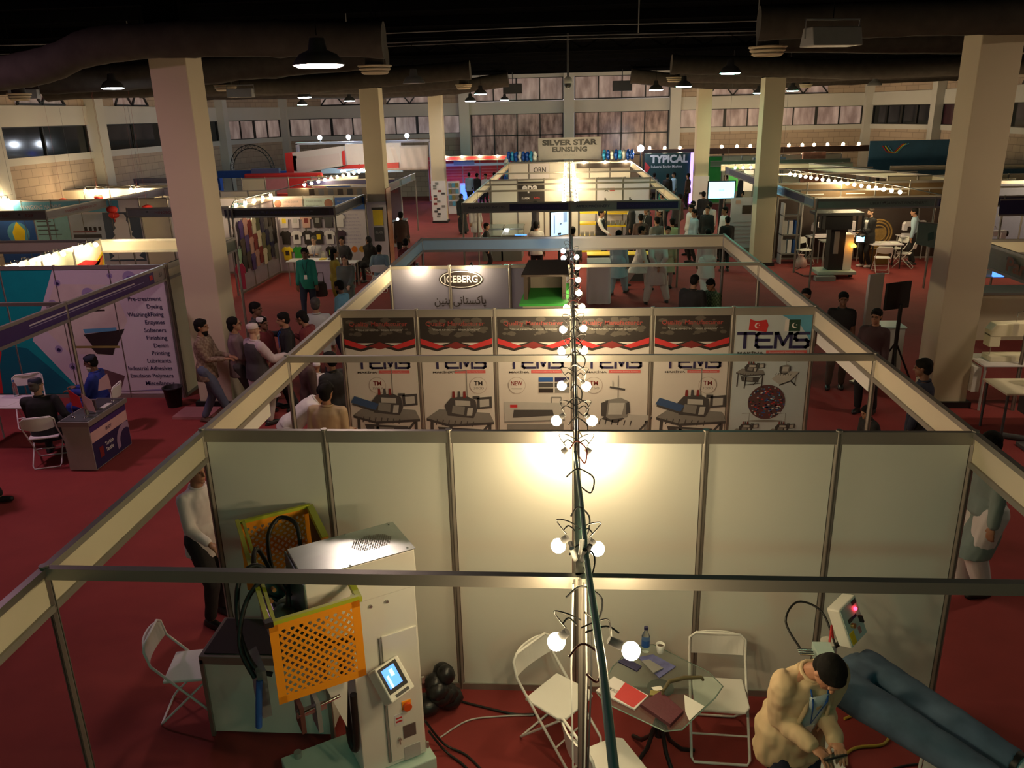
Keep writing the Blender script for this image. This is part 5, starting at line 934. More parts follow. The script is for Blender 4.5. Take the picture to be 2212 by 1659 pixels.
b = B(); b.cyl((.88, -.24, .11), (.88, -.24, .16), .03, STEEL); LB_(b, 'levelling_bolt')
# touch screen pod
Rm = Matrix.Rotation(R_(35), 3, 'X') @ Matrix.Rotation(R_(-28), 3, 'Z')
Rm = Matrix.Rotation(R_(0), 3, 'Z') @ Matrix.Rotation(R_(-42), 3, 'X') @ Matrix.Rotation(R_(0), 3, 'Y')
pc = V((.27, .33, .97)); Rs = Matrix.Rotation(R_(22), 3, 'Z') @ Matrix.Rotation(R_(40), 3, 'X')
b = B(); b.box(pc, (.22, .12, .26), WMETAL, R=Rs); pod = LB_(b, 'control_pod', bevel=.012)
b = B(); b.box(pc + Rs @ V((.012, .062, .02)), (.17, .006, .19), BLACK, R=Rs); LB_(b, 'screen_bezel', pod)
b = B(); b.box(pc + Rs @ V((.018, .066, .025)), (.115, .004, .14), SCREENB, R=Rs); b.box(pc + Rs @ V((.005, .069, .05)), (.03, .002, .05), mat('lit pale blue screen', (.25, .45, .95), .4, emit=1.2), R=Rs); b.box(pc + Rs @ V((.05, .069, .0)), (.02, .002, .09), mat('lit pale blue screen'), R=Rs); LB_(b, 'touch_screen', pod, 'glowing blue touch screen')
b = B(); b.box(pc + Rs @ V((.0, .062, -.105)), (.12, .006, .022), DGREY, R=Rs); LB_(b, 'key_row', pod)
b = B(); b.box((.22, .27, .93), (.10, .10, .10), WMETAL); LB_(b, 'pod_bracket')
# guards: perforated plates made of a border and crossing strips
def guard(name, x0, x1, y, z0, z1, par=ms):
    b = B(); t = .006; bd = .055
    b.box(((x0 + x1) / 2, y, z1 - bd / 2), (x1 - x0, t, bd), ORANGE); b.box(((x0 + x1) / 2, y, z0 + bd / 2), (x1 - x0, t, bd), ORANGE)
    b.box((x0 + bd / 2, y, (z0 + z1) / 2), (bd, t, z1 - z0), ORANGE); b.box((x1 - bd / 2, y, (z0 + z1) / 2), (bd, t, z1 - z0), ORANGE)
    a0, a1, c0, c1 = x0 + bd, x1 - bd, z0 + bd, z1 - bd; s = .056; k = -40
    while k < 60:
        for sg in (1, -1):
            # line z = sg*x + off clipped to the window
            off = k * s + (z0 if sg > 0 else z0); pts = []
            for x in (a0, a1):
                z = off + sg * (x - a0) * 1.0
                if c0 <= z <= c1: pts.append((x, z))
            for z in (c0, c1):
                x = a0 + sg * (z - off)
                if a0 < x < a1: pts.append((x, z))
            if len(pts) >= 2 and math.dist(pts[0], pts[-1]) > .01:
                p, q_ = pts[0], max(pts[1:], key=lambda w_: math.dist(w_, pts[0])); b.bar((p[0], y + .0004 * sg, p[1]), (q_[0], y + .0004 * sg, q_[1]), .017, t - .001, ORANGE, up=(0, 1, 0))
        k += 1
    return b
LB_(guard('g', .48, 1.07, .46, 1.19, 1.79), 'side_guard', lab='perforated orange guard plate facing the camera')
LB_(guard('g', .40, .97, -1.03, 1.19, 1.79), 'side_guard', lab='perforated orange guard plate beside the wall')
def lbar(name, p0, p1, w=.035, m=LIME): b = B(); b.bar(p0, p1, w, w, m); return LB_(b, name)
lbar('guard_rail', (1.07, .47, 1.80), (.97, -1.06, 1.80), .03); lbar('guard_rail', (1.03, .44, 1.80), (.93, -1.03, 1.80), .022); lbar('guard_rail', (.48, .455, 1.80), (1.06, .455, 1.80), .028); lbar('guard_rail', (.40, -1.03, 1.80), (.97, -1.03, 1.80), .028)
lbar('guard_post', (.50, .42, 1.25), (.50, .42, 1.80), .04); lbar('guard_rail', (.48, .46, 1.78), (.47, .24, 1.80), .04); lbar('guard_rail', (.40, -1.03, 1.78), (.44, -.45, 1.78), .05); lbar('guard_post', (.45, -.42, 1.45), (.45, -.42, 1.80), .05, ORANGE)
b = B(); b.box((1.065, .45, 1.80), (.05, .05, .04), BLACK); LB_(b, 'corner_cap')
b = B(); b.box((.42, -.75, 1.5), (.01, .5, .5), BROWN); LB_(b, 'inner_shield')
# press head inside the guards
b = B(); b.prism([(.78, -.30, 1.38), (1.0, -.30, 1.38), (1.0, .30, 1.38), (.78, .30, 1.38)], (0, 0, .10), mat('teal grey casting', (.13, .20, .19), .4, .4)); b.prism([(.775, -.26, 1.40), (.79, -.26, 1.40), (.79, .26, 1.40), (.775, .26, 1.40)], (0, 0, .48), mat('teal grey casting')); LB_(b, 'press_head', bevel=.01)
b = B(); b.ell((.88, -.28, 1.62), (.10, .12, .11), mat('teal grey casting')); LB_(b, 'motor'); b = B(); b.ell((.90, .10, 1.58), (.09, .11, .10), mat('teal grey casting')); LB_(b, 'motor')
for x in (.98, .94): b = B(); b.cyl((x, -.22, 1.56), (x, .34, 1.56), .022, mat('lilac steel tube', (.35, .30, .36), .3, .6)); LB_(b, 'cylinder_rod')
b = B(); b.box((.66, .10, 1.36), (.34, .62, .012), STEEL); LB_(b, 'drip_tray'); b = B(); b.box((.62, .33, 1.42), (.24, .03, .05), BROWN); LB_(b, 'slotted_bar')
for pts in ([(.86, -.42, 1.62), (.82, -.66, 1.80), (.70, -.78, 1.88), (.60, -.66, 1.85), (.62, -.52, 1.66)], [(.88, -.30, 1.7), (.94, -.45, 1.85), (1.0, -.30, 1.80), (1.0, -.16, 1.68), (.9, -.10, 1.6)], [(.86, -.08, 1.72), (1.0, -.16, 1.88), (1.14, -.12, 1.80), (1.20, .06, 1.55), (1.16, .22, 1.36), (1.06, .28, 1.30)], [(.84, .05, 1.7), (.95, .0, 1.86), (1.12, .02, 1.74), (1.22, .14, 1.5), (1.17, .26, 1.3)], [(.78, -.2, 1.7), (.82, -.06, 1.78), (.86, .08, 1.72), (.88, .14, 1.6)], [(.96, .22, 1.55), (.98, .32, 1.62), (1.02, .38, 1.45), (1.02, .40, 1.30)]):
    b = B(); P = []
    for i in range(len(pts) - 1):
        p0, p1, p2, p3 = [V(pts[max(0, min(len(pts) - 1, i + d))]) for d in (-1, 0, 1, 2)]
        for k in range(5): t = k / 5; P.append(.5 * ((2 * p1) + (p2 - p0) * t + (2 * p0 - 5 * p1 + 4 * p2 - p3) * t * t + (3 * p1 - p0 - 3 * p2 + p3) * t ** 3))
    P.append(V(pts[-1])); b.tube(P, .017, RUBBER); LB_(b, 'hose')
for p in ((.93, -.06, 1.73), (.90, -.14, 1.75), (.97, .02, 1.70)): b = B(); b.cyl(p, (p[0], p[1] + .05, p[2] + .01), .014, mat('brass', (.6, .42, .18), .3, .8)); LB_(b, 'brass_fitting')
b = B(); b.prism([(1.10, .0, 1.0), (1.16, .03, 1.0), (1.16, .30, 1.0), (1.10, .30, 1.0)], (0, 0, .36), MGREY); LB_(b, 'front_lever'); b = B(); b.tube([(1.15, .3, 1.3), (1.18, .34, 1.15), (1.2, .34, .98)], .022, BLUEP); LB_(b, 'blue_handle')
b = B(); b.box((.86, .40, 1.02), (.20, .03, .05), STEEL); b.box((.93, .36, .98), (.03, .16, .20), mat('rusty steel', (.16, .07, .06), .5, .4)); b.box((.82, .36, .96), (.03, .16, .24), MGREY); LB_(b, 'clamp_block'); b = B(); b.cyl((.95, .43, 1.03), (.66, .40, 1.05), .012, CHROME); LB_(b, 'clamp_screw')
b = B(); b.prism([(.58, .30, 1.12), (.74, .30, 1.12), (.62, .30, .72)], (0, .04, 0), WMETAL); LB_(b, 'bracket_plate')
b = B(); b.curve([(.56, .12, 1.2), (.56, .14, .6), (.56, .18, .42), (.54, .24, .45), (.53, .25, .9)], .026, RUBBER); LB_(b, 'drag_chain')
for pts, m in (([(-.05, .1, .3), (-.18, .14, .05), (-.3, .3, .01), (-.35, .6, .01)], RUBBER), ([(-.05, .16, .25), (-.16, .2, .04), (-.24, .4, .01), (-.26, .7, .01)], RUBBER)): b = B(); b.curve(pts, .010, m); LB_(b, 'power_cable')
b = B(); random.seed(2)
for k in range(9): b.ell((-1.16 + random.uniform(-.09, .09), -.32 + random.uniform(-.08, .08), .10 + k * .035), (.13 - k * .006, .12 - k * .005, .09), mat('black plastic bag', (.012, .012, .014), .35, noise_amt=.5, scale=12, bump=.8), n=9, k=6)
b.build('black_bag', label='crumpled black bag on the floor against the white wall, right of the big machine', cat='bag')
for pts, r_, m, l in (([(-1.02, -.18, .012), (-.7, -.28, .012), (-.5, -.33, .012), (-.32, -.32, .012)], .010, BLACK, 'black cable on the floor along the foot of the white wall'), ([(-1.1, -.62, .01), (-.9, -.42, .01), (-.65, -.36, .01), (-.35, -.33, .01)], .007, LGREY, 'pale cable on the floor curving from the big machine'),
                      ([(1.9, -.9, .012), (2.15, -.62, .012), (2.42, -.55, .012), (2.52, -.36, .012), (2.4, -.2, .012), (2.2, -.28, .012)], .012, mat('yellow hose', (.50, .34, .04), .5), 'yellow hose looped on the carpet under the jeans'), ([(1.75, -.95, .01), (2.1, -.92, .01), (2.6, -.75, .01), (3.2, -.8, .01)], .008, BLACK, 'thin black cable on the carpet below the yellow hose')):
    B().curve(pts, r_, m).build('floor_cable', label=l, cat='cable')

# ------------------------------------------------------------------ the jeans blower on the right
jm = thing('jeans_machine', 'machine with a tilted white switch box, hidden behind the man in the cream jacket', 'machine', (1.85, -.85, 0))
B().bb(1.62, 2.0, -1.0, -.55, 0, .12, WMETAL).build('base', jm, bevel=.01); B().cyl((1.82, -.78, .12), (1.82, -.78, 1.12), .06, WMETAL).build('column', jm)
w_ = V((.119, .143, .09)); h_ = V((.052, .102, -.246))
wn = V((0.11 * math.cos(.0729), .11 * math.sin(.0729), 0)); 
def camv(a, b_, c): return _r2 * a + _u2 * b_ + _f * c
ew = camv(.12, .062, .085).normalized(); eh = camv(.08, -.26, .03); eh = (eh - ew * eh.dot(ew)).normalized(); en = ew.cross(eh)
if en.dot(CAM - V((1.9, -.9, 1.4))) < 0: en = -en
Rb = Matrix((ew, en, -eh)).transposed(); c0 = V((1.87, -.93, 1.40))
sb = B().box(c0, (.21, .10, .30), WMETAL, R=Rb).build('switch_box', jm, bevel=.01)
def onbox(x, z, w, h, m, name, t=.006, lab=None): return B().box(c0 + Rb @ V((x, .052, z)), (w, t, h), m, R=Rb).build(name, sb, label=lab)
B().box(c0 + Rb @ V((0, .051, 0)), (.19, .003, .28), mat('pale cyan front plate', (.50, .66, .64), .4), R=Rb).build('front_plate', sb)
onbox(.06, .12, .05, .03, DGREY, 'meter'); onbox(-.06, -.09, .05, .09, YEL, 'yellow_label'); onbox(-.03, .03, .05, .03, DGREY, 'printed_mark'); onbox(.02, .03, .05, .02, NAVY, 'printed_mark'); onbox(.03, -.08, .03, .05, mat('pink grey label', (.4, .2, .2), .5), 'round_label')
B().ell(c0 + Rb @ V((.05, .06, .075)), .013, mat('red pilot light', (1, .02, .05), .4, emit=5)).build('pilot_light', sb, label='glowing red pilot light'); B().cyl(c0 + Rb @ V((-.03, .05, -.01)), c0 + Rb @ V((-.03, .075, -.01)), .018, mat('brass')).build('selector_knob', sb); B().box(c0 + Rb @ V((.06, .07, -.01)), (.012, .03, .05), BLACK, R=Rb).build('toggle', sb)
B().tube([c0 + V((0, .02, -.14)), (1.90, -.85, 1.18), (1.84, -.80, 1.08)], .018, BLACK).build('box_arm', jm)
B().bb(1.66, 1.78, -1.08, -.90, 1.10, 1.20, mat('pale cyan front plate')).build('valve_block', jm); B().bb(1.86, 1.96, -1.12, -1.0, 1.06, 1.16, mat('pale cyan front plate')).build('valve_block', jm); B().cyl((1.9, -1.02, 1.08), (2.0, -1.10, 1.08), .05, BLACK).build('clamp_head', jm)
B().curve([(1.58, -.92, 1.15), (1.50, -.78, 1.28), (1.62, -.62, 1.34), (1.78, -.68, 1.30), (1.84, -.86, 1.14)], .008, BLACK).build('hose', jm)
for k in range(3): B().cyl((1.55, -1.0 + k * .025, 1.17), (1.64, -1.03 + k * .025, 1.19), .009, CHROME).build('chrome_pin', jm)
B().tube([(1.78, -.9, 1.2), (1.80, -.85, 1.3), (1.82, -.85, 1.2)], .008, REDP).build('red_hose', jm)
B().prism([(1.70, -1.32, .28), (1.76, -1.24, .28), (2.06, -1.62, .28), (2.0, -1.70, .28)], (0, 0, .10), WMETAL).build('foot_beam', jm, bevel=.008); B().cyl((1.74, -1.30, 0), (1.74, -1.30, .30), .02, WMETAL).build('foot_leg', jm); B().cyl((2.0, -1.64, 0), (2.0, -1.64, .30), .02, WMETAL).build('foot_leg', jm)
DENIM = mat('blue denim', (.085, .14, .22), .85, noise_amt=.45, scale=7, bump=.5)
b = B(); 
def legring(c, rx, rz, dirv):
    d = V(dirv).normalized(); ax = d.cross(V((0, 0, 1))).normalized(); return (c, rx, rz, ax, ax.cross(d))
for a, e, r0, r1, s in (((1.98, -.98, 1.08), (2.60, -1.84, 1.05), .125, .085, 1), ((1.76, -1.16, 1.06), (2.42, -1.98, 1.03), .135, .09, 2)):
    A, E = V(a), V(e); d = E - A; rg = []
    for k in range(15): t = k / 14; w = 1 + .07 * noise.noise(V((t * 9, s * 5, 0))); rg.append(legring(A.lerp(E, t) + V((0, 0, .012 * noise.noise(V((t * 7, s, 3))))), (r0 + (r1 - r0) * t) * w * (.8 if k == 0 else 1), (r0 + (r1 - r0) * t) * w, d))
    b.loft(rg, DENIM, n=20)
b.loft([legring(V((1.84, -1.02, 1.06)), .21, .11, (.6, -.8, 0)), legring(V((1.90, -1.10, 1.06)), .235, .125, (.6, -.8, 0)), legring(V((1.98, -1.2, 1.06)), .22, .115, (.6, -.8, 0))], DENIM, n=24)
jn = b.build('blue_jeans', label='pair of faded blue jeans stretched horizontally over the machine arms, bottom right', cat='jeans')
rm = jn.modifiers.new('r', 'REMESH'); rm.mode = 'VOXEL'; rm.voxel_size = .012; rm.use_smooth_shade = True; jn.modifiers.new('s', 'SMOOTH').iterations = 4
for a, e in (((2.60, -1.84, 1.05), (2.80, -2.11, 1.05)), ((2.42, -1.98, 1.03), (2.62, -2.23, 1.03))):
    d = (V(e) - V(a)).normalized(); B().cyl(V(a) - d * .04, V(a) + d * .03, .082, BLACK, n=18).build('ankle_clamp', jm); B().cyl(V(a) + d * .03, e, .06, mat('pale blue tube', (.55, .65, .72), .3), n=18).build('blower_tube', jm)
B().tube([(2.75, -2.05, 1.0), (2.75, -2.05, .05)], .03, MGREY).build('end_stand', jm)

# ------------------------------------------------------------------ left stand furniture
fc = thing('flag_counter', 'navy and pink printed counter holding little flags, in the nearest left stand', 'counter', (-7.07, 4.95, 0))
B().bb(-7.28, -6.88, 4.45, 5.45, .02, .72, mat('grey mauve board', (.40, .37, .36), .5)).build('body', fc); B().bb(-7.31, -6.85, 4.42, 5.48, .70, .77, ALU).build('edge_frame', fc); B().bb(-7.28, -6.88, 4.45, 5.45, .77, .777, DGREY).build('dark_top', fc)
b = B(); q = P2((-6.878, 4.46, .03), (0, 1, 0), (0, 0, 1), (1, 0, 0)); rect(b, q, 0, 0, .98, .66, NAVY, 1); rect(b, q, 0, .40, .98, .56, mat('pink print', (.62, .40, .40), .5), 2); rect(b, q, 0, .56, .98, .64, PURPLE, 2)
for k in range(22): a0, a1 = -.9 + k * .17, -.9 + (k + 1) * .17; pp = lambda r, a: (min(.98, .86 + r * math.cos(a + 1.5)), max(0, .14 + r * math.sin(a + 1.5))); (b.poly([q(*pp(.26, a0), 3), q(*pp(.26, a1), 3), q(*pp(.17, a1), 3), q(*pp(.17, a0), 3)], mat('mauve print', (.35, .24, .38), .5)) if k < 17 else None)
b.build('front_print', fc); b = B(); b.text('Turkish', q(.30, .24, 4), (0, 1, 0), (0, 0, 1), .22, .06, WPRINT, .02); b.text('Textile', q(.30, .15, 4), (0, 1, 0), (0, 0, 1), .20, .06, WPRINT, .02); b.text('EKSOY', q(.38, .46, 4), (0, 1, 0), (0, 0, 1), .16, .05, NAVY, .02); rect(b, q, .14, .12, .24, .28, DREDP, 4); b.build('lettering', fc)
def flag(x, y, m1, lab, h=.42, dx=.20):
    r = thing('table_flag', lab, 'flag', (x, y, .777)); B().lathe((x, y, .777), [(.035, 0), (.03, .01), (.006, .02)], CHROME, n=12).build('flag_base', r); B().cyl((x, y, .78), (x, y, .78 + h), .004, CHROME, n=6).build('flagpole', r)
    b = B(); b.prism([(x, y, .78 + h), (x + dx * .8, y - .03, .78 + h - .10), (x + dx, y - .05, .78 + h - .27), (x + .02, y - .01, .78 + h - .24)], (0, .004, 0), m1); b.build('flag_cloth', r, label=lab.split(' on ')[0])
flag(-7.18, 4.62, REDP, 'small red flag on the left end of the flag counter'); flag(-7.0, 4.62, mat('pink print'), 'small pale pink flag on the counter beside the red one', .36); flag(-6.98, 5.32, mat('pink print'), 'small pink and white flag on the far end of the flag counter', .44, -.17)
sheet('leaflet', 'dark leaflet with a portrait standing on the flag counter', 'leaflet', [(-7.12, 4.9), (-7.0, 4.9), (-7.02, 4.96), (-7.12, 4.96)], .16, mat('dark portrait print', (.08, .05, .05), .5, noise_amt=.7, scale=20), .777); sheet('name_plate', 'white card strip lying on the flag counter', 'card', [(-7.0, 4.98), (-6.93, 4.98), (-6.93, 5.2), (-7.0, 5.2)], .01, WHITE, .777)
ptb = thing('table', 'low white table with papers at the far left, beside the seated man in black', 'table', (-8.6, 5.5, 0)); B().bb(-9.2, -8.25, 5.15, 5.75, .70, .725, WHITE).build('table_top', ptb, bevel=.01)
for x in (-9.15, -8.3):
    for y in (5.2, 5.7): B().cyl((x, y, 0), (x, y, .70), .014, LGREY, n=8).build('leg', ptb)
sheet('paper_sheet', 'white papers with a red strip on the far left table', 'paper', [(-9.1, 5.25), (-8.6, 5.2), (-8.55, 5.5), (-9.05, 5.55)], .006, WHITE, .726); sheet('paper_sheet', 'blue-edged papers at the back of the far left table', 'paper', [(-8.95, 5.58), (-8.4, 5.55), (-8.4, 5.72), (-8.95, 5.72)], .008, LPRINT, .726)
r = thing('water_bottle', 'clear plastic bottle on the far left table', 'bottle', (-8.75, 5.66, .735)); B().lathe((-8.75, 5.66, .735), [(.035, 0), (.035, .17), (.014, .22), (.014, .24)], GLASS, n=12).build('bottle_body', r); B().cyl((-8.75, 5.66, .975), (-8.75, 5.66, .995), .016, BLUEP).build('cap', r)
b = B(); b.bb(-8.38, -8.28, 5.5, 5.62, .73, .88, WHITE); b.build('white_box', label='small upright white box on the far left table', cat='box')
r = thing('waste_bin', 'black plastic bin on the carpet before the near left column', 'bin', (-7.02, 7.22, 0)); B().lathe((-7.02, 7.22, 0), [(.12, 0), (.16, .34), (.175, .34), (.175, .36), (.15, .36), (.11, .03), (0, .03)], BLACK, n=20).build('bin_body', r)
B().bb(-6.75, -6.1, 6.55, 7.05, .0, .05, mat('rose board', (.45, .20, .20), .6)).build('floor_tile', label='loose pinkish board on the carpet at the column foot', cat='board')

# shirts and garments in the shirt stand
def garment(x, y, z, w, h, m, lab, face='y', grp='shirts pinned on the rear wall of the shirt stand', printm=None, nm='hanging_shirt'):
    r = thing(nm, lab, 'shirt' if nm == 'hanging_shirt' else 'garment', (x, y, z), 0 if face == 'y' else R_(90), grp)
    pts = [(-w * .34, 0), (w * .34, 0), (w * .36, h * .62), (w * .5, h * .58), (w * .5, h * .80), (w * .22, h), (w * .1, h * .95), (-w * .1, h * .95), (-w * .22, h), (-w * .5, h * .80), (-w * .5, h * .58), (-w * .36, h * .62)]
    B().prism([(a, 0, c) for a, c in pts], (0, -.03, 0), m).build('cloth', r, local=True, bevel=.008)
    if printm: B().bb(-w * .18, w * .18, -.036, -.031, h * .35, h * .7, printm).build('chest_print', r, local=True)
    B().cyl((0, -.01, h * .97), (0, .0, h * 1.08), .008, WHITE, n=5).build('hanger_hook', r, local=True)
YG = YEL; cols = [[LPRINT, LPRINT, mat('peach cloth', (.55, .35, .30), .8), BLACKP, DGREY, WPRINT], [BLACKP, WPRINT, BLACKP, BLACKP, WPRINT, mat('plum cloth', (.06, .03, .05), .8)], [YG, GREEN, BLACKP, None, BLACKP, BLACKP]]
cn_ = [['white', 'off-white', 'peach', 'black', 'dark grey', 'bright white'], ['black', 'white', 'black', 'black', 'white', 'plum'], ['yellow', 'green', 'black', '', 'black', 'black']]
pr_ = [[YEL, LGREY, DREDP, MGREY, None, None], [None, BLACKP, WPRINT, YEL, BLACKP, None], [BROWN, None, BROWN, None, mat('lime print', (.35, .5, .05), .6), WPRINT]]
for j in range(3):
    for i in range(6):
        if cols[j][i] is None: continue
        garment(-9.12 + i * .36, 19.86, (1.45, .93, .42)[j], .36, .44, cols[j][i], '%s shirt pinned on the rear wall, %s row, %s from the left' % (cn_[j][i], ('top', 'middle', 'bottom')[j], ORD[i]), printm=pr_[j][i])
random.seed(9); gcol = [('purple', PURPLE), ('black', BLACKP), ('navy', NAVY), ('cream', CREAM), ('rose', mat('rose cloth', (.40, .22, .20), .8)), ('brown', BROWN), ('grey', MGREY), ('olive', mat('olive cloth', (.16, .15, .08), .8)), ('maroon', DREDP)]
for j in range(3):
    for i in range(9):
        n_, m_ = gcol[(i * 4 + j * 5) % 9]; garment(-9.38, 16.9 + i * .33, 1.55 - j * .48 + .06 * math.sin(i * 2.1), .34, .52, m_, '%s garment on the side wall of the shirt stand, %s row, %s from front' % (n_, ('top', 'middle', 'bottom')[j], ORD[i]), 'x', 'garments on the side wall of the shirt stand', nm='hanging_garment')
garment(-9.42, 16.75, .55, .5, .75, mat('pale green cloth', (.22, .33, .24), .8), 'pale green cloth bag hanging beside the near left column', 'x', None, nm='hanging_garment'); garment(-9.32, 16.4, .2, .3, .75, mat('crimson cloth', (.4, .03, .06), .8), 'black and crimson trousers hanging low at the front post', 'y', None, nm='hanging_garment')
def simple_table(x, y, w, d, h, m, lab, nm='table', cat='table', legm=None, skirt=False, rz=0):
    r = thing(nm, lab, cat, (x, y, 0), rz); B().bb(-w / 2, w / 2, -d / 2, d / 2, h - .03, h, m).build('table_top', r, local=True, bevel=.005)
    if skirt: B().bb(-w / 2 + .02, w / 2 - .02, -d / 2 + .02, d / 2 - .02, 0, h - .03, legm or m).build('table_skirt', r, local=True)
    else:
        for a in (-1, 1):
            for c in (-1, 1): B().cyl((a * (w / 2 - .05), c * (d / 2 - .05), 0), (a * (w / 2 - .05), c * (d / 2 - .05), h - .03), .02, legm or ALU, n=8).build('leg', r, local=True)
    return r
simple_table(-7.3, 17.4, 1.2, .5, .85, WPRINT, 'white low counter behind the man in the green shirt', skirt=True, legm=mat('lilac grey panel')); simple_table(-8.1, 18.0, .7, .6, .74, LGREY, 'pale table before the seated vendor in white'); simple_table(-6.55, 17.6, .55, .5, .74, WPRINT, 'small white table beside the man in the blue shirt')
for x, c, l in ((-7.3, YEL, 'yellow'), (-7.05, BLACKP, 'black')): sheet('brochure', '%s brochure on the white low counter behind the man in green' % l, 'brochure', [(x, 17.3), (x + .18, 17.3), (x + .18, 17.5), (x, 17.5)], .03, c, .85)
rk = thing('display_rack', 'tall black display rack in the far left aisle', 'rack', (-7.4, 24.7, 0)); B().bb(-7.9, -7.0, 24.5, 24.9, 0, 1.5, BLACK).build('body', rk)
for k in range(5): B().cyl((-7.8 + k * .17, 24.7, 1.5), (-7.8 + k * .17, 24.7, 1.68), .05, DGREY).build('bottle', rk)
simple_table(-6.6, 25.6, .5, 1.2, .95, DGREY, 'dark-topped white counter with a bright lamp in the far left aisle', 'counter', 'counter', LPRINT, True)
B().ell((-6.6, 25.4, 1.0), .05, mat('soft white glow')).build('table_lamp', label='tiny white glowing lamp on the far left aisle counter', cat='lamp')
b = B(); b.prism([(-7.6, 22.6, 0), (-6.9, 22.6, 0), (-7.2, 22.6, 1.7), (-7.7, 22.6, 1.85)], (0, .1, 0), CLOTH); b.build('leaning_board', label='white leaning board behind the brown-shirted man', cat='board')
st_ = thing('leaflet_stand', 'leaflet stand left of the crowd near the red wall', 'leaflet stand', (-5.9, 33.5, 0)); B().bb(-6.1, -5.5, 35.6, 35.75, 0, 1.6, WPRINT).build('frame', st_)
for k in range(4):
    for i in range(3): B().bb(-6.05 + i * .18, -5.9 + i * .18, 35.55, 35.6, .4 + k * .3, .62 + k * .3, (MGREY, SKYP, mat('olive print'))[(i + k) % 3]).build('leaflet', st_)
# ------------------------------------------------------------------ far centre stands: tables, racks, screen
GT = mat('grey green glass top', (.16, .20, .18), .15); 
for i, (x, y, l) in enumerate(((-2.75, 25.3, 'left rear'), (-2.0, 25.2, 'right rear'), (-2.65, 22.3, 'left front'), (-1.95, 22.3, 'right front'))):
    if y > 25: y = 24.0
    r = thing('glass_case', 'low glass-topped display case, %s of four behind the blue beam' % l, 'display case', (x, y, 0)); dy = 1.2 if y > 23 else 1.4; y0 = y - dy / 2; B().bb(x - .32, x + .32, y0, y0 + dy - .1, 0, .84, mat('dark case body', (.10, .11, .10), .5)).build('case_body', r); B().bb(x - .33, x + .33, y0 - .02, y0 + dy - .08, .86, .875, GT).build('glass_top', r); B().bb(x - .35, x + .35, y0 - .04, y0 + dy - .06, .84, .86, ALU).build('frame', r)
for i, (x, y) in enumerate(((-2.2, 15.5), (-1.5, 15.5))):
    r = thing('glass_case', 'grey glass-topped case just behind the blue beam, %s one' % ('left', 'right')[i], 'display case', (x, y, 0)); B().bb(x - .3, x + .3, 15.1, 16.2, 0, .84, mat('dark case body')).build('case_body', r); B().bb(x - .32, x + .32, 15.08, 16.22, .84, .86, GT).build('glass_top', r)
    for k in range(4): B().bb(x - .2 + k * .1, x - .17 + k * .1, 15.3, 15.9, .862, .87, REDP if i == 0 else LGREY).build('tool', r)
B().bb(-1.85, -1.45, 21.58, 21.62, .86, .9, SCREENB).build('lit_strip', label='blue glowing strip on the front of the glass cases', cat='light')
B().bb(-2.3, -2.15, 22.9, 23.0, .86, .9, mat('soft white glow')).build('case_lamp', label='small white lamp glowing among the glass cases', cat='lamp')
tv = thing('television', 'big flat screen showing a pale blue picture, left of the bulb string', 'television', (-.33, 19, 0)); a, c_ = V((-.60, 18.75, 0)), V((-.06, 19.25, 0)); u_ = (c_ - a).normalized(); n_ = V((u_.y, -u_.x, 0))
B().bar(a + V((0, 0, 1.58)), c_ + V((0, 0, 1.58)), .05, .74, BLACK).build('screen_frame', tv); B().bar(a + u_ * .02 + n_ * .027 + V((0, 0, 1.58)), c_ - u_ * .02 + n_ * .027 + V((0, 0, 1.58)), .004, .70, mat('lit pale sky screen', (.25, .48, .75), .4, emit=.9)).build('picture', tv)
b = B(); 
for t0, t1, z0, z1, m in ((.12, .18, 1.3, 1.85, mat('lit grey screen patch', (.12, .18, .28), .4, emit=.8)), (.52, .66, 1.6, 1.9, mat('lit grey screen patch')), (.28, .42, 1.24, 1.3, BLACK), (.36, .44, 1.55, 1.58, BLACK)): b.bar(a + u_ * t0 + n_ * .031 + V((0, 0, (z0 + z1) / 2)), a + u_ * t1 + n_ * .031 + V((0, 0, (z0 + z1) / 2)), .003, z1 - z0, m)
b.build('picture_detail', tv); B().cyl((-.33, 19.1, 0), (-.33, 19.1, 1.3), .04, BLACK).build('stand', tv)
for x, y, l in ((.75, 21.6, 'left, beside the bearded visitor'), (1.75, 24.4, 'right, behind the dark suited visitors')):
    r = thing('yellow_rack', 'yellow and grey shelving rack in the far centre stands, %s' % l, 'rack', (x, y, 0))
    for z in (.35, .8, 1.25, 1.62): B().bb(x - .45, x + .45, y - .3, y + .3, z - .03, z + .02, YEL).build('shelf', r)
    for a_ in (-1, 1):
        for e in (-1, 1): B().bb(x + a_ * .45 - .025, x + a_ * .45 + .025, y + e * .3 - .025, y + e * .3 + .025, 0, 1.75, DGREY).build('upright', r)
    for k in range(5): B().bb(x - .4 + k * .17, x - .28 + k * .17, y - .2, y + .1, .82, .95, MGREY).build('machine_part', r)
B().bb(1.55, 2.6, 14.6, 15.0, 0, .03, YEL).build('floor_mat', label='x', cat='x') if False else None
simple_table(1.6, 18.2, 2.2, .6, .8, YEL, 'long yellow-topped table behind the walking men in white', 'display_table', 'table', DGREY, True)
b = B(); rg = []
for k in range(12):
    z = 1.08 - k * .098; s = 1 + .02 * k; rg.append(z)
n = 40; vs = []
for z in rg:
    for j in range(n):
        a_ = 2 * math.pi * j / n; f_ = (1.08 - z) * .05 * math.sin(a_ * 11); x = max(-.30 , min(.30, .42 * math.cos(a_))); y = max(-.42, min(.42, .6 * math.sin(a_))); vs.append((.74 + x * (1 + f_), 15.35 + y * (1 + f_), max(z, .01)))
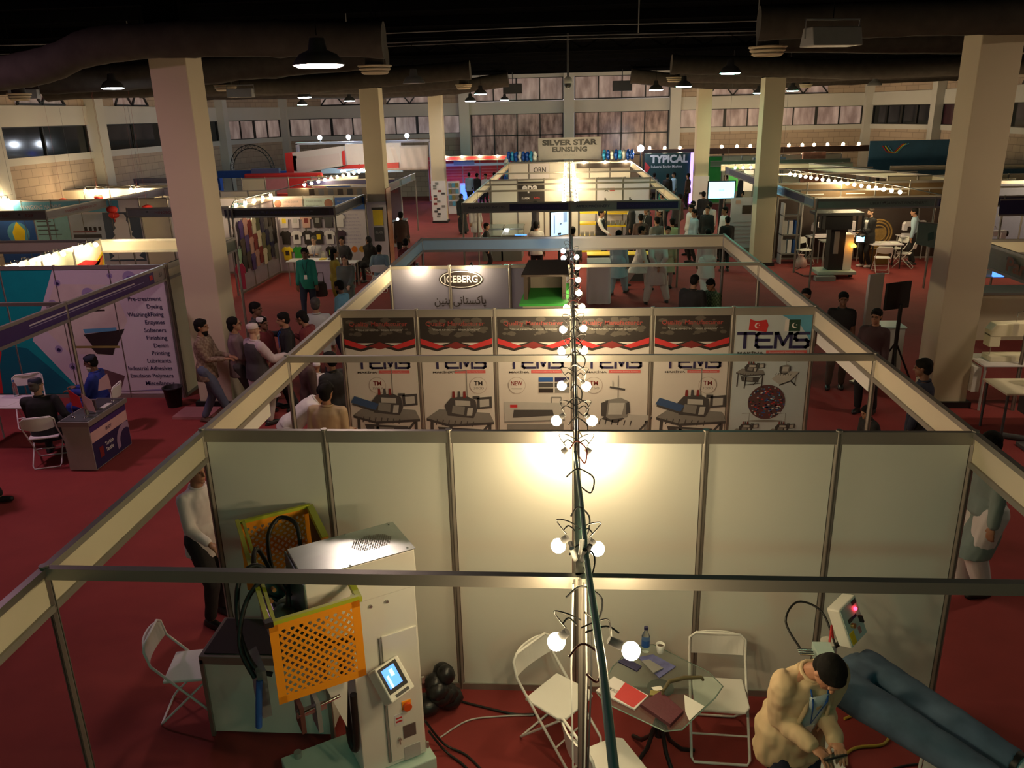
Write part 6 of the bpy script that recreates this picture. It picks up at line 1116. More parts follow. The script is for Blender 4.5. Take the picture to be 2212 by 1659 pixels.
b.add(vs, [(i * n + j, (i + 1) * n + j, (i + 1) * n + (j + 1) % n, i * n + (j + 1) % n) for i in range(len(rg) - 1) for j in range(n)], CLOTH, True); b.poly(vs[:n], CLOTH); o = b.build('draped_table', label='tall white cloth-draped stand just right of the bulb string', cat='draped table')
for x in (2.9,): pass
# ------------------------------------------------------------------ right side
sc = thing('television', 'bright cyan screen on a stand between the right columns', 'television', (5.37, 24, 0)); B().bb(4.88, 5.86, 24, 24.06, 1.70, 2.34, BLACK).build('screen_frame', sc); B().bb(4.92, 5.82, 23.99, 24.0, 1.74, 2.31, SCREEN).build('picture', sc); B().bb(5.32, 5.42, 24.02, 24.1, 0, 1.7, BLACK).build('stand', sc)
b = B(); b.text('WELCOME', (5.28, 23.985, 2.0), (1, 0, 0), (0, 0, 1), .18, .04, BLUEP); b.build('lettering', sc)
sd = thing('standee', 'tall pale printed standee with a brown picture beside the middle right column', 'standee', (5.8, 22, 0)); B().bb(5.35, 6.2, 22, 22.04, .3, 1.95, LPRINT).build('sheet', sd); b = B(); b.bb(5.72, 6.02, 21.98, 21.995, 1.42, 1.70, BROWN); b.bb(5.50, 5.66, 21.98, 21.995, 1.76, 1.86, mat('peach cloth'))
for k in range(6): b.bb(5.45, 6.1, 21.985, 21.995, .5 + k * .13, .51 + k * .13, mat('pinkish grey print'))
b.build('printed_picture', sd); B().bb(5.35, 6.2, 21.9, 22.15, 0, .3, ALU).build('foot', sd)
B().bb(6.5, 6.9, 24.4, 25.3, 1.55, 1.95, mat('mint lit panel', (.10, .55, .38), .4)).build('green_counter_box', label='mint green box above the standee', cat='box') if False else None
simple_table(6.9, 26, .9, .7, 1.2, mat('mint print', (.10, .50, .35), .5), 'mint green topped tall table among the far right stands', 'tall_table', 'table')
bm = thing('press_machine', 'tall black-headed pressing machine on a white column in the right stand', 'machine', (7.75, 18.3, 0))
B().bb(7.15, 8.25, 17.95, 18.75, .12, .22, mat('sage enamel', (.38, .46, .40), .4)).build('base_plate', bm, bevel=.02); B().bb(7.05, 7.6, 17.7, 17.95, .0, .12, MGREY).build('foot_pedal', bm)
for x in (7.35, 8.2): B().cyl((x, 18.3, 0), (x, 18.3, .12), .06, BLACK).build('wheel', bm)
B().bb(7.92, 8.16, 18.2, 18.65, .22, 1.25, WMETAL).build('column', bm, bevel=.01); B().bb(7.5, 7.92, 18.2, 18.6, .22, 1.40, BLACK).build('front_cover', bm); B().bb(7.6, 7.74, 18.17, 18.2, .7, 1.35, MGREY).build('slide_rail', bm)
B().bb(6.98, 8.28, 17.9, 18.7, 1.82, 1.90, DGREY).build('top_plate', bm); B().bb(7.25, 8.0, 18.0, 18.6, 1.42, 1.82, BLACK).build('head_block', bm)
for x in (7.0, 7.12, 8.1, 8.26): B().bb(x - .02, x + .02, 17.92, 17.96, 1.36, 1.82, BLACK).build('guard_post', bm)
for x0, x1 in ((6.98, 7.25), (8.0, 8.28)): B().bb(x0, x1, 17.9, 17.94, 1.36, 1.40, BLACK).build('guard_rail', bm)
B().tube([(8.3, 18.0, 1.45), (8.45, 17.9, 1.3), (8.3, 17.9, 1.22), (8.2, 18.1, 1.25)], .02, RUBBER).build('hose', bm); B().bb(8.16, 8.44, 18.1, 18.14, 1.02, 1.24, BLACK).build('display_frame', bm); B().bb(8.19, 8.41, 18.09, 18.1, 1.05, 1.21, SCREEN).build('display', bm); B().lathe((8.12, 18.05, .90), [(.07, 0), (.08, .05), (.0, .12)], mat('amber beacon', (1, .35, .02), .4, emit=5), n=12).build('amber_beacon', bm)
B().tube([(7.2, 18.2, .06), (6.9, 18.4, .02), (6.8, 19.2, .02), (7.2, 19.8, .02)], .015, BLACK).build('power_cable', bm)
pt = simple_table(9.6, 19.75, .95, .7, .75, LPRINT, 'dark-legged table strewn with white papers before the suited man', 'paper_table', 'table', BLACK)
for i, (x, y) in enumerate(((9.35, 19.7), (9.6, 19.85), (9.85, 19.65))): sheet('paper_sheet', 'loose white sheets on the paper-strewn table, %s pile' % ('left', 'middle', 'right')[i], 'paper', [(x - .12, y - .1), (x + .1, y - .12), (x + .14, y + .08), (x - .08, y + .12)], .02, WHITE, .75)
sb_ = simple_table(8.3, 20.3, .9, .6, .76, mat('grey green glass top'), 'glass-topped table behind the pressing machine', 'table', 'table', LGREY)
gb = thing('wicker_ornament', 'round golden brown wicker ornament behind the paper-strewn table', 'ornament', (9.6, 20.3, 0)); GW = mat('golden wicker', (.22, .13, .03), .6, noise_amt=.4, scale=20)
for rr in (.42, .34, .24): B().tube([(9.62 + rr * math.cos(k * .2618), 20.4, .95 + rr * math.sin(k * .2618)) for k in range(24)], .03, GW, n=6, closed=True).build('ring', gb)
B().bb(9.4, 9.85, 20.38, 20.42, .75, 1.1, GW).build('centre_panel', gb); B().bb(9.3, 9.95, 20.2, 20.6, 0, .5, GW).build('basket_base', gb)
def sewing(x, y, z, rz, lab, body=CREAM, s=1., base=None):
    r = thing('sewing_machine', lab, 'sewing machine', (x, y, z), rz)
    B().bb(-.28 * s, .28 * s, -.09 * s, .09 * s, 0, .05 * s, body).build('bed', r, local=True, bevel=.008); B().bb(.15 * s, .28 * s, -.08 * s, .08 * s, .05 * s, .34 * s, body).build('pillar', r, local=True, bevel=.015)
    B().prism([(-.30 * s, -.065 * s, .24 * s), (.28 * s, -.065 * s, .24 * s), (.28 * s, -.065 * s, .38 * s), (-.26 * s, -.065 * s, .36 * s), (-.30 * s, -.065 * s, .30 * s)], (0, .13 * s, 0), body).build('arm', r, local=True, bevel=.012)
    B().bb(-.30 * s, -.20 * s, -.06 * s, .06 * s, .14 * s, .26 * s, body).build('needle_head', r, local=True, bevel=.008); B().cyl((-.25 * s, 0, .05 * s), (-.25 * s, 0, .14 * s), .006, CHROME, n=6).build('needle_bar', r, local=True)
    B().cyl((.28 * s, 0, .30 * s), (.33 * s, 0, .30 * s), .07 * s, BLACK, n=16).build('hand_wheel', r, local=True); B().tube([(-.05 * s, 0, .36 * s), (-.05 * s, 0, .46 * s), (.03 * s, 0, .48 * s), (.05 * s, 0, .42 * s)], .006, CHROME).build('thread_guide', r, local=True)
    return r
t1 = simple_table(7.22, 7.35, 1.25, .7, .78, WPRINT, 'cream sewing table at the right edge, farther one', 'sewing_table', 'table', LGREY); t2 = simple_table(6.95, 6.05, 1.3, .72, .76, CREAM, 'cream sewing table at the right edge, nearer one', 'sewing_table', 'table', DGREY)
sewing(7.25, 7.35, .78, 0, 'large cream sewing machine on the farther table at the right edge', CREAM, 1.7); sewing(7.15, 6.1, .76, .2, 'olive grey sewing machine on the nearer table at the right edge', mat('olive grey enamel', (.30, .30, .22), .4), 1.2)
B().bb(6.8, 7.2, 5.9, 6.25, .3, .74, DGREY).build('motor_box', label='dark motor box under the nearer sewing table', cat='motor'); B().bb(6.5, 6.62, 7.1, 7.5, .3, .72, WHITE).build('control_unit', label='white control unit under the farther sewing table', cat='control unit')
b = B(); b.tube([(6.4, 5.9, .03), (6.9, 5.6, .05), (7.4, 5.5, .05), (7.9, 5.4, .04)], .05, DGREY); b.bb(6.5, 7.6, 5.3, 5.6, 0, .05, DGREY); b.build('pedal_frame', label='dark metal pedal frame lying under the sewing tables', cat='pedal')
wb = thing('display_board', 'tall white display board left of the near right column', 'display board', (5.28, 8.45, 0)); B().box((5.28, 8.45, 1.0), (.34, .05, 2.0), WPRINT, rz=.5).build('board', wb); B().box((5.28, 8.45, .02), (.4, .3, .04), ALU, rz=.5).build('foot', wb)
tvs = thing('television', 'black switched-off screen on a tripod beside the near right column', 'television', (5.78, 8.5, 0)); B().box((5.74, 8.60, 1.58), (.56, .05, .48), BLACK, rz=.45).build('screen', tvs, bevel=.01); B().cyl((5.78, 8.5, .3), (5.78, 8.5, 1.45), .035, BLACK).build('pole', tvs)
for a_ in (0.3, 2.4, 4.5): B().tube([(5.78, 8.5, .75), (5.78 + .40 * math.cos(a_), 8.5 + .40 * math.sin(a_), .01)], .018, BLACK).build('leg', tvs)
dsk = simple_table(5.85, 9.25, .6, .5, .9, mat('pale cyan front plate'), 'slanted glass-topped desk behind the black screen', 'desk', 'desk', LGREY, True)
for i, (x, y, l) in enumerate(((12.2, 18.6, 'near the post left of the column'), (10.9, 20.9, 'behind the worker, left one'), (8.1, 21.0, 'behind the black machine, left one'), (8.8, 21.0, 'behind the black machine, right one'))):
    simple_table(x, y, .9, .5, .8, LPRINT, 'white machine table %s' % l, 'sewing_table', 'table', LGREY); sewing(x, y, .8, .1 * i, 'white sewing machine %s' % l, LPRINT, 1.2)
r = thing('hanging_banner', 'sage green cloth banner hanging left of the near right column', 'banner', (9.55, 16.5, 1.1)); B().prism([(9.2, 16.5, 1.22), (9.95, 16.5, 1.05), (9.95, 16.5, 1.72), (9.2, 16.5, 1.80)], (0, .02, 0), mat('sage cloth', (.13, .19, .16), .7, noise_amt=.2)).build('cloth', r); B().prism([(9.5, 16.49, 1.3), (9.65, 16.49, 1.35), (9.62, 16.49, 1.55), (9.48, 16.49, 1.5)], (0, -.004, 0), mat('deep green print', (.04, .10, .08), .6)).build('emblem', r); B().cyl((9.18, 16.5, 1.81), (9.97, 16.5, 1.73), .012, ALU).build('top_rod', r); B().cyl((9.2, 16.5, 1.8), (9.2, 16.6, 2.2), .005, ALU).build('cord', r); B().cyl((9.95, 16.5, 1.73), (9.95, 16.6, 2.2), .005, ALU).build('cord', r)
shf = thing('shelf_unit', 'pale shelf unit just right of the middle right column', 'shelf', (6.95, 20.6, 0))
for z in (.3, .9, 1.5): B().bb(6.7, 7.3, 20.5, 20.9, z, z + .03, MGREY).build('shelf', shf)
for x in (6.72, 7.28): B().bb(x - .02, x + .02, 20.5, 20.9, 0, 1.9, LGREY).build('upright', shf)
for k in range(6): B().bb(6.76 + (k % 3) * .17, 6.88 + (k % 3) * .17, 20.6, 20.8, .33 + (k // 3) * .6, .75 + (k // 3) * .6, (LGREY, WPRINT, BLUEP)[k % 3]).build('box', shf)
for i, (x, y) in enumerate(((7.2, 19.9), (8.0, 19.8))):
    r = thing('plastic_bag', 'pinkish plastic bag on the carpet behind the pressing machine, %s one' % ('left', 'right')[i], 'bag', (x, y, 0)); B().lathe((x, y, 0), [(.16, 0), (.2, .1), (.15, .25), (.05, .34), (.09, .4)], mat('pink plastic', (.45, .28, .27), .4, noise_amt=.2, scale=12), n=12).build('bag_body', r)
for i, (x, m) in enumerate(((6.95, GREEN), (7.6, WPRINT))): B().bb(x, x + .4, 31.15, 31.2, 1.3, 2.3, m if i else mat('bright green panel')).build('hanging_sheet', label='%s sheet hanging beside the far right column' % ('green', 'white')[i], cat='sheet')
simple_table(10.5, 14, 3.0, .8, .9, mat('steel print', (.3, .33, .33), .4), 'dim long table right of the near right column', 'table', 'table', DGREY); sewing(10.9, 14, .9, 0, 'dark machine with a blue lamp right of the near right column', DGREY, 1.6)
B().bb(9.85, 10.1, 13.6, 13.65, .89, 1.05, SCREENB).build('blue_lamp', label='small blue glowing panel right of the near right column', cat='light')
# ------------------------------------------------------------------ people
_pend = []
def remesh(b, voxel, smooth=2, disp=0., seed=0): return (b, voxel, smooth, disp, seed)
def flush():
    # grow all body and cloth surfaces in one evaluation
    jobs = []
    for o, mt_, (b, voxel, smooth, disp, seed) in _pend:
        me = bpy.data.meshes.new('t'); me.from_pydata([tuple(v) for v in b.v], [], b.f); q_ = bpy.data.objects.new('t', me); tmp.collection.objects.link(q_)
        m = q_.modifiers.new('r', 'REMESH'); m.mode = 'VOXEL'; m.voxel_size = voxel; s = q_.modifiers.new('s', 'SMOOTH'); s.iterations = smooth; s.factor = .5; jobs.append((o, mt_, q_, me, disp, seed))
    tmp.view_layers[0].update(); dg = tmp.view_layers[0].depsgraph
    for o, mt_, q_, me, disp, seed in jobs:
        me2 = bpy.data.meshes.new_from_object(q_.evaluated_get(dg)); me2.name = o.name
        if disp:
            co = [v.co + v.normal * (disp * (noise.noise(V((v.co.x * 9 + seed, v.co.y * 9, v.co.z * 5))) + .5 * noise.noise(V((v.co.x * 22, v.co.y * 22 + seed, v.co.z * 12))))) for v in me2.vertices]
            me2.vertices.foreach_set('co', [c for v in co for c in v])
        me2.polygons.foreach_set('use_smooth', [True] * len(me2.polygons)); me2.update(); me2.materials.append(mt_); old = o.data; o.data = me2; bpy.data.meshes.remove(old)
    for j in jobs: bpy.data.objects.remove(j[2]); bpy.data.meshes.remove(j[3])
def cap(b, p0, p1, r0, r1, n=12):
    # tapered limb with rounded ends
    p0, p1 = V(p0), V(p1); d = (p1 - p0); L = d.length or 1e-4; d = d / L; x, y = ring_axes(d); rg = []
    for t in (-.95, -.6, 0): rg.append((p0 + d * r0 * t, r0 * math.sqrt(max(0.02, 1 - t * t))))
    for t in (0, .6, .95): rg.append((p1 + d * r1 * t, r1 * math.sqrt(max(0.02, 1 - t * t))))
    b.loft([(c, r, r, x, y) for c, r in rg], SKIN, n=n)
def ik(a, c, l1, l2, hint):
    a, c, hint = V(a), V(c), V(hint); d = c - a; L = min(d.length, (l1 + l2) * .999); dn = d.normalized(); x = (l1 * l1 - l2 * l2 + L * L) / (2 * L); h = math.sqrt(max(1e-6, l1 * l1 - x * x)); pv = hint - dn * hint.dot(dn)
    return a + dn * x + pv.normalized() * h, a + dn * L
def person(lab, x, y, face, h=1.72, skin=None, top=None, legs=None, style='shirt', hair='short', hm=None, lean=0., headp=0., heady=0., rh=None, lh=None, sit=False, feet=None, beard=None, cap_m=None, shoes=None, vx=.018, sleeve='long', under=None, lanyard=None, build_=1., vest=None, bag=None, pants='slim', fingers=False, group=None, glasses=False, folds=.006):
    skin = skin or SKIN; top = top or WPRINT; legs = legs or DGREY; shoes = shoes or BLACK; hm = hm or HAIR; k = h / 1.72
    rt = thing('person', lab, 'person', (x, y, 0), R_(face - 90), group); W[rt.name] = Matrix.Translation((x, y, 0)) @ Matrix.Rotation(R_(face - 90), 4, 'Z')
    S = lambda v: V(v) * k; pz = .93 if not sit else .53; L_ = R_(lean); sd = V((0, math.sin(L_), math.cos(L_))); fw = V((0, math.cos(L_), -math.sin(L_))); P = V((0, 0, pz)); X = V((1, 0, 0))
    wd = build_
    chest = P + sd * .34; sh = P + sd * .455; nb = P + sd * .53; hl = R_(lean * .6 + headp); hd = V((0, math.sin(hl), math.cos(hl))); Rh = Matrix.Rotation(R_(-heady), 3, 'Z') @ Matrix.Rotation(-hl, 3, 'X'); hc = nb + hd * .155 + V((0, .02, 0)); HR = lambda a: hc + Rh @ V(a)
    shr, shl = sh + X * .168 * wd, sh - X * .168 * wd
    rh = V(rh) if rh else V((.235 * wd, .07 + sd.y * .35, pz - .13 if not sit else .58)); lh = V(lh) if lh else V((-.235 * wd, .07 + sd.y * .35, pz - .13 if not sit else .58))
    er, wr = ik(shr, rh, .29, .25, (.22, -1, -.6)); el, wl = ik(shl, lh, .29, .25, (-.22, -1, -.6))
    feet = feet or (((.11, .06, 0), (-.11, -.02, 0)) if not sit else ((.13, .46, 0), (-.13, .44, 0)))
    hips = (P + V((.095, 0, -.02)), P + V((-.095, 0, -.02))); ank = [V((f[0], f[1], f[2] + .085)) for f in feet]; kn = []
    for i in (0, 1): kk, aa = ik(hips[i], ank[i], .44, .42, (0, 1, .15 if sit else 0)); kn.append(kk); ank[i] = aa
    z = lambda v: S(v)
    def limb(b, a, c, r0, r1): cap(b, z(a), z(c), r0 * k, r1 * k)
    def torso(b, e=0., z0=-.04, top_=.525, flare=0.):
        prof = [(z0, .165, .115), (.06, .155, .108), (.16, .145, .10), (.28, .165, .112), (.38, .172, .112), (.44, .165, .098), (.485, .115, .075), (top_, .062, .06)]
        b.loft([(z(P + (sd if t > 0 else V((0, 0, 1))) * t), (rx * wd + e + flare * (t <= 0)) * k, (ry + e + (.024 if e and t < .1 else 0)) * k, X, fw) for t, rx, ry in prof], SKIN, n=20)
    b = B(); torso(b)
    for q_ in (shr, shl): cap(b, z(nb - sd * .03), z(q_ + (nb - q_) * .12), .045 * k, .047 * k)
    limb(b, nb - hd * .02, nb + hd * .10, .058, .052)
    b.ell(z(HR((0, -.012, .03))), (.076 * k, .094 * k, .092 * k), SKIN, R=Rh, n=14, k=10); b.ell(z(HR((0, .018, -.045))), (.060 * k, .070 * k, .070 * k), SKIN, R=Rh, n=14, k=10)
    cap(b, z(HR((0, .086, .015))), z(HR((0, .104, -.022))), .010 * k, .015 * k, 8); b.ell(z(HR((0, .078, .030))), (.052 * k, .018 * k, .012 * k), SKIN, R=Rh, n=10, k=6); b.ell(z(HR((0, .080, -.060))), (.026 * k, .014 * k, .010 * k), SKIN, R=Rh, n=10, k=6); b.ell(z(HR((0, .07, -.095))), (.026 * k, .022 * k, .018 * k), SKIN, R=Rh, n=8, k=6)
    for s in (-1, 1): b.ell(z(HR((s * .076, -.01, .0))), (.012 * k, .02 * k, .032 * k), SKIN, R=Rh, n=8, k=6)
    for a, e, w in ((shr, er, wr), (shl, el, wl)):
        limb(b, a, e, .052 * wd, .042); limb(b, e, w, .040, .027)
        s = 1 if w is wr else -1; f = (w - e).normalized(); side = f.cross(V((0, 0, 1))); side = side.normalized() if side.length > .1 else X.copy(); nrm = side.cross(f)
        if nrm.z > 0: nrm = -nrm                                   # palm looks down / inwards
        side = nrm.cross(f)
        pm = w + f * .045; R3 = Matrix((side, f, nrm)).transposed(); b.ell(z(pm), (.040 * k, .052 * k, .017 * k), SKIN, R=R3, n=12, k=8)
        fr = .0088 if fingers else .011
        for q_, (o_, ln) in enumerate(((-.030, .066), (-.010, .076), (.011, .072), (.030, .056))):
            p0 = pm + side * o_ + f * .040; p1 = p0 + f * ln * .55 + nrm * (.012 + .012 * fingers); p2 = p1 + f * ln * .30 + nrm * .028
            cap(b, z(p0), z(p1), fr * k, fr * .92 * k, 7); cap(b, z(p1), z(p2), fr * .92 * k, fr * .8 * k, 7)
        tside = side * (-1 if (side.dot(X) * s) > 0 else 1); p0 = pm + tside * .030 - f * .018; p1 = p0 + tside * .026 + f * .032 + nrm * .01; p2 = p1 + f * .028 + nrm * .012 - tside * .004
        cap(b, z(p0), z(p1), .013 * k, .010 * k, 7); cap(b, z(p1), z(p2), .010 * k, .009 * k, 7)
    for i in (0, 1):
        limb(b, hips[i], kn[i], .082, .056); limb(b, kn[i], ank[i], .054, .036); f0 = ank[i] + V((0, -.03, -.05)); cap(b, z(f0), z(f0 + V((.01 * (1 - 2 * i), .16, -.005))), .036 * k, .032 * k)
    mb = remesh(b, vx * (.62 if not fingers else .38), 2)
    def put(me, name, m, label=None, par=None):
        o = bpy.data.objects.new(name, bpy.data.meshes.new(name)); _pend.append((o, m, me)); col.objects.link(o); o.parent = par or rt; W[o.name] = W[rt.name]; return tag(o, label)
    put(mb, 'body', skin)
    sd_ = x * 3.1 + y
    # trousers
    b = B(); g = .014 if pants == 'slim' else .05
    for i in (0, 1): limb(b, hips[i] + V((0, 0, .02)), kn[i], .094 + g, .062 + g); cap(b, z(kn[i]), z(ank[i] + V((0, 0, .03))), (.058 + g) * k, (.046 + g * .75) * k)
    b.loft([(z(P + sd * t), rx * k * wd, ry * k, X, fw) for t, rx, ry in ((-.09, .172, .125), (0, .182, .136), (.10, .165, .12))], SKIN, n=18)
    put(remesh(b, vx, 2, folds, sd_), 'trousers', legs)
    # upper garment
    b = B(); long_ = style in ('kameez', 'dress', 'burqa'); e = .018
    if style == 'jacket': e = .028
    if style in ('kameez', 'dress', 'burqa'):
        torso(b, .024, -.02)
        if sit: 
            for i in (0, 1): limb(b, hips[i] + V((0, .0, .03)), kn[i] + V((0, 0, .02)), .115, .10)
            b.loft([(z(V((0, t, .53))), .25 * k, .10 * k, X, V((0, 0, 1))) for t in (-.08, .2, .42)], SKIN, n=16)
        else:
            hem = .48 if style == 'kameez' else (.40 if style == 'dress' else .10); mid = (kn[0] + kn[1]) / 2; sp = abs(kn[0].y - kn[1].y) * .5; rg = []
            for t in range(7): q = t / 6; c = P.lerp(V((mid.x * q, mid.y * q, hem)), q); rg.append((z(c), (.185 + .05 * q) * k * wd, (.135 + .04 * q + sp * q) * k, X, V((0, 1, 0))))
            b.loft(rg[::-1], SKIN, n=20)
    else:
        if style == 'jacket': b.loft([(z(P + V((0, .012, t))), (.215 * wd) * k, .165 * k, X, V((0, 1, 0))) for t in (-.22, -.1, .02)] + [(z(P + sd * .12), .175 * wd * k, .13 * k, X, fw)], SKIN, n=20)
        torso(b, e, -.17 if style != 'jacket' else -.22, flare=.012 if style != 'jacket' else .03)
    for a, ee, w in ((shr, er, wr), (shl, el, wl)):
        if sleeve == 'none': continue
        cap(b, z(nb - sd * .055), z(a + (nb - a) * .12), .058 * k, .062 * k)
        se = .011 + (.012 if long_ or style == 'jacket' else 0)
        if sleeve == 'short': limb(b, a, a.lerp(ee, .7), .060 * wd + .01, .056)
        else: limb(b, a, ee, .056 * wd + se, .044 + se); cap(b, z(ee), z(ee.lerp(w, .90)), (.043 + se) * k, (.032 + se) * k)
    mt = remesh(b, vx, 2, folds * 1.2, sd_ + 5); nm_ = {'shirt': 'shirt', 'kameez': 'long_shirt', 'dress': 'dress', 'burqa': 'robe', 'jacket': 'jacket'}[style]; put(mt, nm_, top)
    if vest:
        b = B(); torso(b, .034, -.12, .50, .01); put(remesh(b, vx, 2, folds), 'waistcoat', vest)
    def front_patch(name, m, w0, w1, t0, t1, off, lab2=None):
        b = B(); nn = 9; vs = []
        for j in range(nn):
            t = t0 + (t1 - t0) * j / (nn - 1); w = w0 + (w1 - w0) * j / (nn - 1); ry = .112 if t > .05 else .125
            if t > .42: ry = .112 - (t - .42) * .42
            for u in (-1, -.5, 0, .5, 1): vs.append(z(P + sd * t + X * (u * w) + fw * ((ry + off) * math.sqrt(max(.2, 1 - (u * w / (.19 * wd)) ** 2)))))
        b.add(vs, [(j * 5 + i, j * 5 + i + 1, (j + 1) * 5 + i + 1, (j + 1) * 5 + i) for j in range(nn - 1) for i in range(4)], m, True)
        o = b.build(name, rt, local=True, label=lab2); so = o.modifiers.new('s', 'SOLIDIFY'); so.thickness = .012; so.offset = 1; return o
    if under: front_patch('shirt_front', under, .05, .070, -.12, .46, .034 if style == 'jacket' else .036)
    if style == 'jacket' or style == 'shirt' or style == 'kameez':
        b = B(); b.tube([z(nb - sd * .012 + X * (.068 * math.cos(a * .5236)) + fw * (.066 * math.sin(a * .5236)) + V((0, 0, .012 - .010 * math.sin(a * .5236)))) for a in range(12)], .014 * k, top, n=6, closed=True); b.build('collar', rt, local=True)
    if style == 'jacket':
        for s in (-1, 1):
            b = B(); pts = [(s * .055, .47, .02), (s * .085, .36, .040), (s * .10, .22, .045), (s * .085, .05, .045), (s * .09, -.15, .05)]
            b.tube([z(P + sd * t + X * u + fw * (.098 + o_ if t < .4 else .07 + o_)) for u, t, o_ in pts], [.012 * k, .016 * k, .014 * k, .009 * k, .006 * k], top, n=7); b.build('lapel', rt, local=True)
    if lanyard:
        b = B(); fp = lambda u, t, o_=.042: z(P + sd * t + X * u + fw * (.100 + o_ - (.05 if t > .45 else 0)))
        b.tube([fp(-.06, .50), fp(-.05, .42), fp(0, .20)], .006 * k, lanyard, n=5); b.tube([fp(.06, .50), fp(.05, .42), fp(0, .20)], .006 * k, lanyard, n=5); ln_ = b.build('lanyard', rt, local=True)
        b = B(); b.box(fp(0, .13, .046), (.07 * k, .006, .10 * k), WHITE, R=Matrix((X, fw, sd)).transposed()); b.build('badge', ln_, local=True)
    # shoes
    for i in (0, 1):
        b = B(); f0 = ank[i] + V((0, -.045, -.045)); cap(b, z(f0), z(f0 + V((.012 * (1 - 2 * i), .19, -.008))), .044 * k, .038 * k, 10); b.loft([(z(f0 + V((0, .07, -.035))), .05 * k, .14 * k, X, V((0, 1, 0))), (z(f0 + V((0, .07, -.012))), .048 * k, .135 * k, X, V((0, 1, 0)))], SKIN, n=14); put(remesh(b, .012, 1), 'shoe', shoes)
    # head: eyes, hair, beard, caps
    if vx <= .019:
        for s in (-1, 1): b = B(); b.ell(z(HR((s * .032, .082, .010))), (.011 * k, .007 * k, .006 * k), EYE, R=Rh, n=8, k=6); b.build('eye', rt, local=True)
    b = B()
    if hair == 'short': b.ell(z(HR((0, -.022, .050))), (.088 * k, .104 * k, .088 * k), hm, R=Rh, n=14, k=9); b.ell(z(HR((0, -.052, -.005))), (.080 * k, .068 * k, .085 * k), hm, R=Rh, n=12, k=8); b.ell(z(HR((0, .045, .085))), (.058 * k, .040 * k, .032 * k), hm, R=Rh, n=10, k=7)
    elif hair == 'long': b.ell(z(HR((0, -.022, .045))), (.092 * k, .100 * k, .088 * k), hm, R=Rh, n=14, k=9); b.ell(z(HR((0, -.065, -.09))), (.095 * k, .055 * k, .16 * k), hm, R=Rh, n=12, k=9)
    elif hair == 'medium': b.ell(z(HR((0, -.028, .045))), (.092 * k, .102 * k, .088 * k), hm, R=Rh, n=14, k=9); b.ell(z(HR((0, -.065, -.03))), (.092 * k, .055 * k, .09 * k), hm, R=Rh, n=12, k=9)
    elif hair == 'thin': b.ell(z(HR((0, -.045, -.005))), (.082 * k, .070 * k, .06 * k), hm, R=Rh, n=12, k=8)
    elif hair == 'scarf': b.ell(z(HR((0, -.02, .02))), (.100 * k, .108 * k, .125 * k), hm, R=Rh, n=14, k=9); b.loft([(z(nb - sd * .16), .20 * k, .14 * k, X, fw), (z(nb - sd * .02), .13 * k, .11 * k, X, fw), (z(nb + hd * .08), .09 * k, .09 * k, X, fw)], hm, n=16)
    if b.f: put(remesh(b, max(.010, vx * .6), 2, .004, sd_), 'headscarf' if hair == 'scarf' else 'hair', hm)
    if beard: b = B(); b.ell(z(HR((0, .035, -.085))), (.062 * k, .058 * k, .048 * k), beard, R=Rh, n=12, k=8); b.ell(z(HR((0, .055, -.12))), (.040 * k, .036 * k, (.03 if beard is HAIR else .06) * k), beard, R=Rh, n=10, k=7); put(remesh(b, .010, 2, .003), 'beard', beard)
    if cap_m: b = B(); b.lathe(z(HR((0, -.02, .045))), [(.090 * k, 0), (.094 * k, .03 * k), (.088 * k, .062 * k), (.05 * k, .078 * k), (0, .082 * k)], cap_m, n=18, R=Rh); b.build('cap', rt, local=True)
    if glasses: b = B(); [b.tube([z(HR((s * .032 + .02 * math.cos(a * .7), .100, .010 + .015 * math.sin(a * .7)))) for a in range(9)], .003, BLACK, n=4, closed=True) for s in (-1, 1)]; b.bar(z(HR((-.014, .1, .012))), z(HR((.014, .1, .012))), .003, .003, BLACK); b.build('spectacles', rt, local=True)
    rt['w'] = 0; del rt['w']
    return rt, dict(z=z, P=P, sd=sd, wr=wr, wl=wl, k=k, M=W[rt.name])
FLOOR_ = 0
CH = mat('white cotton cloth', (.62, .60, .60), .85, noise_amt=.04); OFFW = mat('off white cotton cloth', (.50, .47, .46), .85, noise_amt=.05); LBLUE = mat('pale blue cotton cloth', (.30, .42, .52), .85, noise_amt=.05); SKYC = mat('sky blue cotton cloth', (.16, .38, .55), .85, noise_amt=.05)
BEIGE = mat('beige linen cloth', (.58, .44, .27), .9, noise_amt=.06, scale=8); TAN = mat('tan cloth', (.42, .31, .20), .85); BLK = mat('black cloth', (.012, .012, .014), .85); DNAVY = mat('dark navy cloth', (.015, .02, .045), .85); MARO = mat('maroon cloth', (.13, .018, .022), .85); MAUVE = mat('mauve grey cloth', (.19, .13, .14), .85); CHAR = mat('charcoal cloth', (.05, .045, .05), .85)
EMER = mat('emerald cloth', (.01, .20, .15), .8); MUST = mat('mustard cloth', (.36, .27, .03), .85); SAGE = mat('grey sage cloth', (.11, .13, .12), .85); JEANC = mat('slate jeans cloth', (.10, .12, .19), .85, noise_amt=.2); COBALT = mat('cobalt suit cloth', (.015, .035, .26), .8); SEA = mat('sea grey kameez cloth', (.19, .26, .25), .85); BRN = mat('brown cloth', (.07, .04, .035), .85); GRYC = mat('grey cloth', (.17, .17, .17), .85); LIMEC = mat('pale lime cloth', (.38, .46, .26), .85); WB_ = mat('white beard', (.55, .48, .36), .9)
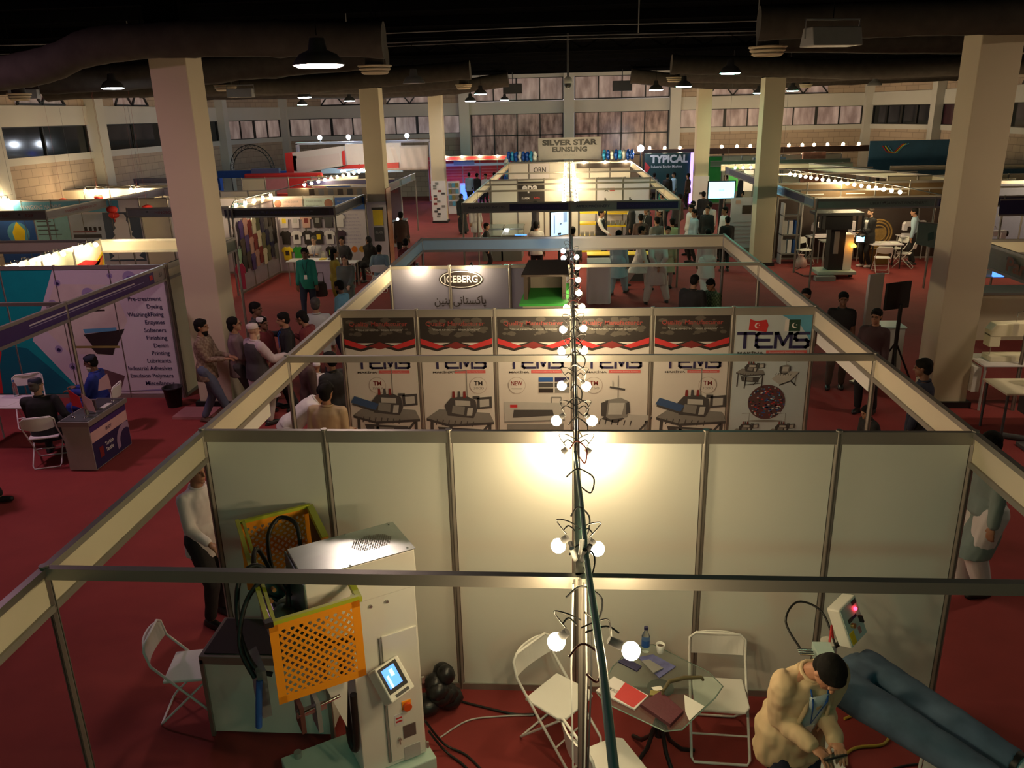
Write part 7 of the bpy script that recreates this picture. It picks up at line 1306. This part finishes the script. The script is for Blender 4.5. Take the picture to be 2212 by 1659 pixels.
def plaid(name, c1, c2, sc):
    m = mat(name, c1, .85); nt = m.node_tree; n = nt.nodes; l = nt.links; tc = n.new('ShaderNodeTexCoord'); ck = n.new('ShaderNodeTexChecker'); ck.inputs['Scale'].default_value = sc; ck.inputs['Color1'].default_value = c1 + (1,); ck.inputs['Color2'].default_value = c2 + (1,); nz = n.new('ShaderNodeTexNoise'); nz.inputs['Scale'].default_value = 7; mx = n.new('ShaderNodeMix'); mx.data_type = 'RGBA'; mx.inputs['B'].default_value = tuple(x * .5 for x in c2) + (1,)
    l.new(tc.outputs['Object'], ck.inputs['Vector']); l.new(tc.outputs['Object'], nz.inputs['Vector']); l.new(nz.outputs['Fac'], mx.inputs['Factor']); l.new(ck.outputs['Color'], mx.inputs['A']); l.new(mx.outputs['Result'], n['Principled BSDF'].inputs['Base Color']); return m
PLAID = plaid('tan plaid cloth', (.42, .32, .24), (.25, .16, .12), 22); GPLAID = plaid('green plaid cloth', (.20, .30, .16), (.03, .08, .04), 26)
# the man with the phone
BJ, bj = person('man in a cream jacket looking down at his phone, blue lanyard, bottom right', 1.40, -1.40, -70, 1.74, skin=mat('tan skin', (.40, .20, .12), .5, noise_amt=.04), top=BEIGE, legs=DNAVY, style='jacket', lean=18, headp=42, heady=4, rh=(.08, .34, 1.04), lh=(-.08, .34, 1.05), under=mat('pale blue shirt', (.50, .60, .68), .8, noise_amt=.02), lanyard=BLUEP, vx=.012, fingers=True, folds=.016, build_=1.12)
kz, M_ = bj['k'], bj['M']; r = thing('smartphone', 'black smartphone in the hands of the man in the cream jacket', 'phone', M_ @ (V((-.02, .49, 1.04)) * kz)); W[r.name] = M_
r.location = (0, 0, 0); W[r.name] = Matrix.Identity(4); b = B(); Rp = M_.to_3x3() @ Matrix.Rotation(R_(28), 3, 'X'); pc2 = M_ @ (V((0, .425, 1.02)) * kz); b.box(pc2, (.155, .078, .010), BLACK, R=Rp); b.build('phone_body', r, bevel=.003); b = B(); b.box(pc2 + Rp @ V((0, 0, .006)), (.135, .068, .002), mat('dim phone screen', (.03, .06, .06), .15), R=Rp); b.build('phone_screen', r)
# near, behind the walls
person('man in a white shirt and black trousers behind the left end of the white wall', -3.62, .95, -25, 1.75, top=CH, legs=BLK, lean=2, rh=(.18, .30, 1.0), lh=(-.16, .33, 1.02), vx=.014, hair='short')
person('man in a long sea-grey shirt and white trousers at the right behind the white wall', 4.10, 1.68, 190, 1.75, top=SEA, legs=CH, style='kameez', pants='wide', vx=.014, lean=4, headp=8)
person('man in a tan shirt seen from behind in front of the first banner', -3.05, 3.40, 85, 1.66, top=TAN, legs=BRN, sleeve='long', vx=.014, rh=(.22, .22, 1.05), lh=(-.22, .2, 1.0), build_=1.15)
person('man in white bending forward left of the tan-shirted man', -3.75, 3.85, 20, 1.72, top=CH, legs=OFFW, style='kameez', lean=52, headp=5, rh=(.2, .45, .62), lh=(-.2, .45, .62), vx=.014)
person('dark-haired person in black behind the tan-shirted man, by the banner wall', -3.35, 4.7, 150, 1.70, top=BLK, legs=BLK, vx=.016)
person('person in dark clothes by the left fascia, behind the bending man in white', -3.9, 5.3, 30, 1.6, top=BRN, legs=BLK, vx=.016)
# group by the near left column
person('bearded man in a tan plaid shirt and slate jeans, leftmost at the column', -5.95, 6.40, 0, 1.76, top=PLAID, legs=JEANC, beard=HAIR, heady=0, rh=(.10, .36, 1.12), lh=(-.06, .38, 1.12), feet=((-.02, .30, 0), (-.06, -.16, 0)), vx=.014, shoes=mat('brown shoe', (.12, .07, .05), .6))
person('long-haired man with spectacles in a mauve shirt beside the plaid-shirted man', -5.50, 6.62, 20, 1.74, top=MAUVE, legs=CHAR, hair='medium', glasses=True, rh=(.12, .30, 1.05), lh=(-.1, .3, 1.0), vx=.014)
person('dark-skinned man with a patterned collar at the back of the column group', -5.50, 7.60, -10, 1.76, skin=SKIND, top=CHAR, legs=BLK, vx=.014)
person('man in a dark red top half hidden between the white cap and the mauve shirt', -5.22, 7.12, -20, 1.62, skin=SKIND, top=MARO, legs=BLK, cap_m=CH, vx=.016)
person('old man with a white cap, white beard and dark waistcoat over white sleeves', -5.08, 6.35, 50, 1.70, skin=SKINL, top=mat('lilac white sleeve', (.50, .42, .45), .85), legs=OFFW, style='kameez', vest=CHAR, cap_m=mat('pink white cap', (.60, .52, .50), .8), beard=WB_, hair='none', rh=(.24, .40, 1.16), vx=.013, build_=1.1)
person('smiling man in a black shirt with a lanyard, arm stretched towards the old man', -4.80, 7.08, 205, 1.70, top=BLK, legs=BLK, lanyard=BLUEP, rh=(.55, .30, 1.28), lh=(-.2, .25, 1.0), headp=6, vx=.013)
person('man in a maroon shirt leaning in beside the black-shirted man', -4.40, 7.25, 175, 1.70, top=MARO, legs=DNAVY, lean=12, headp=14, rh=(.16, .42, 1.25), hair='medium', vx=.013, build_=1.1)
person('man in a pale grey shirt seen from behind, right of the maroon shirt', -4.55, 8.0, 100, 1.74, top=mat('pale mint shirt', (.40, .44, .43), .85), legs=CHAR, hm=mat('dark grey hair', (.05, .045, .04), .7), vx=.014, build_=1.08)
person('bearded man in a sky blue shirt walking behind the left fascia', -4.62, 9.95, 165, 1.66, skin=SKIND, top=SKYC, legs=DNAVY, beard=HAIR, headp=12, vx=.014)
person('child-height visitor in white just under the left fascia beam', -4.05, 6.2, 90, 1.1, top=CH, legs=OFFW, style='kameez', vx=.018, hair='none', cap_m=CH)
# middle left aisle
person('man in an emerald green shirt with a badge walking towards the camera', -6.50, 13.6, -85, 1.76, skin=SKIND, top=EMER, legs=DNAVY, lanyard=DNAVY, feet=((.10, .22, 0), (-.10, -.14, 0)), vx=.016)
bagp, bg_ = person('woman in a mustard dress with a dark shoulder bag', -5.95, 14.2, 20, 1.64, top=MUST, legs=MUST, style='dress', hair='long', rh=(.10, .28, 1.2), vx=.016)
r = thing('shoulder_bag', 'dark shoulder bag held by the woman in mustard', 'bag', (-6.28, 13.9, .55)); B().lathe((-6.28, 13.9, .52), [(.15, 0), (.17, .05), (.15, .30), (.08, .36)], BRN, n=14).build('bag_body', r); B().tube([(-6.38, 13.9, .85), (-6.32, 13.92, 1.1), (-6.2, 13.94, 1.1), (-6.18, 13.9, .85)], .012, BRN).build('strap', r)
person('long-haired woman in a sage green dress facing the camera', -5.45, 13.35, -85, 1.62, skin=SKINL, top=SAGE, legs=SAGE, style='dress', hair='long', hm=mat('dark red brown hair', (.03, .012, .01), .7), lh=(-.12, .3, 1.0), rh=(.12, .28, 1.05), vx=.016)
person('seated vendor in a white T-shirt with folded arms, before the pinned shirts', -7.87, 18.75, -90, 1.72, skin=SKINL, top=CH, legs=DNAVY, sleeve='short', sit=True, lanyard=BLUEP, rh=(-.12, .24, .82), lh=(.12, .26, .80), vx=.018, hm=mat('grey hair', (.12, .11, .10), .8))
person('seated woman in a black robe, next to the middle left column', -6.12, 18.6, -120, 1.70, top=BLK, legs=BLK, style='burqa', hair='scarf', hm=BLK, sit=True, vx=.02)
person('seated visitor with dark hair and green-grey scarf behind the post', -7.0, 18.75, -90, 1.70, top=CHAR, legs=BLK, sit=True, vx=.02)
person('man in a pale blue shirt seated with his back to the camera, below the column', -5.42, 16.9, 95, 1.70, top=mat('steel blue shirt', (.17, .25, .31), .85), legs=BLK, sit=True, vx=.018, build_=1.1)
chr_(-5.42, 16.85, 95, 'chair under the man in the pale blue shirt')
chr_(-7.87, 18.8, -90, 'chair under the vendor in the white T-shirt'); chr_(-6.12, 18.6, -120, 'chair under the woman in black by the column')
person('man in a brown shirt standing at the middle left column', -5.62, 21.2, 100, 1.74, top=BRN, legs=BLK, vx=.022); person('person in dark red bent beside the left fascia corner', -4.45, 15.9, 100, 1.62, top=MARO, legs=BLK, lean=20, vx=.022)
for x, y, f, t, l in ((-12.2, 19.2, 180, OFFW, 'woman in white'), (-11.6, 19.0, 90, mat('slate blue cloth', (.08, .11, .17), .85), 'man in slate blue seen from behind'), (-11.1, 19.1, 150, TAN, 'man in a beige shirt'), (-10.5, 19.3, 200, BLK, 'man in black')): person('%s, one of four left of the near left column' % l, x, y, f, 1.7 if t is not OFFW else 1.62, top=t, legs=BLK, vx=.024, hair='long' if t is OFFW else 'short')
person('dim person moving behind the cream beam left of the near column', -9.3, 13.5, 0, 1.6, top=GRYC, legs=BLK, vx=.024); person('person in a tan coat partly behind the near left column', -7.6, 10.0, 170, 1.65, top=TAN, legs=DGREY, vx=.02)
# left stand
person('seated man in a cobalt blue suit and dark cap in the nearest left stand', -7.60, 6.0, 190, 1.68, skin=SKIND, top=COBALT, legs=COBALT, style='jacket', sit=True, cap_m=DNAVY, hair='short', beard=WB_, rh=(.08, .36, .78), lh=(-.08, .38, .76), vx=.013, headp=10)
person('seated man in black with a dark cap, back to the camera, legs crossed', -7.78, 4.82, 110, 1.68, skin=SKINL, top=BLK, legs=BLK, sit=True, cap_m=DNAVY, hair='short', hm=mat('grey hair'), heady=35, rh=(.42, .12, .62), lh=(-.15, .30, .66), vx=.013, build_=1.15)
person('person in black cut off by the left edge of the picture', -7.95, 3.45, 10, 1.72, top=BLK, legs=BLK, feet=((.05, .30, 0), (-.1, -.1, 0)), vx=.016)
# centre, far
for a in ((-1.0, 18.3, 85, 1.72, CH, BLK, 'man in a white shirt seen from behind, left of the big screen', {}), (.07, 17.2, 85, 1.70, GRYC, BLK, 'dark-haired head and grey shoulders just right of the big screen', {}), (1.0, 20.9, -20, 1.74, CH, BLK, 'man in a black waistcoat over white sleeves by the yellow rack', dict(vest=BLK, rh=(.2, .35, 1.0))),
          (2.15, 23.0, 180, 1.76, BLK, BLK, 'man in a black jacket over white, behind the dark grey fascia', dict(under=CH, style='jacket')), (2.2, 19.9, 95, 1.70, BRN, BLK, 'man in a brown shirt seen from behind in the far centre stand', {}), (2.62, 19.1, 120, 1.70, GRYC, GRYC, 'man in grey seen from behind, left of the pale lime shirt', dict(style='kameez')), (2.9, 21.0, 200, 1.72, BLK, BLK, 'man with a white cap and black coat by the right fascia corner', dict(cap_m=CH)), (3.05, 18.9, 95, 1.68, LIMEC, GRYC, 'man in a pale lime shirt at the right end of the dark grey fascia', {}),
          (2.55, 21.9, 230, 1.7, BLK, BLK, 'visitor in black with a badge behind the brown-shirted man', dict(lanyard=CH)), (-3.6, 25.4, -60, 1.7, OFFW, OFFW, 'person in a long off-white shirt left of the glass cases', dict(style='kameez', cap_m=CH)), (-4.5, 28.4, -50, 1.62, BLK, BLK, 'woman in a long black robe walking in the left aisle', dict(style='burqa', hair='scarf', hm=BLK)), (-2.6, 19.5, 0, 1.55, BLK, BLK, 'dark-haired person bending at the left end of the glass cases', {}), (-1.25, 24.2, 200, 1.7, CHAR, BLK, 'person in black behind the far glass cases', {}),
          (.72, 13.9, 100, 1.62, OFFW, OFFW, 'man in off-white behind the draped stand', {}) if False else (-2.3, 10.9, 90, 1.3, MARO, BLK, 'small figure in dark red just behind the blue beam', {})):
    x, y, f, h_, t, lg, l, kw = a; person(l, x, y, f, h_, top=t, legs=lg, vx=.022, **kw)
for a in ((-5.44, 39.4, 80, LBLUE, 'with a pale blue shirt and backpack, leftmost'), (-4.95, 38.9, 60, BLK, 'in a black suit, second from the left'), (-4.45, 38.4, 250, CH, 'in a white shirt, in the middle'), (-4.05, 39.2, 120, GRYC, 'in a grey shirt, second from the right'), (-3.7, 40.6, 200, BLK, 'in black, rightmost')): person('visitor before the far red wall, ' + a[4], a[0], a[1], a[2], 1.73, top=a[3], legs=BLK, vx=.03)
# walkers in white seen through the near right stand frame
person('man in a pale blue long shirt walking, leftmost of the walkers behind the bulb string', 1.30, 16.2, 60, 1.72, top=LBLUE, legs=LBLUE, style='kameez', pants='wide', feet=((.1, .25, 0), (-.1, -.25, 0)), vx=.018)
person('man in white striding left with a trailing foot, second of the walkers', 1.95, 16.8, 0, 1.74, top=OFFW, legs=OFFW, style='kameez', pants='wide', feet=((.1, .20, 0), (-.08, -.42, .06)), vx=.018)
person('man in white striding with wide open legs, hands behind his back', 2.22, 15.0, 92, 1.76, top=OFFW, legs=OFFW, style='kameez', pants='wide', feet=((.28, .10, 0), (-.26, -.05, 0)), rh=(.04, -.20, .98), lh=(-.04, -.20, .98), vx=.018)
person('man in a long beige shirt standing behind the walkers', 2.7, 17.0, -90, 1.7, top=TAN, legs=OFFW, style='kameez', vx=.02)
person('man in a long white shirt and dark shoes walking at the right of the stand', 3.62, 15.9, 100, 1.76, top=CH, legs=CH, style='kameez', pants='wide', feet=((.08, .22, 0), (-.1, -.22, 0)), vx=.018)
person('man in a black suit with a white collar, head bowed, inside the right near stand', 2.36, 9.85, 60, 1.72, top=BLK, legs=BLK, headp=22, vx=.016, build_=1.1, style='jacket'); person('person in a green plaid shirt facing the man in the black suit', 2.80, 10.15, 215, 1.60, top=GPLAID, legs=DGREY, headp=25, vx=.016)
# right aisle
person('dark-haired person hidden up to the head behind the right fascia beam', 4.16, 8.6, 240, 1.70, top=BLK, legs=BLK, vx=.018)
person('young man in a black T-shirt standing right of the right fascia beam', 4.68, 8.2, 255, 1.72, skin=SKIND, top=BLK, legs=mat('grey brown trousers', (.07, .05, .045), .85), sleeve='short', vx=.015)
person('man with spectacles in a dark zipped maroon jacket, right aisle', 4.80, 6.95, 235, 1.72, top=mat('dark maroon jacket', (.055, .025, .03), .7), legs=BLK, glasses=True, under=mat('grey zip line', (.16, .15, .15), .6) if False else None, vx=.014)
person('man in dark blue turning left beside the near right column', 4.45, 4.2, 150, 1.72, skin=SKIND, top=DNAVY, legs=BLK, vx=.014, headp=8)
person('seated person in black below the right fascia beam', 3.75, 2.75, 170, 1.5, top=BLK, legs=BLK, vx=.016, lean=15, sit=True); person('crouching person in pale trousers below the right fascia beam', 3.9, 4.1, 200, 1.2, top=BLK, legs=LBLUE, vx=.018, lean=25)
person('bearded man in a black suit and white shirt beside the black pressing machine', 9.15, 19.85, 200, 1.78, skin=SKINL, top=BLK, legs=BLK, style='jacket', under=CH, beard=mat('brown beard', (.05, .025, .015), .8), hm=mat('dark brown hair', (.03, .018, .012), .7), rh=(.06, .28, 1.08), lh=(-.06, .30, 1.08), shoes=WPRINT, vx=.015)
person('worker in a pale blue shirt and face mask at the white sewing machines', 10.7, 20.2, 160, 1.72, top=LBLUE, legs=BLK, lean=10, vx=.02)
person('dark visitor standing right of the near right column', 8.1, 11.2, 180, 1.72, top=BLK, legs=BLK, vx=.022)
random.seed(21); cr = [(3.9, 28.5, EMER, 'in a dark green shirt with a hand to his mouth', 1.8), (4.1, 22.3, CH, 'in a white kameez at the left edge', 1.7), (4.0, 20.9, LBLUE, 'in a light blue shirt nearest the beam', 1.7), (4.55, 21.8, BLK, 'in black with glasses', 1.7), (5.0, 21.1, CH, 'in a white shirt, back to the camera', 1.74), (4.75, 19.3, BLK, 'in black closest to the cream beam', 1.66), (4.4, 24.0, MARO, 'in a dark red scarf', 1.64), (3.9, 24.8, CHAR, 'in charcoal behind the white kameez', 1.7), (4.9, 23.4, OFFW, 'in off-white beside the cyan screen', 1.68), (4.2, 26.0, BRN, 'in brown at the back', 1.7), (3.6, 26.6, BLK, 'in black near the fascia end', 1.7), (5.2, 26.8, BLK, 'in black under the cyan screen', 1.7)]
for x, y, t, l, h_ in cr: person('right aisle crowd visitor ' + l, x, y, random.choice((80, 100, 250, 200, 150)), h_, top=t, legs=BLK, style='kameez' if t is CH and y > 22 else 'shirt', vx=.024)
for x, y, t, l in ((4.3, 36.8, CHAR, 'left, in charcoal'), (4.9, 36.2, BLK, 'second, in black'), (5.3, 36.9, LBLUE, 'third, in pale blue'), (5.9, 36.1, BRN, 'right, in brown'), (3.8, 34.5, GRYC, 'front, in grey')): person('visitor before the dark green sign wall, ' + l, x, y, random.choice((80, 200, 150)), 1.72, top=t, legs=BLK, vx=.03)
for x, y, t, l in ((7.5, 34.8, BLK, 'in black with a white bag'), (8.3, 35.0, BLK, 'in dark clothes'), (7.6, 27.0, OFFW, 'in pale pink white')): person('visitor in the far right stands ' + l, x, y, 200, 1.7, top=t, legs=BLK, vx=.03)
flush()
bpy.data.scenes.remove(tmp)
